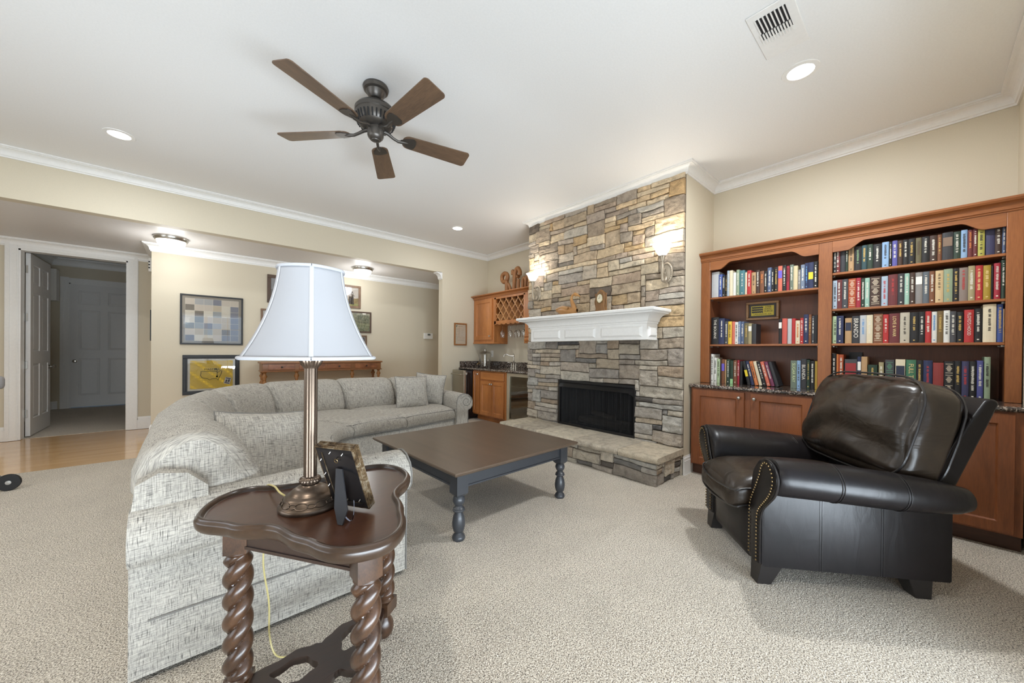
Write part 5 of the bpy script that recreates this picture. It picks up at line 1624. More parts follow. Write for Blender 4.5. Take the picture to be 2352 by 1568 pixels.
# ------------------------------------------------------------------ hall: console table, pictures, thermostat
oak = wood('console_oak', srgb(110, 70, 40), srgb(160, 108, 64), 'X', 7, 0.4, 0.2, 6)
oak_d = wood('console_drawer_burl', srgb(104, 62, 38), srgb(164, 106, 66), 'X', 14, 0.4, 0.2, 1.5)
oak_l = plain('console_turned_leg', srgb(146, 98, 50), 0.4, bscale=20, bstr=0.05, coat=0.15)
cn = thing('console_table', (1.63, 6.50, 0), 'long wooden console table with drawers and turned legs behind the sofa', 'table')
cx0, cx1, cy0_, cy1_ = 0.765, 2.50, 6.33, 6.66
MB().box(cx0 - 0.02, cy0_ - 0.02, 0.975, cx1 + 0.02, cy1_ + 0.01, 1.0).build('tabletop', oak, parent=cn, bevel=0.006, bseg=3)
mb = MB().box(cx0, cy0_, 0.865, cx1, cy1_, 0.975)
mb.box(cx0 - 0.012, cy0_ - 0.012, 0.852, cx1 + 0.012, cy1_, 0.868)
mb.build('apron', oak, parent=cn, bevel=0.004)
for a, b_ in ((0.835, 1.175), (1.235, 1.60), (1.625, 1.99), (2.06, 2.43)):
    d_ = MB().box(a, cy0_ - 0.008, 0.882, b_, cy0_ + 0.01, 0.963).build('drawer', oak_d, parent=cn, bevel=0.003)
    MB().lathe([(0.0, 0.0), (0.007, 0.0), (0.007, -0.010), (0.014, -0.016), (0.012, -0.025), (0.0, -0.027)], cx=(a + b_) / 2, cy=cy0_ - 0.008, cz=0.922, seg=14, axis='Y').build('knob', plain('dark_knob', srgb(52, 44, 38), 0.4), parent=d_, smooth=True)
lp = [(0.026, 0.0), (0.032, 0.03), (0.020, 0.07), (0.018, 0.10)]
z = 0.10
for k in range(7):
    lp += [(0.018, z), (0.026, z + 0.012), (0.020, z + 0.022), (0.036, z + 0.055), (0.020, z + 0.088), (0.018, z + 0.1)]
    z += 0.105
lp += [(0.030, 0.845), (0.030, 0.855)]
for x in (0.795, 1.205, 2.025, 2.47):
    for y in (6.365, 6.62):
        if y > 6.5 and 1.0 < x < 2.2: continue
        MB().lathe(lp, cx=x, cy=y, seg=20).build('leg', oak_l, parent=cn, smooth=True, angle=60)
MB().box(cx0 + 0.02, cy0_ + 0.02, 0.10, cx1 - 0.02, cy1_ - 0.02, 0.125).build('lower_shelf', oak, parent=cn, bevel=0.004)

def frame_y(name, x0, x1, z0, z1, fw, mat, label, cat='picture', yw=YP, th=0.022, matw=0, matcol=None, artfn=None, glass=True, slope=0):
    t = thing(name, ((x0 + x1) / 2, yw - th / 2, z0), label, cat)
    mb = MB()
    yf = yw - th
    for a in ((x0, z0, x1, z0 + fw), (x0, z1 - fw, x1, z1), (x0, z0 + fw, x0 + fw, z1 - fw), (x1 - fw, z0 + fw, x1, z1 - fw)):
        mb.box(a[0], yf, a[1], a[2], yw - 0.001, a[3])
        if slope:
            s_ = fw * 0.3
            mb.box(a[0] + (s_ if a[2] - a[0] < a[3] - a[1] else 0), yf - slope, a[1] + (s_ if a[2] - a[0] > a[3] - a[1] else 0), a[2] - (s_ if a[2] - a[0] < a[3] - a[1] else 0), yf, a[3] - (s_ if a[2] - a[0] > a[3] - a[1] else 0))
    mb.build('frame', mat, parent=t, bevel=0.003)
    ix0, ix1, iz0, iz1 = x0 + fw, x1 - fw, z0 + fw, z1 - fw
    yb = yf + 0.010
    if matw:
        MB().box(ix0, yb, iz0, ix1, yb + 0.004, iz1).build('mat_board', matcol, parent=t)
    if artfn: artfn(t, ix0 + matw, ix1 - matw, iz0 + matw, iz1 - matw, yb - 0.0015)
    if glass:
        MB().box(ix0, yf + 0.004, iz0, ix1, yf + 0.005, iz1).build('glass', M['picture_glass'], parent=t)
    return t
def quad(mb, x0, x1, z0, z1, y, mi=0): return mb.add([(x0, y, z0), (x1, y, z0), (x1, y, z1), (x0, y, z1)], [(0, 1, 2, 3)], mi)
# patchwork picture
def art_patch(t, x0, x1, z0, z1, y):
    cols = [srgb(226, 218, 202), srgb(150, 158, 164), srgb(196, 182, 160), srgb(96, 90, 88), srgb(212, 200, 186), srgb(128, 138, 146), srgb(172, 174, 178), srgb(110, 118, 140)]
    ms = [plain('patch_%d' % i, c, 0.7) for i, c in enumerate(cols)]
    mb = MB()
    quad(mb, x0, x1, z0, z1, y, 0)
    rr = random.Random(5)
    nx, nz = 6, 7
    for i in range(nx):
        for j in range(nz):
            a = x0 + (x1 - x0) * (i + 0.02) / nx; b_ = x0 + (x1 - x0) * (i + 0.98) / nx
            c = z0 + (z1 - z0) * (j + 0.02) / nz; d_ = z0 + (z1 - z0) * (j + 0.98) / nz
            quad(mb, a, b_, c, d_, y - 0.0006, rr.choice([0, 1, 2, 4, 4, 5, 6, 3, 0, 7]) if i not in (5,) else rr.choice([7, 7, 4]))
    mb.build('artwork', ms, parent=t)
frame_y('patchwork_picture', -0.127, 0.566, 1.243, 1.938, 0.022, M['black'], 'large thin black framed patchwork picture, upper left on the hall wall', artfn=art_patch, matw=0.03, matcol=plain('grey_mat', srgb(140, 134, 126), 0.8))
def art_flag(t, x0, x1, z0, z1, y):
    fl = MB(); rows = []
    for j in range(13):
        rows.append([(x0 + 0.008 + (x1 - x0 - 0.016) * i / 16, y - 0.002 - 0.003 * math.sin(i * 0.9 + j * 1.1), z0 + 0.008 + (z1 - z0 - 0.016) * j / 12) for i in range(17)])
    fl.grid(rows)
    f_ = fl.build('yellow_flag', plain('flag_yellow', srgb(226, 188, 40), 0.5), parent=t, smooth=True)
    cx, cz = (x0 + x1) / 2 + 0.01, (z0 + z1) / 2 - 0.0
    m = MB()
    outl = [(-0.130, 0.045), (-0.128, 0.020), (-0.135, -0.010), (-0.120, -0.040), (-0.095, -0.052), (-0.060, -0.058), (-0.035, -0.078), (-0.018, -0.064), (0.010, -0.060), (0.040, -0.058), (0.058, -0.082), (0.066, -0.062), (0.072, -0.036), (0.086, -0.010), (0.094, 0.018), (0.100, 0.050), (0.088, 0.060), (0.070, 0.040), (0.050, 0.028), (0.035, 0.044), (0.010, 0.046), (-0.060, 0.046), (-0.130, 0.048)]
    m.tube([(cx + a, y - 0.009, cz + b_) for a, b_ in outl], 0.0026, 6)
    m.tube([(cx + 0.045, y - 0.009, cz - 0.03), (cx + 0.045, y - 0.009, cz + 0.085)], 0.0022, 6)
    m.lathe([(0.0, 0), (0.012, 0)], cx=cx + 0.045, cy=y - 0.009, cz=cz - 0.03, seg=14, axis='Y')
    m.box(cx + 0.020, y - 0.010, cz + 0.070, cx + 0.045, y - 0.008, cz + 0.086)
    add_text(m, 'MASTERS', 0.036, lambda a, b_, c: (cx - 0.01 + a, y - 0.008 - c, cz + 0.072 + b_), xs=1.15)
    m.build('logo_print', plain('logo_green_black', srgb(38, 48, 34), 0.6), parent=f_)
    ph = MB()
    c_, s_ = math.cos(-0.25), math.sin(-0.25)
    px, pz = cx + 0.165, cz - 0.095
    ph.add([(px + a * c_ - b_ * s_, y - 0.009, pz + a * s_ + b_ * c_) for a, b_ in ((-0.035, -0.048), (0.035, -0.048), (0.035, 0.048), (-0.035, 0.048))], [(0, 1, 2, 3)], 0)
    for (u0, u1, v0, v1) in ((-0.028, 0.028, -0.040, -0.028), (-0.022, -0.004, -0.024, 0.012), (0.004, 0.024, -0.018, 0.020), (-0.028, 0.028, 0.026, 0.040)):
        ph.add([(px + a * c_ - b_ * s_, y - 0.0095, pz + a * s_ + b_ * c_) for a, b_ in ((u0, v0), (u1, v0), (u1, v1), (u0, v1))], [(0, 1, 2, 3)], 1)
    ph.build('small_photo', [plain('photo_grey', srgb(150, 146, 140), 0.4), plain('photo_dark', srgb(42, 40, 42), 0.4)], parent=t)
frame_y('flag_picture', -0.099, 0.527, 0.545, 1.098, 0.052, M['black'], 'black framed yellow golf flag picture, below the patchwork picture', artfn=art_flag, matw=0.018, matcol=plain('white_mat', srgb(222, 218, 208), 0.8), slope=0.012)
wal = wood('dark_walnut_frame', srgb(62, 46, 36), srgb(92, 70, 54), 'Z', 9, 0.5, 0.1, 3)
rus = wood('rustic_brown_frame', srgb(88, 66, 48), srgb(132, 104, 80), 'Z', 14, 0.5, 0.1, 2)
def flat_art(*layers):
    """layers: (fx0, fx1, fz0, fz1, material)"""
    def fn(t, x0, x1, z0, z1, y):
        mb = MB(); ms = []
        for k, (a, b_, c, d_, m_) in enumerate(layers):
            if m_ not in ms: ms.append(m_)
            quad(mb, x0 + (x1 - x0) * a, x0 + (x1 - x0) * b_, z0 + (z1 - z0) * c, z0 + (z1 - z0) * d_, y - 0.0004 * k, ms.index(m_))
        mb.build('artwork', ms, parent=t)
    return fn
frame_y('dark_photo', 0.865, 1.27, 1.91, 2.345, 0.05, wal, 'dark walnut framed grey photo, highest at left, partly behind the lampshade', artfn=flat_art((0, 1, 0, 1, plain('photo_grey_flat', srgb(116, 112, 110), 0.5)), (0.45, 1, 0.0, 0.62, plain('photo_pale', srgb(206, 202, 196), 0.5))))
frame_y('small_print', 0.784, 1.10, 1.56, 1.81, 0.03, rus, 'small brown framed print with white mat, left of the lampshade', artfn=flat_art((0, 1, 0, 1, plain('print_white', srgb(222, 220, 216), 0.6)), (0.3, 0.8, 0.2, 0.8, plain('print_grey', srgb(150, 146, 140), 0.6))))
def art_golfer(t, x0, x1, z0, z1, y):
    mb = MB()
    sky = plain('photo_sky', srgb(206, 196, 184), 0.5); gr = plain('photo_brush', srgb(142, 122, 76), 0.6); gd = plain('photo_green', srgb(150, 152, 84), 0.6); dk = plain('photo_figure_dark', srgb(48, 42, 44), 0.6); wh = plain('photo_figure_light', srgb(206, 200, 196), 0.6)
    ms = [sky, gr, gd, dk, wh]
    quad(mb, x0, x1, z0, z1, y, 0)
    h = z1 - z0; w_ = x1 - x0
    n = 20; rows = [[], []]
    for i in range(n + 1):
        f = i / n
        rows[0].append((x0 + w_ * f, y - 0.0004, z0)); rows[1].append((x0 + w_ * f, y - 0.0004, z0 + h * (0.34 + 0.05 * noise.noise(Vector((f * 9, 1, 1))) + 0.10 * f)))
    k = len(mb.v); mb.grid(rows, 1)
    quad(mb, x0, x1, z0, z0 + h * 0.12, y - 0.0008, 2)
    def fig(cx, top, mat_top, s_):
        mb.add([(cx + a * s_, y - 0.0012, z0 + h * 0.08 + b_ * s_) for a, b_ in [(-0.02, 0), (0.03, 0), (0.022, 0.12), (0.018, 0.20), (-0.016, 0.20), (-0.022, 0.12)]], [tuple(range(6))], 3)
        mb.add([(cx + a * s_, y - 0.0014, z0 + h * 0.08 + b_ * s_) for a, b_ in [(-0.020, 0.12), (0.020, 0.12), (0.018, 0.205), (-0.016, 0.205)]], [tuple(range(4))], mat_top)
        mb.add([(cx + 0.012 * s_ * math.cos(q), y - 0.0016, z0 + h * 0.08 + 0.225 * s_ + 0.014 * s_ * math.sin(q)) for q in [2 * PI * i / 10 for i in range(10)]], [tuple(range(10))], 3)
        mb.add([(cx + a * s_, y - 0.0015, z0 + h * 0.08 + b_ * s_) for a, b_ in [(0.015, 0.19), (0.045, 0.15), (0.042, 0.145), (0.012, 0.18)]], [tuple(range(4))], mat_top)
    fig(x0 + w_ * 0.46, 0, 4, 1.15); fig(x0 + w_ * 0.60, 0, 3, 0.95)
    mb.build('artwork', ms, parent=t)
frame_y('golfer_photo', 1.93, 2.272, 1.928, 2.33, 0.042, rus, 'rustic brown framed photo of two people standing in a field, upper right of the lampshade', artfn=art_golfer)
def art_course(t, x0, x1, z0, z1, y):
    m, nt, b = nmat('painted_landscape')
    v = coords(nt)
    n = noise_tex(nt, v, 26, 5, 0.7)
    sp = nt.nodes.new('ShaderNodeSeparateXYZ'); tc = nt.nodes.new('ShaderNodeTexCoord'); nt.links.new(tc.outputs['Generated'], sp.inputs[0])
    r = ramp(nt, sp.outputs[2], [(0.0, srgb(92, 108, 66)), (0.30, srgb(122, 138, 84)), (0.42, srgb(176, 176, 132)), (0.47, srgb(74, 88, 56)), (0.85, srgb(120, 130, 104)), (0.95, srgb(212, 208, 192))])
    c = mixc(nt, 0.55, r.outputs[0], ramp(nt, n.outputs[0], [(0.38, srgb(60, 74, 48)), (0.6, srgb(190, 190, 160))]).outputs[0])
    nt.links.new(c, b.inputs['Base Color'])
    MB().box(x0, y, z0, x1, y + 0.002, z1).build('artwork', m, parent=t)
frame_y('landscape_painting', 1.98, 2.462, 1.498, 1.878, 0.028, wal, 'dark framed green golf course landscape painting, right of the lampshade', artfn=art_course)
frame_y('lower_photo', 2.10, 2.386, 1.16, 1.452, 0.026, rus, 'small brown framed photo under the green landscape painting', artfn=flat_art((0, 1, 0, 1, plain('photo_tan', srgb(168, 160, 148), 0.5)), (0.1, 0.95, 0.7, 0.95, plain('photo_band', srgb(96, 92, 96), 0.5)), (0.1, 0.95, 0.1, 0.6, plain('photo_mid', srgb(128, 116, 104), 0.5))))
def art_cert(t, x0, x1, z0, z1, y):
    mb = MB()
    quad(mb, x0, x1, z0, z1, y, 0)
    h = z1 - z0; w_ = x1 - x0; rr = random.Random(3)
    for k in range(15):
        zz = z1 - h * (0.20 + 0.045 * k); L = w_ * rr.uniform(0.28, 0.42)
        quad(mb, (x0 + x1) / 2 - L, (x0 + x1) / 2 + L, zz, zz + 0.0022, y - 0.0004, 1)
    quad(mb, (x0 + x1) / 2 - w_ * 0.2, (x0 + x1) / 2 + w_ * 0.25, z1 - h * 0.11, z1 - h * 0.095, y - 0.0004, 1)
    mb.add([(x0 + w_ * 0.06, y - 0.0005, z1 - h * 0.12), (x0 + w_ * 0.12, y - 0.0005, z1 - h * 0.13), (x0 + w_ * 0.20, y - 0.0005, z1 - h * 0.05), (x0 + w_ * 0.12, y - 0.0005, z1 - h * 0.04)], [(0, 1, 2, 3)], 2)
    mb.build('artwork', [plain('certificate_paper', srgb(226, 214, 188), 0.6), plain('certificate_ink', srgb(150, 134, 112), 0.6), plain('certificate_ribbon', srgb(70, 110, 90), 0.6)], parent=t)
frame_y('framed_certificate', 3.533, 3.804, 1.288, 1.693, 0.026, wood('honey_frame', srgb(122, 78, 40), srgb(160, 108, 60), 'Z', 9, 0.4, 0.2), 'narrow honey-brown framed certificate on the pier left of the bar cabinet', artfn=art_cert, yw=YB)
th = thing('thermostat', (3.62, YP - 0.012, 1.43), 'small white thermostat on the hall wall', 'thermostat')
MB().box(3.52, YP - 0.028, 1.425, 3.724, YP, 1.545).build('case', M['white_plastic'], parent=th, bevel=0.006)
MB().box(3.60, YP - 0.0292, 1.495, 3.665, YP - 0.027, 1.53).build('display', plain('lcd_grey', srgb(96, 98, 92), 0.3), parent=th)

# ------------------------------------------------------------------ wheeled stand at the left edge
ws = thing('wheeled_stand', (-1.17, 5.0, 0), 'grey tubular stand on a black wheel with silver hub at the left edge', 'stand')
wx, wy, wr = -1.135, 5.0, 0.067
mb = MB(); mb.lathe([(wr - 0.022, -0.014), (wr - 0.004, -0.014), (wr, -0.008), (wr, 0.008), (wr - 0.004, 0.014), (wr - 0.022, 0.014)], cx=wx, cy=wy, cz=wr, seg=36, axis='Y')
whl = mb.build('wheel', M['black'], parent=ws, smooth=True)
MB().lathe([(wr - 0.021, -0.010), (wr - 0.030, -0.013), (0.020, -0.006), (0.016, -0.015), (0.0, -0.017)], cx=wx, cy=wy, cz=wr, seg=30, axis='Y').build('hub', plain('hub_silver', srgb(176, 174, 170), 0.35, 0.3), parent=whl, smooth=True)
MB().tube([(wx, wy + 0.02, wr), (wx - 0.04, wy + 0.02, wr + 0.03), (wx - 0.09, wy + 0.02, wr + 0.10), (wx - 0.11, wy + 0.02, 0.5), (wx - 0.105, wy + 0.02, 0.88)], 0.014, 10).build('frame_tube', plain('grey_metal_tube', srgb(120, 118, 118), 0.4, 0.6), parent=ws, smooth=True)
mb = MB(); add_rbox(mb, (wx - 0.075, wy, 0.895), (0.055, 0.03, 0.055), 0.03, 6); mb.build('grip', plain('grey_grip', srgb(130, 126, 124), 0.6), parent=ws, smooth=True, angle=180)
# the stand's far side, on its own wheel
MB().lathe([(0.0, -0.014), (wr - 0.004, -0.014), (wr, -0.008), (wr, 0.008), (wr - 0.004, 0.014), (0.0, 0.014)], cx=wx - 0.46, cy=wy, cz=wr, seg=30, axis='Y').build('wheel', M['black'], parent=ws, smooth=True)
MB().tube([(wx - 0.09, wy + 0.02, wr + 0.10), (wx - 0.38, wy + 0.02, wr + 0.10), (wx - 0.46, wy + 0.02, wr)], 0.014, 10).build('cross_tube', MC['grey_metal_tube'], parent=ws, smooth=True)

# ------------------------------------------------------------------ coffee table
ca = math.radians(1.6)
tb = thing('coffee_table', (1.752, 2.455, 0), 'large square charcoal coffee table with turned legs', 'table', rotz=ca)
def cl_(n, mb, mat, **kw): return mb.build(n, mat, parent=tb, local=True, **kw)
hx, hy = 0.598, 0.612; TZ = 0.457
mb = MB()
pr = [(0, TZ), (0.012, TZ), (0.016, TZ - 0.006), (0.012, TZ - 0.016), (0.0, TZ - 0.026), (-0.006, TZ - 0.028)]
mb.sweep([(o - 0.016, z) for o, z in pr], [(-hx, -hy), (hx, -hy), (hx, hy), (-hx, hy)], closed=True, side=-1)
mb.add([(-hx + 0.016, -hy + 0.016, TZ), (hx - 0.016, -hy + 0.016, TZ), (hx - 0.016, hy - 0.016, TZ), (-hx + 0.016, hy - 0.016, TZ)], [(0, 1, 2, 3)])
mb.box(-hx + 0.02, -hy + 0.02, TZ - 0.028, hx - 0.02, hy - 0.02, TZ - 0.002)
cl_('tabletop', mb, M['table_grey'], smooth=True, angle=30)
ia = 0.065
lx, ly = hx - 0.100, hy - 0.105
mb = MB()
for s_ in (-1, 1):
    mb.box(-lx, s_ * (ly + 0.018) - 0.01, 0.335, lx, s_ * (ly + 0.018) + 0.01, TZ - 0.028)
    mb.box(s_ * (lx + 0.018) - 0.01, -ly, 0.335, s_ * (lx + 0.018) + 0.01, ly, TZ - 0.028)
    mb.box(-lx, s_ * (ly + 0.021) - 0.013, 0.330, lx, s_ * (ly + 0.021) + 0.013, 0.343)
    mb.box(s_ * (lx + 0.021) - 0.013, -ly, 0.330, s_ * (lx + 0.021) + 0.013, ly, 0.343)
cl_('apron', mb, M['table_leg'], bevel=0.003)
for sx in (-1, 1):
    for sy in (-1, 1):
        x, y = sx * lx, sy * ly
        mb = MB(); b_ = 0.042
        mb.box(x - b_, y - b_, 0.295, x + b_, y + b_, TZ - 0.028)
        # pyramid shoulders
        mb.add([(x - b_, y - b_, 0.295), (x + b_, y - b_, 0.295), (x + b_, y + b_, 0.295), (x - b_, y + b_, 0.295), (x - 0.028, y - 0.028, 0.278), (x + 0.028, y - 0.028, 0.278), (x + 0.028, y + 0.028, 0.278), (x - 0.028, y + 0.028, 0.278)],
               [(0, 1, 5, 4), (1, 2, 6, 5), (2, 3, 7, 6), (3, 0, 4, 7), (4, 5, 6, 7)])
        mb.lathe([(0.0, 0.0), (0.036, 0.0), (0.041, 0.008), (0.041, 0.018), (0.036, 0.030), (0.026, 0.040), (0.024, 0.046), (0.033, 0.056), (0.040, 0.085), (0.041, 0.110), (0.036, 0.145), (0.026, 0.170), (0.024, 0.176),
                  (0.037, 0.182), (0.039, 0.188), (0.034, 0.194), (0.036, 0.199), (0.028, 0.206), (0.022, 0.216), (0.030, 0.226), (0.038, 0.242), (0.039, 0.254), (0.034, 0.270), (0.028, 0.280), (0.0, 0.281)], cx=x, cy=y, seg=28)
        cl_('leg', mb, M['table_leg'], smooth=True, angle=40)

# ------------------------------------------------------------------ sectional sofa
NODES = [  # s, front (x, y), back (x, y)
    (0.0, (0.83, 1.835), (-0.165, 1.835)), (1.0, (0.83, 2.60), (-0.175, 2.66)), (2.0, (0.86, 3.12), (-0.175, 3.50)),
    (3.0, (0.97, 3.46), (0.02, 4.32)), (4.0, (1.19, 3.68), (0.50, 4.90)), (5.0, (1.78, 3.76), (1.30, 5.06)), (6.0, (2.12, 3.82), (1.98, 4.98)), (7.0, (2.48, 3.88), (2.62, 4.80))]
NS = 24
FL = crom([(p[0], p[1], 0) for _, p, _ in NODES], NS); KL = crom([(k[0], k[1], 0) for _, _, k in NODES], NS)
def smap(s, t, z):
    u = max(0.0, min(7.0, s)) * NS; i = min(int(u), len(FL) - 2); f = u - i
    F_ = FL[i].lerp(FL[i + 1], f); K_ = KL[i].lerp(KL[i + 1], f)
    p = F_.lerp(K_, t)
    return Vector((p.x, p.y, z))
# running length along the sofa for the weave
ARC = [0.0]
for i in range(1, len(FL)): ARC.append(ARC[-1] + ((FL[i] + KL[i]) / 2 - (FL[i - 1] + KL[i - 1]) / 2).length)
def arc(s):
    u = max(0.0, min(7.0, s)) * NS; i = min(int(u), len(FL) - 2); return ARC[i] + (ARC[i + 1] - ARC[i]) * (u - i)
def depth(s): return (smap(s, 1, 0) - smap(s, 0, 0)).length
sofa = thing('sectional_sofa', (1.0, 3.6, 0), 'grey tweed curved corner sectional sofa with rolled arms', 'sofa')
def loft(prof_fn, s0, s1, n, closed=True, cap=True, puff=0.0):
    """prof_fn(s, f) -> list of (t, z); f runs 0..1"""
    mb = MB(); rows = []; uvs = []; prs = []
    for i in range(n + 1):
        f = i / n; s = s0 + (s1 - s0) * f
        pr = prof_fn(s, f); D = depth(s); row = [smap(s, t, z) for t, z in pr]
        L = 0.0; uv = []
        for j, (t, z) in enumerate(pr):
            if j: L += math.hypot((t - pr[j - 1][0]) * D, z - pr[j - 1][1])
            uv.append((arc(s), L))
        rows.append(row); uvs += uv; prs.append([(t * D, z) for t, z in pr])
    mb.grid(rows, closeu=False, uv=uvs)
    if cap:
        m_ = len(rows[0])
        for r_ in (0, n):
            c = sum((Vector(p) for p in rows[r_]), Vector()) / m_
            nb_ = rows[1] if r_ == 0 else rows[n - 1]
            out_ = (c - sum((Vector(p) for p in nb_), Vector()) / m_).normalized()
            uvc = (sum(q[0] for q in prs[r_]) / m_, sum(q[1] for q in prs[r_]) / m_)
            rings = []; uvr = []
            for (k_, o_) in ((1.0, 0.0), (0.8, puff * 0.55), (0.5, puff * 0.9), (0.2, puff)):
                rings.append([c + (Vector(p) - c) * k_ + out_ * o_ for p in rows[r_]])
                uvr += [(uvc[0] + (q[0] - uvc[0]) * k_, uvc[1] + (q[1] - uvc[1]) * k_) for q in prs[r_]]
            mb.grid(rings, closeu=True, uv=uvr)
            mb.add(rings[-1], [tuple(range(m_))], 0, uvr[-m_:])
    return mb
def ease(f, w=0.10, lo=0.86):
    e = min(f, 1 - f) / w
    e = min(1, max(0, e)); return lo + (1 - lo) * math.sqrt(max(0, 1 - (1 - e) ** 2))
# base with skirt
def base_prof_(s, f): return [(0.03, 0.015), (0.028, 0.20), (0.030, 0.215), (0.030, 0.235), (0.028, 0.30), (0.05, 0.33), (0.55, 0.335), (0.94, 0.33), (0.985, 0.30), (0.985, 0.015)]
loft(base_prof_, 0, 7, 90).build('base', M['tweed'], parent=sofa, smooth=True, angle=50)
# back frame
def backf(s, f):
    D = depth(s); t1 = 0.985; th = 0.20 / D
    return [(t1 - th, 0.30), (t1 - th, 0.66), (t1 - th * 0.7, 0.72), (t1 - th * 0.3, 0.735), (t1, 0.70), (t1 + 0.01, 0.60), (t1, 0.30)]
loft(backf, 0, 7, 90).build('back_frame', M['tweed'], parent=sofa, smooth=True, angle=60)
# seat cushions
def seat(s0, s1):
    def pf(s, f):
        e = ease(f, 0.10, 0.62); D = depth(s)
        bul = 0.020 * (1 - (2 * f - 1) ** 4)
        cz = 0.395; hh = 0.062
        pts = []
        t0, t1 = 0.0, 1 - 0.34 / D
        for (tt, zz) in [(0.02 / D, -1), (0.0, -0.7), (-0.012 / D, 0.0), (0.004 / D, 0.75), (0.035 / D, 1.0), (0.15 / D, 1.10), (0.35 / D, 1.15), (0.55, None), (t1, 1.0), (t1, -1)]:
            if zz is None: tt = (0.35 / D + t1) / 2; zz = 1.12
            pts.append((tt, cz + hh * zz * (e if zz > 0 else 1) + (bul if zz > 0.9 else 0)))
        return pts
    g = 0.012
    return loft(pf, s0 + g, s1 - g, 26, puff=0.012)
SEATS = [(0.20, 1.12), (1.12, 2.35), (2.35, 4.0), (4.0, 5.0), (5.0, 7.0)]
for a, b_ in SEATS:
    so = seat(a, b_).build('seat_cushion', M['tweed'], parent=sofa, smooth=True, angle=70)
    pp = MB(); n = 30
    for (tt, zz) in ((0.018, 0.452), (0.004, 0.336)):
        pts = [smap(a + 0.01 + (b_ - a - 0.02) * i / n, tt / depth(a), zz - 0.006 * (1 - ease(i / n, 0.12, 0.0))) for i in range(n + 1)]
        pp.tube(pts, 0.0045, 6)
    pp.build('piping', M['piping'], parent=so, smooth=True)
# back cushions
BACKS = [(0.135, 1.0, 0.03), (1.0, 2.0, 0.0), (2.0, 3.0, 0.0), (3.0, 4.0, 0.0), (4.0, 5.0, 0.0), (5.0, 6.0, 0.0), (6.0, 7.0, 0.0)]
def back(s0, s1, extra):
    def pf(s, f):
        D = depth(s); e = ease(f, 0.15, 0.66); e2 = ease(f, 0.15, 0.88)
        raw = [(-0.40, 0.43), (-0.425, 0.50), (-0.40, 0.62), (-0.345, 0.72), (-0.285, 0.785), (-0.215, 0.822), (-0.150, 0.825), (-0.075, 0.80), (-0.020, 0.755), (0.006, 0.69), (0.008, 0.62), (-0.03, 0.56), (-0.12, 0.44)]
        cx, cz = -0.19, 0.60
        out = []
        for a, z in raw:
            out.append((1.0 + (cx + (a - cx) * e) / D, cz + (z + (extra if z > 0.6 else 0) - cz) * e2))
        return out
    return loft(pf, s0 + 0.008, s1 - 0.008, 26, puff=0.015)
for a, b_, ex in BACKS:
    bo = back(a, b_, ex).build('back_cushion', M['tweed'], parent=sofa, smooth=True, angle=75)
# rolled arms
def arm(s, sgn):
    """sgn -1: near end (outside is -y), +1: right end"""
    S = smap(s, 0, 0); K_ = smap(s, 1, 0)
    if sgn < 0: S.y += 0.150; K_.y += 0.150
    d = (K_ - S).normalized(); o = Vector((d.y, -d.x, 0)) if sgn > 0 else Vector((-d.y, d.x, 0))
    if sgn < 0 and o.y > 0: o = -o
    if sgn > 0 and o.x < 0: o = -o
    prof = [(0.0, 0.02), (0.0, 0.30), (0.0, 0.50), (0.004, 0.565), (0.020, 0.610), (0.055, 0.640), (0.105, 0.650), (0.160, 0.636), (0.205, 0.600), (0.226, 0.550), (0.222, 0.495), (0.195, 0.458), (0.165, 0.448), (0.158, 0.42), (0.158, 0.30), (0.158, 0.20), (0.160, 0.02)]
    L = depth(s); mb = MB(); rows = []; uvs = []
    stations = [0.0, 0.006, 0.02] + [0.05 + (L - 0.05 + 0.034) * i / 10 for i in range(11)]
    lenp = [0.0]
    for j in range(1, len(prof)): lenp.append(lenp[-1] + math.hypot(prof[j][0] - prof[j - 1][0], prof[j][1] - prof[j - 1][1]))
    for q in stations:
        k = {0.0: 0.93, 0.006: 0.975, 0.02: 1.0}.get(q, 1.0)
        drop = -0.035 * max(0, (q - 0.3) / L)
        rows.append([S + d * (q - 0.035) + o * ((a - 0.11) * k + 0.11) + Vector((0, 0, (z - 0.4) * (k if z > 0.4 else 1) + 0.4 + (drop if z > 0.4 else 0))) for a, z in prof])
        uvs += [(l, q) for l in lenp]
    mb.grid(rows, uv=uvs)
    c = sum(rows[0], Vector()) / len(prof); c = S + d * (-0.035) + o * 0.08 + Vector((0, 0, 0.40))
    m_ = len(prof)
    mb.add([c] + rows[0], [(0, j + 1, j + 2) for j in range(m_ - 1)] + [(0, m_, 1)], 0, [(0, 0)] + [((p - c).dot(o), p.z) for p in rows[0]])
    mb.add([r_ for r_ in rows[-1]], [tuple(range(m_))], 0, [(0, p.z) for p in rows[-1]])
    a_ = mb.build('arm', M['tweed'], parent=sofa, smooth=True, angle=60)
    # piping around the front scroll and a hem line on the outer panel
    pp = MB()
    pp.tube([S + d * (-0.034) + o * ((a - 0.11) * 0.97 + 0.11) + Vector((0, 0, z)) for a, z in prof[1:-1]], 0.0045, 6)
    # scroll spiral
    sp = []
    for k in range(22):
        an = k / 21 * 1.55 * 2 * PI; r_ = 0.078 - 0.055 * k / 21
        sp.append(S + d * (-0.037) + o * (0.135 + r_ * math.cos(-an + 2.6)) + Vector((0, 0, 0.552 + r_ * math.sin(-an + 2.6))))
    pp.tube(sp, 0.003, 6)
    pp.tube([S + d * (q - 0.03) + o * 0.161 + Vector((0, 0, 0.215)) for q in (0.0, L * 0.5, L - 0.02)], 0.004, 6)
    pp.tube([S + d * (-0.034) + o * 0.161 + Vector((0, 0, z)) for z in (0.02, 0.2, 0.43)], 0.004, 6)
    pp.build('piping', M['piping'], parent=a_, smooth=True)
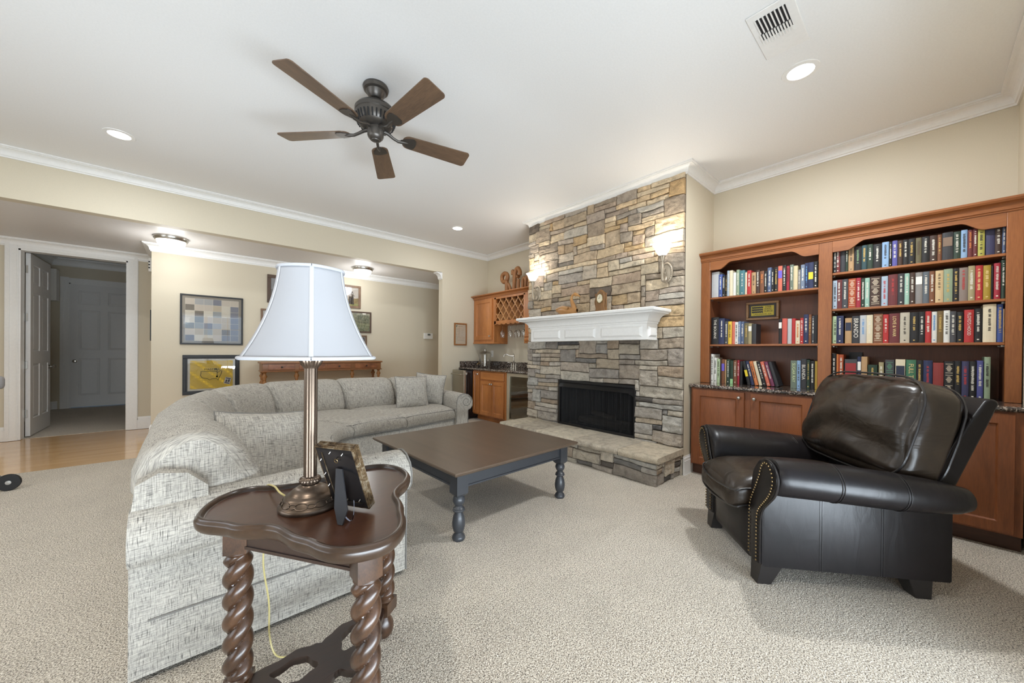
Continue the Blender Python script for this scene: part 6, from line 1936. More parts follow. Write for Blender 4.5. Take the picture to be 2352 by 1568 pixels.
arm(0.0, -1); arm(7.0, 1)

def pillow(name, center, w_, h_, th, rot, label):
    t = bpy.data.objects.new
    mb = MB(); n = 14; vs = {}; 
    for side in (-1, 1):
        rows = []; uv = []
        for i in range(n + 1):
            row = []
            for j in range(n + 1):
                u = -1 + 2 * i / n; v = -1 + 2 * j / n
                e = (1 - abs(u) ** 2.6) * (1 - abs(v) ** 2.6)
                pin = 1 - 0.07 * (1 - abs(u)) * 0 - 0.06 * (1 - (abs(v)) ** 2) * abs(u) ** 3 * 1.0
                piv = 1 - 0.06 * (1 - (abs(u)) ** 2) * abs(v) ** 3
                x = u * w_ / 2 * pin; z = v * h_ / 2 * piv
                y = side * (0.004 + (th / 2) * max(0, e) ** 0.55) + 0.006 * noise.noise(Vector((u * 2.1, v * 2.3, side * 3)))
                row.append(Vector((x, y, z))); uv.append((x + side, z))
            rows.append(row)
        mb.grid(rows, uv=uv)
    R_ = Matrix.Translation(center) @ rot
    o = mb.build(name, M['tweed'], smooth=True, angle=80)
    me = o.data; off = o.location.copy()
    for v in me.vertices: v.co = v.co + off
    o.matrix_world = R_; WM[o.name] = R_
    e = []
    for k in range(41):
        a = k / 40 * 4; q = int(min(3.999, a)); f = a - q
        u, v = [(-1 + 2 * f, -1), (1, -1 + 2 * f), (1 - 2 * f, 1), (-1, 1 - 2 * f)][q]
        pin = 1 - 0.06 * (1 - v * v) * abs(u) ** 3; piv = 1 - 0.06 * (1 - u * u) * abs(v) ** 3
        e.append((u * w_ / 2 * pin, 0, v * h_ / 2 * piv))
    MB().tube(e, 0.006, 6).build('piping', M['piping'], parent=o, local=True, smooth=True)
    return props(o, label, 'cushion', 'throw pillows on the sofa')
E_ = lambda x, y, z: (Matrix.Rotation(math.radians(z), 4, 'Z') @ Matrix.Rotation(math.radians(x), 4, 'X') @ Matrix.Rotation(math.radians(y), 4, 'Y'))
pillow('throw_pillow', (0.30, 2.36, 0.640), 0.46, 0.43, 0.20, E_(-20, 8, 22), 'square tweed throw pillow nearest the table lamp')
pillow('throw_pillow', (2.10, 4.30, 0.66), 0.42, 0.40, 0.15, E_(-16, 2, -4), 'square tweed throw pillow leaning in front at the far right end of the sofa')
pillow('throw_pillow', (2.41, 4.42, 0.675), 0.40, 0.40, 0.14, E_(-14, 6, -38), 'square tweed throw pillow against the far right sofa arm, behind the other')
# ------------------------------------------------------------------ trefoil end table
ET = 0.68
et = thing('end_table', (0.36, 1.32, 0), 'dark mahogany clover-shaped end table with barley-twist legs', 'table')
OUT = [(0.010, 1.467), (0.026, 1.536), (0.065, 1.606), (0.124, 1.648), (0.181, 1.646), (0.227, 1.615), (0.279, 1.590), (0.345, 1.578), (0.42, 1.59), (0.50, 1.622), (0.587, 1.629), (0.649, 1.600), (0.683, 1.536), (0.690, 1.464), (0.672, 1.395),
       (0.630, 1.331), (0.594, 1.300), (0.562, 1.262), (0.546, 1.222), (0.538, 1.179), (0.526, 1.140), (0.508, 1.100), (0.492, 1.052), (0.464, 1.000), (0.427, 0.966), (0.386, 0.951), (0.345, 0.956), (0.306, 0.972), (0.274, 0.999), (0.251, 1.038), (0.235, 1.085),
       (0.216, 1.122), (0.205, 1.148), (0.196, 1.180), (0.184, 1.222), (0.160, 1.258), (0.122, 1.286), (0.094, 1.314), (0.076, 1.345), (0.054, 1.374), (0.030, 1.403), (0.014, 1.432)]
def smooth_closed(P, n):
    out = []
    m = len(P)
    for i in range(m):
        p0, p1, p2, p3 = [Vector(P[(i + k) % m]) for k in (-1, 0, 1, 2)]
        for k in range(n):
            t = k / n
            out.append(0.5 * ((2 * p1) + (p2 - p0) * t + (2 * p0 - 5 * p1 + 4 * p2 - p3) * t * t + (3 * p1 - p0 - 3 * p2 + p3) * t ** 3))
    return out
OC = smooth_closed(OUT, 4)
rim = [(-0.022, ET - 0.014), (-0.018, ET - 0.012), (-0.016, ET - 0.004), (-0.012, ET), (-0.007, ET + 0.001), (-0.003, ET - 0.001), (-0.001, ET - 0.006), (0.003, ET - 0.009), (0.005, ET - 0.014), (0.004, ET - 0.028), (0.001, ET - 0.036), (-0.006, ET - 0.044), (-0.03, ET - 0.047)]
mb = MB().sweep(rim, OC, closed=True, side=1)
mb.build('rim', M['end_rim'], parent=et, smooth=True, angle=32)
cen = Vector((0.36, 1.33))
mb = MB()
n = len(OC)
P_ = []
for i, p in enumerate(OC):
    a = (OC[(i + 1) % n] - OC[i - 1]).normalized(); nn = Vector((-a.y, a.x))
    P_.append(p - nn * 0.020 if (p - nn * 0.020 - cen).length < (p - cen).length else p + nn * 0.020)
vs = [(cen.x, cen.y, ET - 0.0135)] + [(p.x, p.y, ET - 0.0135) for p in P_]
mb.add(vs, [(0, i + 1, (i + 1) % n + 1) for i in range(n)])
vs = [(cen.x, cen.y, ET - 0.046)] + [(p.x, p.y, ET - 0.046) for p in P_]
mb.add(vs, [(0, i + 1, (i + 1) % n + 1) for i in range(n)])
mb.build('tabletop', M['end_top'], parent=et)
LEGS = [(0.112, 1.418), (0.367, 1.022), (0.606, 1.478)]
mb = MB()
for i in range(3):
    a = Vector(LEGS[i]); b_ = Vector(LEGS[(i + 1) % 3]); d = (b_ - a).normalized(); nn = Vector((-d.y, d.x))
    q = [a + nn * 0.010, b_ + nn * 0.010, b_ - nn * 0.010, a - nn * 0.010]
    mb.prism([(p.x, p.y) for p in q], 'Z', 0.580, ET - 0.044)
    q = [a + nn * 0.014, b_ + nn * 0.014, b_ - nn * 0.014, a - nn * 0.014]
    mb.prism([(p.x, p.y) for p in q], 'Z', 0.574, 0.583)
mb.build('apron', M['end_dark'], parent=et)
for i, (x, y) in enumerate(LEGS):
    mb = MB(); rows = []
    # square block on top
    ang = math.atan2(y - 1.30, x - 0.36)
    c_, s_ = math.cos(ang), math.sin(ang); b_ = 0.034
    def rot(a, q): return (x + a * c_ - q * s_, y + a * s_ + q * c_)
    k = [rot(-b_, -b_), rot(b_ * 0.85, -b_), rot(b_, -b_ * 0.5), rot(b_, b_ * 0.5), rot(b_ * 0.85, b_), rot(-b_, b_)]
    mb.prism(k, 'Z', 0.560, ET - 0.044)
    mb.prism([rot(-b_ * 1.05, -b_ * 1.05), rot(b_ * 1.05, -b_ * 1.05), rot(b_ * 1.05, b_ * 1.05), rot(-b_ * 1.05, b_ * 1.05)], 'Z', 0.105, 0.155)
    seg = 32; zz = 0.165; pr = []
    nz = 120; z0_, z1_ = 0.165, 0.550; pitch = 0.136
    for j in range(nz + 1):
        z = z0_ + (z1_ - z0_) * j / nz
        row = []
        fade = min(1, (z - z0_) / 0.02, (z1_ - z) / 0.02)
        for q in range(seg):
            a = 2 * PI * q / seg
            ph = 2 * (a - 2 * PI * z / pitch)
            lob = abs(math.cos(ph / 2)) ** 0.62
            r_ = 0.0195 + 0.0215 * lob * fade + 0.008 * (1 - fade)
            row.append((x + r_ * math.cos(a), y + r_ * math.sin(a), z))
        rows.append(row)
    mb.grid(rows, closeu=True)
    mb.lathe([(0.0, 0.562), (0.034, 0.562), (0.036, 0.556), (0.030, 0.550), (0.026, 0.546), (0.0, 0.546)], cx=x, cy=y, seg=28)
    mb.lathe([(0.0, 0.150), (0.034, 0.150), (0.038, 0.158), (0.032, 0.166), (0.024, 0.170), (0.0, 0.170)], cx=x, cy=y, seg=28)
    mb.lathe([(0.0, 0.0), (0.020, 0.0), (0.032, 0.014), (0.038, 0.036), (0.036, 0.058), (0.026, 0.078), (0.022, 0.086), (0.028, 0.094), (0.032, 0.104), (0.0, 0.106)], cx=x, cy=y, seg=28)
    mb.build('leg', M['end_leg'], parent=et, smooth=True, angle=45)
# pierced shelf stretcher: three curved arms joined round openings
mb = MB()
c0 = Vector((0.362, 1.306))
N_ = 120; hole_n = 36
def outer(a):
    # clover-like outline reaching the legs
    best = 0.075
    for (x, y) in LEGS:
        la = math.atan2(y - c0.y, x - c0.x); dl = (a - la + PI) % (2 * PI) - PI
        R_ = math.hypot(x - c0.x, y - c0.y) - 0.01
        v = R_ * math.exp(-(dl / 0.36) ** 2) + 0.015 * math.cos(6 * dl)
        best = max(best, v, 0.105 + 0.01 * math.cos(9 * dl))
    return best
# three loops: each sector between legs has a solid rim with an opening inside
zt, zb = 0.142, 0.118
for i in range(3):
    x, y = LEGS[i]; la = math.atan2(y - c0.y, x - c0.x); R_ = math.hypot(x - c0.x, y - c0.y)
    # arm with pierced teardrop
    ca_, sa_ = math.cos(la), math.sin(la)
    outl = []; hole = []
    K = 40
    for q in range(K):
        f = q / K; a = 2 * PI * f
        # closed param around the arm axis
        u = 0.5 - 0.5 * math.cos(a)          # 0 near centre, 1 at the leg
        sgn = 1 if math.sin(a) >= 0 else -1
        wo = (0.050 + 0.075 * math.sin(PI * min(1, u * 1.05)) ** 1.2 * (1 - 0.55 * u) + 0.006 * math.cos(u * 22)) * (abs(math.sin(a)) ** 0.35)
        outl.append((-0.03 + u * (R_ + 0.01), sgn * wo * (1 - 0.50 * u ** 2)))
        uh = 0.5 - 0.5 * math.cos(a)
        wh = (0.010 + 0.052 * math.sin(PI * uh) ** 1.1 + 0.004 * math.cos(uh * 20)) * (abs(math.sin(a)) ** 0.5)
        hole.append((0.045 + uh * (R_ - 0.13), sgn * wh * (1 - 0.35 * uh)))
    def W_(p): return (c0.x + p[0] * ca_ - p[1] * sa_, c0.y + p[0] * sa_ + p[1] * ca_)
    rows = []
    for (ring, z) in ((outl, zt), (hole, zt), (hole, zb), (outl, zb), (outl, zt)):
        rows.append([W_(p) + (z - 0.0004 * i,) for p in ring])
    mb.grid(rows, closeu=True)
st_ = mb.build('stretcher', M['end_dark'], parent=et, smooth=True, angle=40)

# ------------------------------------------------------------------ table lamp
LX, LY, LZ = 0.299, 1.357, ET - 0.013
tl = thing('table_lamp', (LX, LY, LZ), 'tall table lamp with fluted metal column and white bell shade', 'lamp')
def L_(n, mb, mat, **kw): return mb.build(n, mat, parent=tl, **kw)
base = [(0.0, 0.0), (0.092, 0.0), (0.094, 0.005), (0.093, 0.012), (0.090, 0.015), (0.088, 0.018), (0.076, 0.038), (0.070, 0.044), (0.062, 0.047), (0.060, 0.050), (0.054, 0.057), (0.040, 0.066), (0.028, 0.070), (0.026, 0.074), (0.0, 0.074)]
bo = L_('base', MB().lathe(base, cx=LX, cy=LY, cz=LZ, seg=72, mod=lambda r_, z, a: r_ + (0.0025 * math.cos(9 * a) * math.cos((z - 0.028) * 130) if 0.017 <= z <= 0.040 else 0)), M['pewter'], smooth=True, angle=50)
# chain-link relief on the sloping band
rl = MB()
for k in range(9):
    a0 = 2 * PI * k / 9
    for (da, rr, ww) in ((0.0, 0.0155, 0.0105), (0.35, 0.010, 0.0065)):
        pts = []
        for q in range(17):
            t_ = 2 * PI * q / 16
            aa = a0 + da + rr * 1.25 * math.cos(t_) / 0.083; zz = 0.0285 + ww * 0.85 * math.sin(t_)
            r_ = 0.088 - (zz - 0.018) * 0.60 + 0.001
            pts.append((LX + r_ * math.cos(aa), LY + r_ * math.sin(aa), LZ + zz))
        rl.tube(pts, 0.0014, 6, cap=False)
rl.build('relief', M['pewter'], parent=bo, smooth=True)
L_('collar', MB().lathe([(0.0, 0.070), (0.018, 0.070), (0.022, 0.074), (0.029, 0.079), (0.032, 0.087), (0.029, 0.095), (0.022, 0.100), (0.0, 0.101)], cx=LX, cy=LY, cz=LZ, seg=72, mod=lambda r_, z, a: r_ * (1 + (0.055 * math.cos(24 * a) if 0.076 < z < 0.098 else 0))), M['pewter'], smooth=True, angle=60)
L_('column', MB().lathe([(0.0, 0.099), (0.0205, 0.099), (0.0205, 0.462), (0.0, 0.463)], cx=LX, cy=LY, cz=LZ, seg=96, mod=lambda r_, z, a: r_ * (1 - 0.11 * (1 - abs(math.cos(5 * a))) ) if r_ > 0 else 0), M['pewter'], smooth=True, angle=60)
L_('capital', MB().lathe([(0.0, 0.460), (0.022, 0.460), (0.024, 0.465), (0.028, 0.470), (0.033, 0.482), (0.036, 0.494), (0.030, 0.502), (0.020, 0.506), (0.010, 0.52), (0.008, 0.60), (0.0, 0.60)], cx=LX, cy=LY, cz=LZ, seg=72, mod=lambda r_, z, a: r_ * (1 + (0.06 * math.cos(20 * a) if 0.468 < z < 0.500 else 0))), M['pewter'], smooth=True, angle=60)
# shade: six gently bowed panels, bell profile
HB, HTP = 1.163, 1.452
phi0 = math.atan2(-LY, -LX)     # one seam faces the room
def bell(f): return 0.101 + (0.206 - 0.101) * (0.30 * f + 0.70 * f ** 2.1)
def shade_r(a, f):
    d = (a - phi0) % (PI / 3) - PI / 6
    hexr = math.cos(PI / 6) / math.cos(d)
    return bell(f) * (0.38 * hexr + 0.62)
rows = []; NA = 72; NF = 26
for j in range(NF + 1):
    f = 1 - j / NF
    rows.append([(LX + shade_r(phi0 + 2 * PI * k / NA, f) * math.cos(phi0 + 2 * PI * k / NA), LY + shade_r(phi0 + 2 * PI * k / NA, f) * math.sin(phi0 + 2 * PI * k / NA), HTP - f * (HTP - HB)) for k in range(NA)])
sh = L_('lamp_shade', MB().grid(rows, closeu=True), M['shade'], smooth=True, angle=30)
so_ = sh.modifiers.new('thick', 'SOLIDIFY'); so_.thickness = 0.002; so_.offset = -1
tr = MB()
for f, r_ in ((0.0, 0.005), (1.0, 0.0055)):
    pts = [(LX + (shade_r(phi0 + 2 * PI * k / NA, f) + 0.001) * math.cos(phi0 + 2 * PI * k / NA), LY + (shade_r(phi0 + 2 * PI * k / NA, f) + 0.001) * math.sin(phi0 + 2 * PI * k / NA), HTP - f * (HTP - HB)) for k in range(NA + 1)]
    tr.tube(pts, r_, 8, cap=False, flat=1.0)
for k in range(6):
    a = phi0 + k * PI / 3; rows = []
    for j in range(NF + 1):
        f = j / NF; r_ = shade_r(a, f) + 0.0016
        z = HTP - f * (HTP - HB); tx, ty = -math.sin(a), math.cos(a)
        rows.append([(LX + r_ * math.cos(a) + q * 0.0065 * tx, LY + r_ * math.sin(a) + q * 0.0065 * ty, z) for q in (-1, -0.6, 0.6, 1)])
    for row in rows:
        for q in (0, 3):
            p = row[q]; row[q] = (p[0] - 0.002 * math.cos(a), p[1] - 0.002 * math.sin(a), p[2])
    tr.grid(rows)
tr.build('shade_trim', M['shade_trim'], parent=sh, smooth=True)
mb = MB()
for k in range(3):
    a = phi0 + PI / 6 + k * 2 * PI / 3
    mb.tube([(LX, LY, HTP - 0.012), (LX + 0.098 * math.cos(a), LY + 0.098 * math.sin(a), HTP - 0.002)], 0.0016, 6)
mb.tube([(LX, LY, LZ + 0.60), (LX, LY, HTP - 0.010)], 0.003, 8)
mb.build('harp', M['pewter'], parent=tl)
MB().lathe([(0.0, HTP - 0.014), (0.006, HTP - 0.012), (0.004, HTP + 0.002), (0.008, HTP + 0.008), (0.004, HTP + 0.016), (0.0, HTP + 0.018)], cx=LX, cy=LY, seg=16).build('finial', M['pewter'], parent=tl, smooth=True)
cord = [(LX - 0.045, LY + 0.08, LZ + 0.010), (LX - 0.07, LY + 0.10, LZ + 0.03), (LX - 0.075, LY + 0.19, LZ + 0.028), (0.215, 1.66, 0.66), (0.220, 1.665, 0.55), (0.207, 1.66, 0.38), (0.225, 1.655, 0.22), (0.228, 1.655, 0.09), (0.245, 1.63, 0.02), (0.29, 1.60, 0.008), (0.35, 1.56, 0.006), (0.45, 1.50, 0.006)]
MB().tube(crom(cord, 8), 0.0032, 8).build('power_cord', plain('clear_gold_cord', srgb(204, 190, 130), 0.35), parent=tl, smooth=True)

# ------------------------------------------------------------------ picture frame seen from behind
fO = Vector((0.433, 1.184, ET - 0.006)); fw_ = Vector((math.cos(math.radians(122)), math.sin(math.radians(122)), 0)); _nn = Vector((-fw_.y, fw_.x, 0))
fup = Vector((0, 0, math.cos(math.radians(21)))) + _nn * math.sin(math.radians(21))
fn_ = fw_.cross(fup).normalized()
if fn_.dot(Vector((1, 0.6, 0))) < 0: fn_ = -fn_      # away from the viewer: the picture side
FW, FH, FT = 0.142, 0.228, 0.030
pf_ = thing('photo_frame', (0.40, 1.21, ET - 0.013), 'ornate photo frame seen from behind with black easel back on the end table', 'photo frame')
def fP(a, b_, c): return fO + fw_ * a + fup * b_ + fn_ * c
def fbox(mb, a0, a1, b0, b1, c0_, c1_):
    return mb.add([fP(a0, b0, c0_), fP(a1, b0, c0_), fP(a1, b1, c0_), fP(a0, b1, c0_), fP(a0, b0, c1_), fP(a1, b0, c1_), fP(a1, b1, c1_), fP(a0, b1, c1_)], [(0, 3, 2, 1), (4, 5, 6, 7), (0, 1, 5, 4), (1, 2, 6, 5), (2, 3, 7, 6), (3, 0, 4, 7)])
# outer moulding with rough carved edge
mb = MB(); q_ = 0.018
for (a0, a1, b0, b1) in ((0, FW, 0, q_), (0, FW, FH - q_, FH), (0, q_, q_, FH - q_), (FW - q_, FW, q_, FH - q_)):
    fbox(mb, a0, a1, b0, b1, 0, FT)
for edge in range(4):
    L = FW if edge % 2 == 0 else FH
    nb = int(L / 0.006)
    for k in range(nb):
        u = (k + 0.5) / nb * L; h_ = 0.0012 + 0.0018 * abs(noise.noise(Vector((k * 0.9, edge * 7, 0))))
        for c_ in (0.006, 0.014, 0.024):
            s2 = 0.0026
            if edge == 0: fbox(mb, u - s2, u + s2, -h_, 0, c_ - s2, c_ + s2)
            elif edge == 1: fbox(mb, -h_, 0, u - s2, u + s2, c_ - s2, c_ + s2)
            elif edge == 2: fbox(mb, u - s2, u + s2, FH, FH + h_, c_ - s2, c_ + s2)
            else: fbox(mb, FW, FW + h_, u - s2, u + s2, c_ - s2, c_ + s2)
def antique():
    m, nt, b = nmat('antique_silver_gilt')
    v = coords(nt); n = noise_tex(nt, v, 34, 5, 0.65, 0.8)
    r = ramp(nt, n.outputs[0], [(0.34, srgb(58, 44, 32)), (0.5, srgb(124, 102, 74)), (0.66, srgb(176, 166, 146))])
    nt.links.new(r.outputs[0], b.inputs['Base Color']); b.inputs['Metallic'].default_value = 0.6; b.inputs['Roughness'].default_value = 0.4
    bump(nt, n.outputs[0], 0.6, 0.003, b)
    return m
mb.build('moulding', antique(), parent=pf_)
mb = MB(); fbox(mb, q_ - 0.004, FW - q_ + 0.004, q_ - 0.004, FH - q_ + 0.004, 0.0035, 0.008)
fbox(mb, 0.004, FW - 0.004, 0.004, 0.008, -0.0008, 0.001); fbox(mb, 0.004, FW - 0.004, FH - 0.008, FH - 0.004, -0.0008, 0.001); fbox(mb, 0.004, 0.018, 0.008, FH - 0.008, -0.0008, 0.001); fbox(mb, FW - 0.018, FW - 0.004, 0.008, FH - 0.008, -0.0008, 0.001)
fbox(mb, 0.018, FW - 0.018, 0.008, 0.02, -0.0008, 0.001); fbox(mb, 0.018, FW - 0.018, FH - 0.02, FH - 0.008, -0.0008, 0.001)
bk = mb.build('backing_board', plain('black_backing', srgb(16, 15, 17), 0.28, coat=0.3), parent=pf_)
mb = MB(); fbox(mb, q_ - 0.003, FW - q_ + 0.003, q_ - 0.003, FH - q_ + 0.003, FT - 0.012, FT - 0.010)
mb.build('photo', plain('photo_print', srgb(150, 140, 128), 0.3), parent=pf_)
mb = MB()
for (a, b_) in ((FW * 0.30, FH - 0.022), (FW * 0.62, FH - 0.020), (FW * 0.93, FH * 0.78), (FW * 0.93, FH * 0.55), (FW * 0.93, FH * 0.35), (FW * 0.2, 0.03), (FW * 0.55, 0.025)):
    mb.tube([fP(a - 0.004, b_ + 0.006, 0.001), fP(a, b_, -0.004), fP(a + 0.003, b_ - 0.006, 0.001)], 0.0016, 6)
mb.build('clip', M['nickel'], parent=bk, smooth=True)
mb = MB(); mb.tube([fP(FW * 0.5 + 0.006 * math.cos(t_), FH * 0.80 + 0.007 * math.sin(t_), -0.003) for t_ in [2 * PI * k / 12 for k in range(13)]], 0.0012, 6, cap=False)
mb.build('hanging_ring', M['brass'], parent=bk, smooth=True)
# easel leg
ft = Vector((0.337, 1.142, ET - 0.0128)); tp_ = fP(FW * 0.50, FH * 0.66, 0.0)
dirw = fw_
mb = MB(); wd0, wd1 = 0.012, 0.024; kn = ft + (tp_ - ft) * 0.28
thk = (tp_ - ft).cross(dirw).normalized() * 0.0022
row = [tp_ - dirw * wd0, tp_ + dirw * wd0, kn + dirw * wd1, ft + dirw * (wd1 * 0.6), ft - dirw * (wd1 * 0.1), kn - dirw * wd1]
mb.add([p + thk for p in row] + [p - thk for p in row], [tuple(range(6)), tuple(range(11, 5, -1))] + [(i, i + 6, (i + 1) % 6 + 6, (i + 1) % 6) for i in range(6)])
mb.build('easel_leg', plain('black_easel_felt', srgb(30, 30, 34), 0.6), parent=pf_)
mb = MB(); mb.tube(crom([fP(FW * 0.35, 0.03, -0.002), fP(FW * 0.3, 0.005, -0.02) , (ft + (tp_ - ft) * 0.2) + Vector((0.03, 0.0, -0.035)), ft + (tp_ - ft) * 0.22], 5), 0.0022, 6, flat=0.4)
for i, v in enumerate(mb.v): mb.v[i] = (v[0], v[1], max(v[2], ET - 0.0125))
mb.build('ribbon', plain('satin_ribbon', srgb(170, 176, 196), 0.3), parent=pf_, smooth=True)
# ------------------------------------------------------------------ leather recliner; local x across (near side = 0), local y forward, front at 0
rc = thing('recliner', (2.19, 0.53, 0), 'dark brown leather recliner with rolled arms and brass nailheads', 'armchair', rotz=math.atan2(0.645, 0.7641))
# root matrix maps local x to the across axis and local y to the forward axis
def R_(n, mb, mat, **kw): return mb.build(n, mat, parent=rc, local=True, **kw)
RW = 0.72
LE = M['leather']
def ruv(mb): return mb
# arm shells
def recl_arm(xo, sg):
    """xo: outer plane x, sg: +1 when the inside lies towards +x"""
    tp = thing
    # section in (a = inward offset, z), roll overhangs outward
    def sec(z_top, rr):
        zc = z_top - rr
        pts = [(0.0, 0.105), (0.0, 0.20), (0.0, 0.32), (0.0, zc - rr * 0.80)]
        for k in range(15):
            a = math.radians(285 - 360 + 0) if False else math.radians(-72 - k * 250 / 14)
            pts.append((-0.055 + rr * math.cos(a) * 1.02, zc + rr * math.sin(a)))
        # over the top and down the inside
        pts = pts[:4] + [(-0.055 - rr * 1.02 * math.sin(math.radians(q)), zc - rr * math.cos(math.radians(q))) for q in range(-8, 181, 14)]
        pts += [(-0.01, z_top - 0.008), (0.055, z_top - 0.040), (0.100, z_top - 0.095), (0.118, z_top - 0.17), (0.120, 0.35), (0.120, 0.105)]
        return pts
    st = [(0.010, 0.668, 0.082, 0.93), (0.006, 0.672, 0.086, 0.97), (-0.004, 0.676, 0.090, 1.0), (-0.04, 0.676, 0.092, 1.0), (-0.18, 0.668, 0.092, 1.0), (-0.35, 0.652, 0.090, 1.0), (-0.55, 0.630, 0.086, 1.0), (-0.68, 0.612, 0.078, 1.0), (-0.77, 0.592, 0.066, 1.0), (-0.815, 0.580, 0.054, 1.0), (-0.822, 0.578, 0.050, 0.97)]
    mb = MB(); rows = []
    for (y, zt, rr, k) in st:
        rows.append([(xo + sg * ((a - 0.03) * k + 0.03), y, (z - 0.35) * k + 0.35) for a, z in sec(zt, rr)])
    mb.grid(rows, closeu=True)
    m_ = len(rows[0])
    mb.add(rows[0], [tuple(range(m_))]); mb.add(rows[-1], [tuple(range(m_))])
    a_ = R_('arm', mb, LE, smooth=True, angle=50)
    # front post facing: keyhole-shaped panel with welt and nailheads
    outl = [(0.008, 0.115), (0.008, 0.25), (0.006, 0.345), (-0.016, 0.400), (-0.070, 0.455), (-0.118, 0.505), (-0.142, 0.560), (-0.138, 0.615), (-0.098, 0.655), (-0.045, 0.662), (-0.004, 0.634), (0.020, 0.585), (0.050, 0.520), (0.086, 0.450), (0.108, 0.385), (0.112, 0.25), (0.112, 0.115)]
    oc = crom([(p[0], 0, p[1]) for p in outl], 5)
    cxf = lambda z: 0.06 if z < 0.38 else (0.06 - 0.115 * min(1, (z - 0.38) / 0.20))
    mb = MB()
    ring0 = [(xo + sg * p.x, 0.008, p.z) for p in oc]; ring1 = [(xo + sg * (cxf(p.z) + (p.x - cxf(p.z)) * 0.96), 0.020, p.z) for p in oc]
    n = len(oc)
    mb.grid([ring0, ring1], closeu=True)
    # fill as strips across: pair the left and right outline
    h = n // 2
    rows = []
    for k in range(h + 1):
        l = ring1[k]; r_ = ring1[n - 1 - k]
        rows.append([tuple(l[i] + (r_[i] - l[i]) * q / 6 + (0.006 * math.sin(PI * q / 6) if i == 1 else 0) for i in range(3)) for q in range(7)])
    mb.grid(rows)
    fp_ = R_('arm_front', mb, LE, smooth=True, angle=60)
    w_ = MB(); w_.tube([(xo + sg * p.x, 0.014, p.z) for p in oc], 0.0045, 6)
    w_.build('welt', M['leather_foot'], parent=fp_, local=True, smooth=True)
    nl = MB(); step = 0.0185
    path = [Vector((xo + sg * (cxf(p.z) + (p.x - cxf(p.z)) * 0.72), 0.027, 0.36 + (p.z - 0.36) * 0.955)) for p in oc]
    acc = 0.0
    for k in range(1, len(path)):
        seg = (path[k] - path[k - 1]).length
        while acc < seg:
            p = path[k - 1].lerp(path[k], acc / seg)
            vs, fs, _ = rbox(0.0052, 0.0042, 0.0052, 0.0042, 2)
            nl.add([(p.x + v[0], p.y + v[1], p.z + v[2]) for v in vs], fs)
            acc += step
        acc -= seg
    n_ = nl.build('nailheads', M['brass'], parent=fp_, local=True, smooth=True)
    n_['kind'] = 'stuff'
    # stitched seams over roll and side
    sm = MB()
    for y in (-0.26, -0.53):
        # interpolate station
        for off in (-0.005, 0.005):
            for i in range(len(st) - 1):
                if st[i][0] >= y >= st[i + 1][0]:
                    f = (st[i][0] - y) / (st[i][0] - st[i + 1][0]); zt = st[i][1] + f * (st[i + 1][1] - st[i][1]); rr = st[i][2] + f * (st[i + 1][2] - st[i][2])
            sm.tube([(xo + sg * (a - 0.0008), y + off, z) for a, z in sec(zt, rr + 0.0006)[:-4]], 0.0016, 5)
    sm.build('seam', M['leather_foot'], parent=a_, local=True, smooth=True)
recl_arm(0.0, 1); recl_arm(RW, -1)
# footrest front panel, seat, seat cushion
mb = MB(); add_rbox(mb, (RW / 2, -0.045, 0.225), ((RW - 0.24) / 2, 0.055, 0.155), 0.03, 8, bulge=(0, 0.03, 0)); R_('footrest', mb, LE, smooth=True, angle=180)
mb = MB(); mb.box(0.12, -0.78, 0.12, RW - 0.12, -0.06, 0.30); R_('seat_box', mb, M['leather_foot'])
mb = MB(); add_rbox(mb, (RW / 2, -0.30, 0.432), ((RW - 0.238) / 2, 0.40, 0.072), 0.05, 12, bulge=(0, 0.02, 0.045), pw=2.4)
# nose of the cushion droops
for i, v in enumerate(mb.v):
    if v[1] > -0.05: mb.v[i] = (v[0], v[1], v[2] - 0.5 * (v[1] + 0.05) ** 2 * 4)
sc_ = R_('seat_cushion', mb, M['leather_cushion'], smooth=True, angle=180)
wt = MB(); hw = (RW - 0.238) / 2
for zz in (0.462, 0.372):
    wt.tube(crom([(RW / 2 - hw + 0.0, -0.45, zz + 0.005), (RW / 2 - hw + 0.002, 0.0, zz - 0.004), (RW / 2 - hw + 0.02, 0.090, zz - 0.022), (RW / 2, 0.122, zz - 0.028), (RW / 2 + hw - 0.02, 0.090, zz - 0.022), (RW / 2 + hw - 0.002, 0.0, zz - 0.004), (RW / 2 + hw, -0.45, zz + 0.005)], 6), 0.005, 6)
wt.build('welt', M['leather_foot'], parent=sc_, local=True, smooth=True)
# back frame: leaning slab with flat side
th_ = math.radians(21)
def bk(x, d, u, t):
    """point on the leaning back: d across depth behind the cushion, u up along the back"""
    return (x, -(d + u * math.sin(th_) + t * math.cos(th_)), 0.50 + u * math.cos(th_) - t * math.sin(th_))
mb = MB()
prof = [(-0.66, 0.42), (-0.725, 0.60), (-0.955, 0.972), (-0.975, 0.985), (-1.000, 0.982), (-1.012, 0.962), (-0.865, 0.62), (-0.815, 0.50), (-0.80, 0.30), (-0.76, 0.28)]
mb.prism([(p[0], p[1]) for p in prof], 'X', 0.005, RW - 0.005)
R_('back_frame', mb, LE, bevel=0.012, bseg=3)
# hanging flap behind
mb = MB(); add_rbox(mb, (RW / 2, -0.835, 0.30), (RW / 2 - 0.04, 0.026, 0.19), 0.026, 6); R_('rear_flap', mb, LE, smooth=True, angle=180)
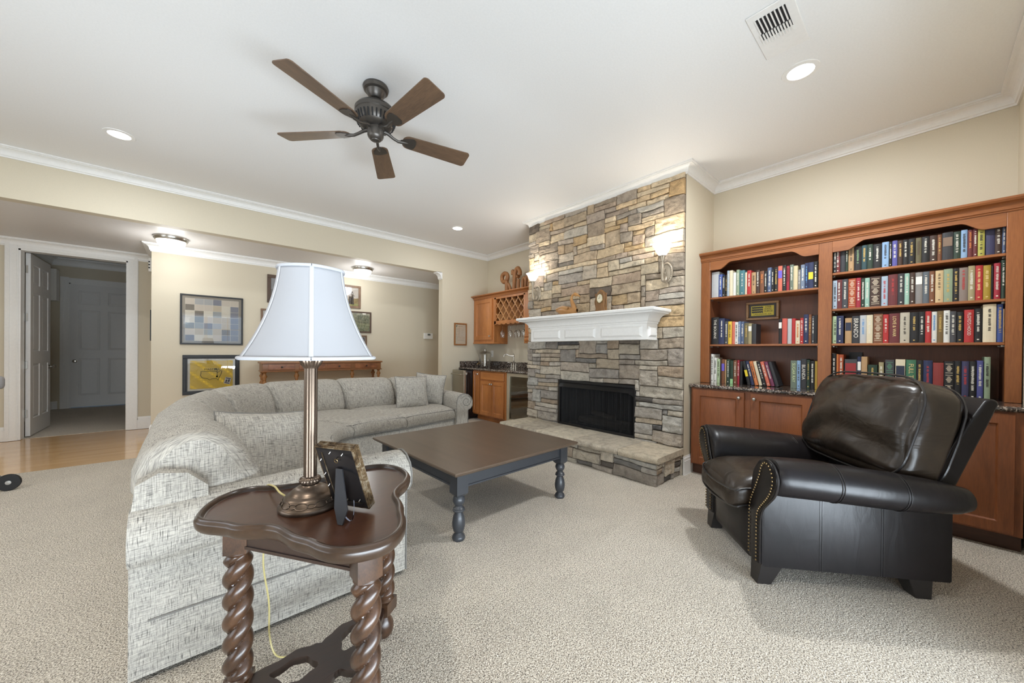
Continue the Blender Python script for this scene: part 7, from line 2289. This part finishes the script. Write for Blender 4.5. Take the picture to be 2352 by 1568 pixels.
# big back pillow, boxed with welts
mb = MB()
Mt = Matrix.Translation((RW / 2 + 0.012, -0.745, 0.798)) @ Matrix.Rotation(math.radians(17), 4, 'X')
vs, fs, uv = rbox(0.372, 0.105, 0.245, 0.060, 30, bulge=(0.015, 0.058, 0.026), pw=3.2)
out = []
for p in vs:
    x, y, z = p
    # rounded upper corners
    if z > 0: x *= 1 - 0.13 * (z / 0.26) ** 3 * abs(x) / 0.34
    # folds radiating from the lower corners and drooping across the face
    if y > 0:
        w = min(1, max(0, (y - 0.02) / 0.06))
        fold = 0.017 * math.sin(26 * (z + 0.35 * (x + 0.1) ** 2 * 3) + 2.2 * noise.noise(Vector((x * 3, z * 3, 1)))) * math.exp(-((z + 0.10) / 0.14) ** 2)
        tuft = 0.011 * math.sin(34 * x + 12 * z) * math.exp(-((z - 0.20) / 0.07) ** 2)
        y += w * (fold + tuft + 0.010 * noise.noise(Vector((x * 5, 2, z * 9))))
    out.append(Mt @ Vector((x, y, z)))
mb.add(out, fs, 0, uv)
bc_ = R_('back_cushion', mb, M['leather_cushion'], smooth=True, angle=180, weld=True, sub=1)
wt = MB()
for yy in (0.088, -0.088):
    pts = []
    for k in range(49):
        a = 2 * PI * k / 48
        ex = abs(math.cos(a)) ** 0.32 * (1 if math.cos(a) >= 0 else -1); ez = abs(math.sin(a)) ** 0.32 * (1 if math.sin(a) >= 0 else -1)
        x = 0.372 * ex; z = 0.248 * ez
        if z > 0: x *= 1 - 0.13 * (z / 0.26) ** 3 * abs(x) / 0.34
        bx_ = 1 - abs(z / 0.25) ** 3.2; bz_ = 1 - abs(x / 0.372) ** 3.2
        x += (0.010 * max(0, bx_) * (1 if x > 0 else -1)); z += 0.024 * max(0, bz_) * (1 if z > 0 else -1)
        pts.append(Mt @ Vector((x, yy, z)))
    wt.tube(pts, 0.0055, 6, cap=False)
wt.build('welt', M['leather_foot'], parent=bc_, local=True, smooth=True)
# feet: flared blocks
for (x, y, dy) in ((0.060, -0.045, 0.03), (RW - 0.060, -0.045, 0.03), (0.060, -0.70, -0.03), (RW - 0.060, -0.70, -0.03)):
    a, b_ = 0.052, 0.034
    top = [(x - a, y - a, 0.112), (x + a, y - a, 0.112), (x + a, y + a, 0.112), (x - a, y + a, 0.112)]
    bot = [(x - b_, y - b_ + dy, 0.0), (x + b_, y - b_ + dy, 0.0), (x + b_, y + b_ + dy, 0.0), (x - b_, y + b_ + dy, 0.0)]
    mb = MB(); mb.add(top + bot, [(0, 1, 2, 3), (7, 6, 5, 4), (0, 4, 5, 1), (1, 5, 6, 2), (2, 6, 7, 3), (3, 7, 4, 0)])
    R_('foot', mb, M['leather_foot'], bevel=0.003)
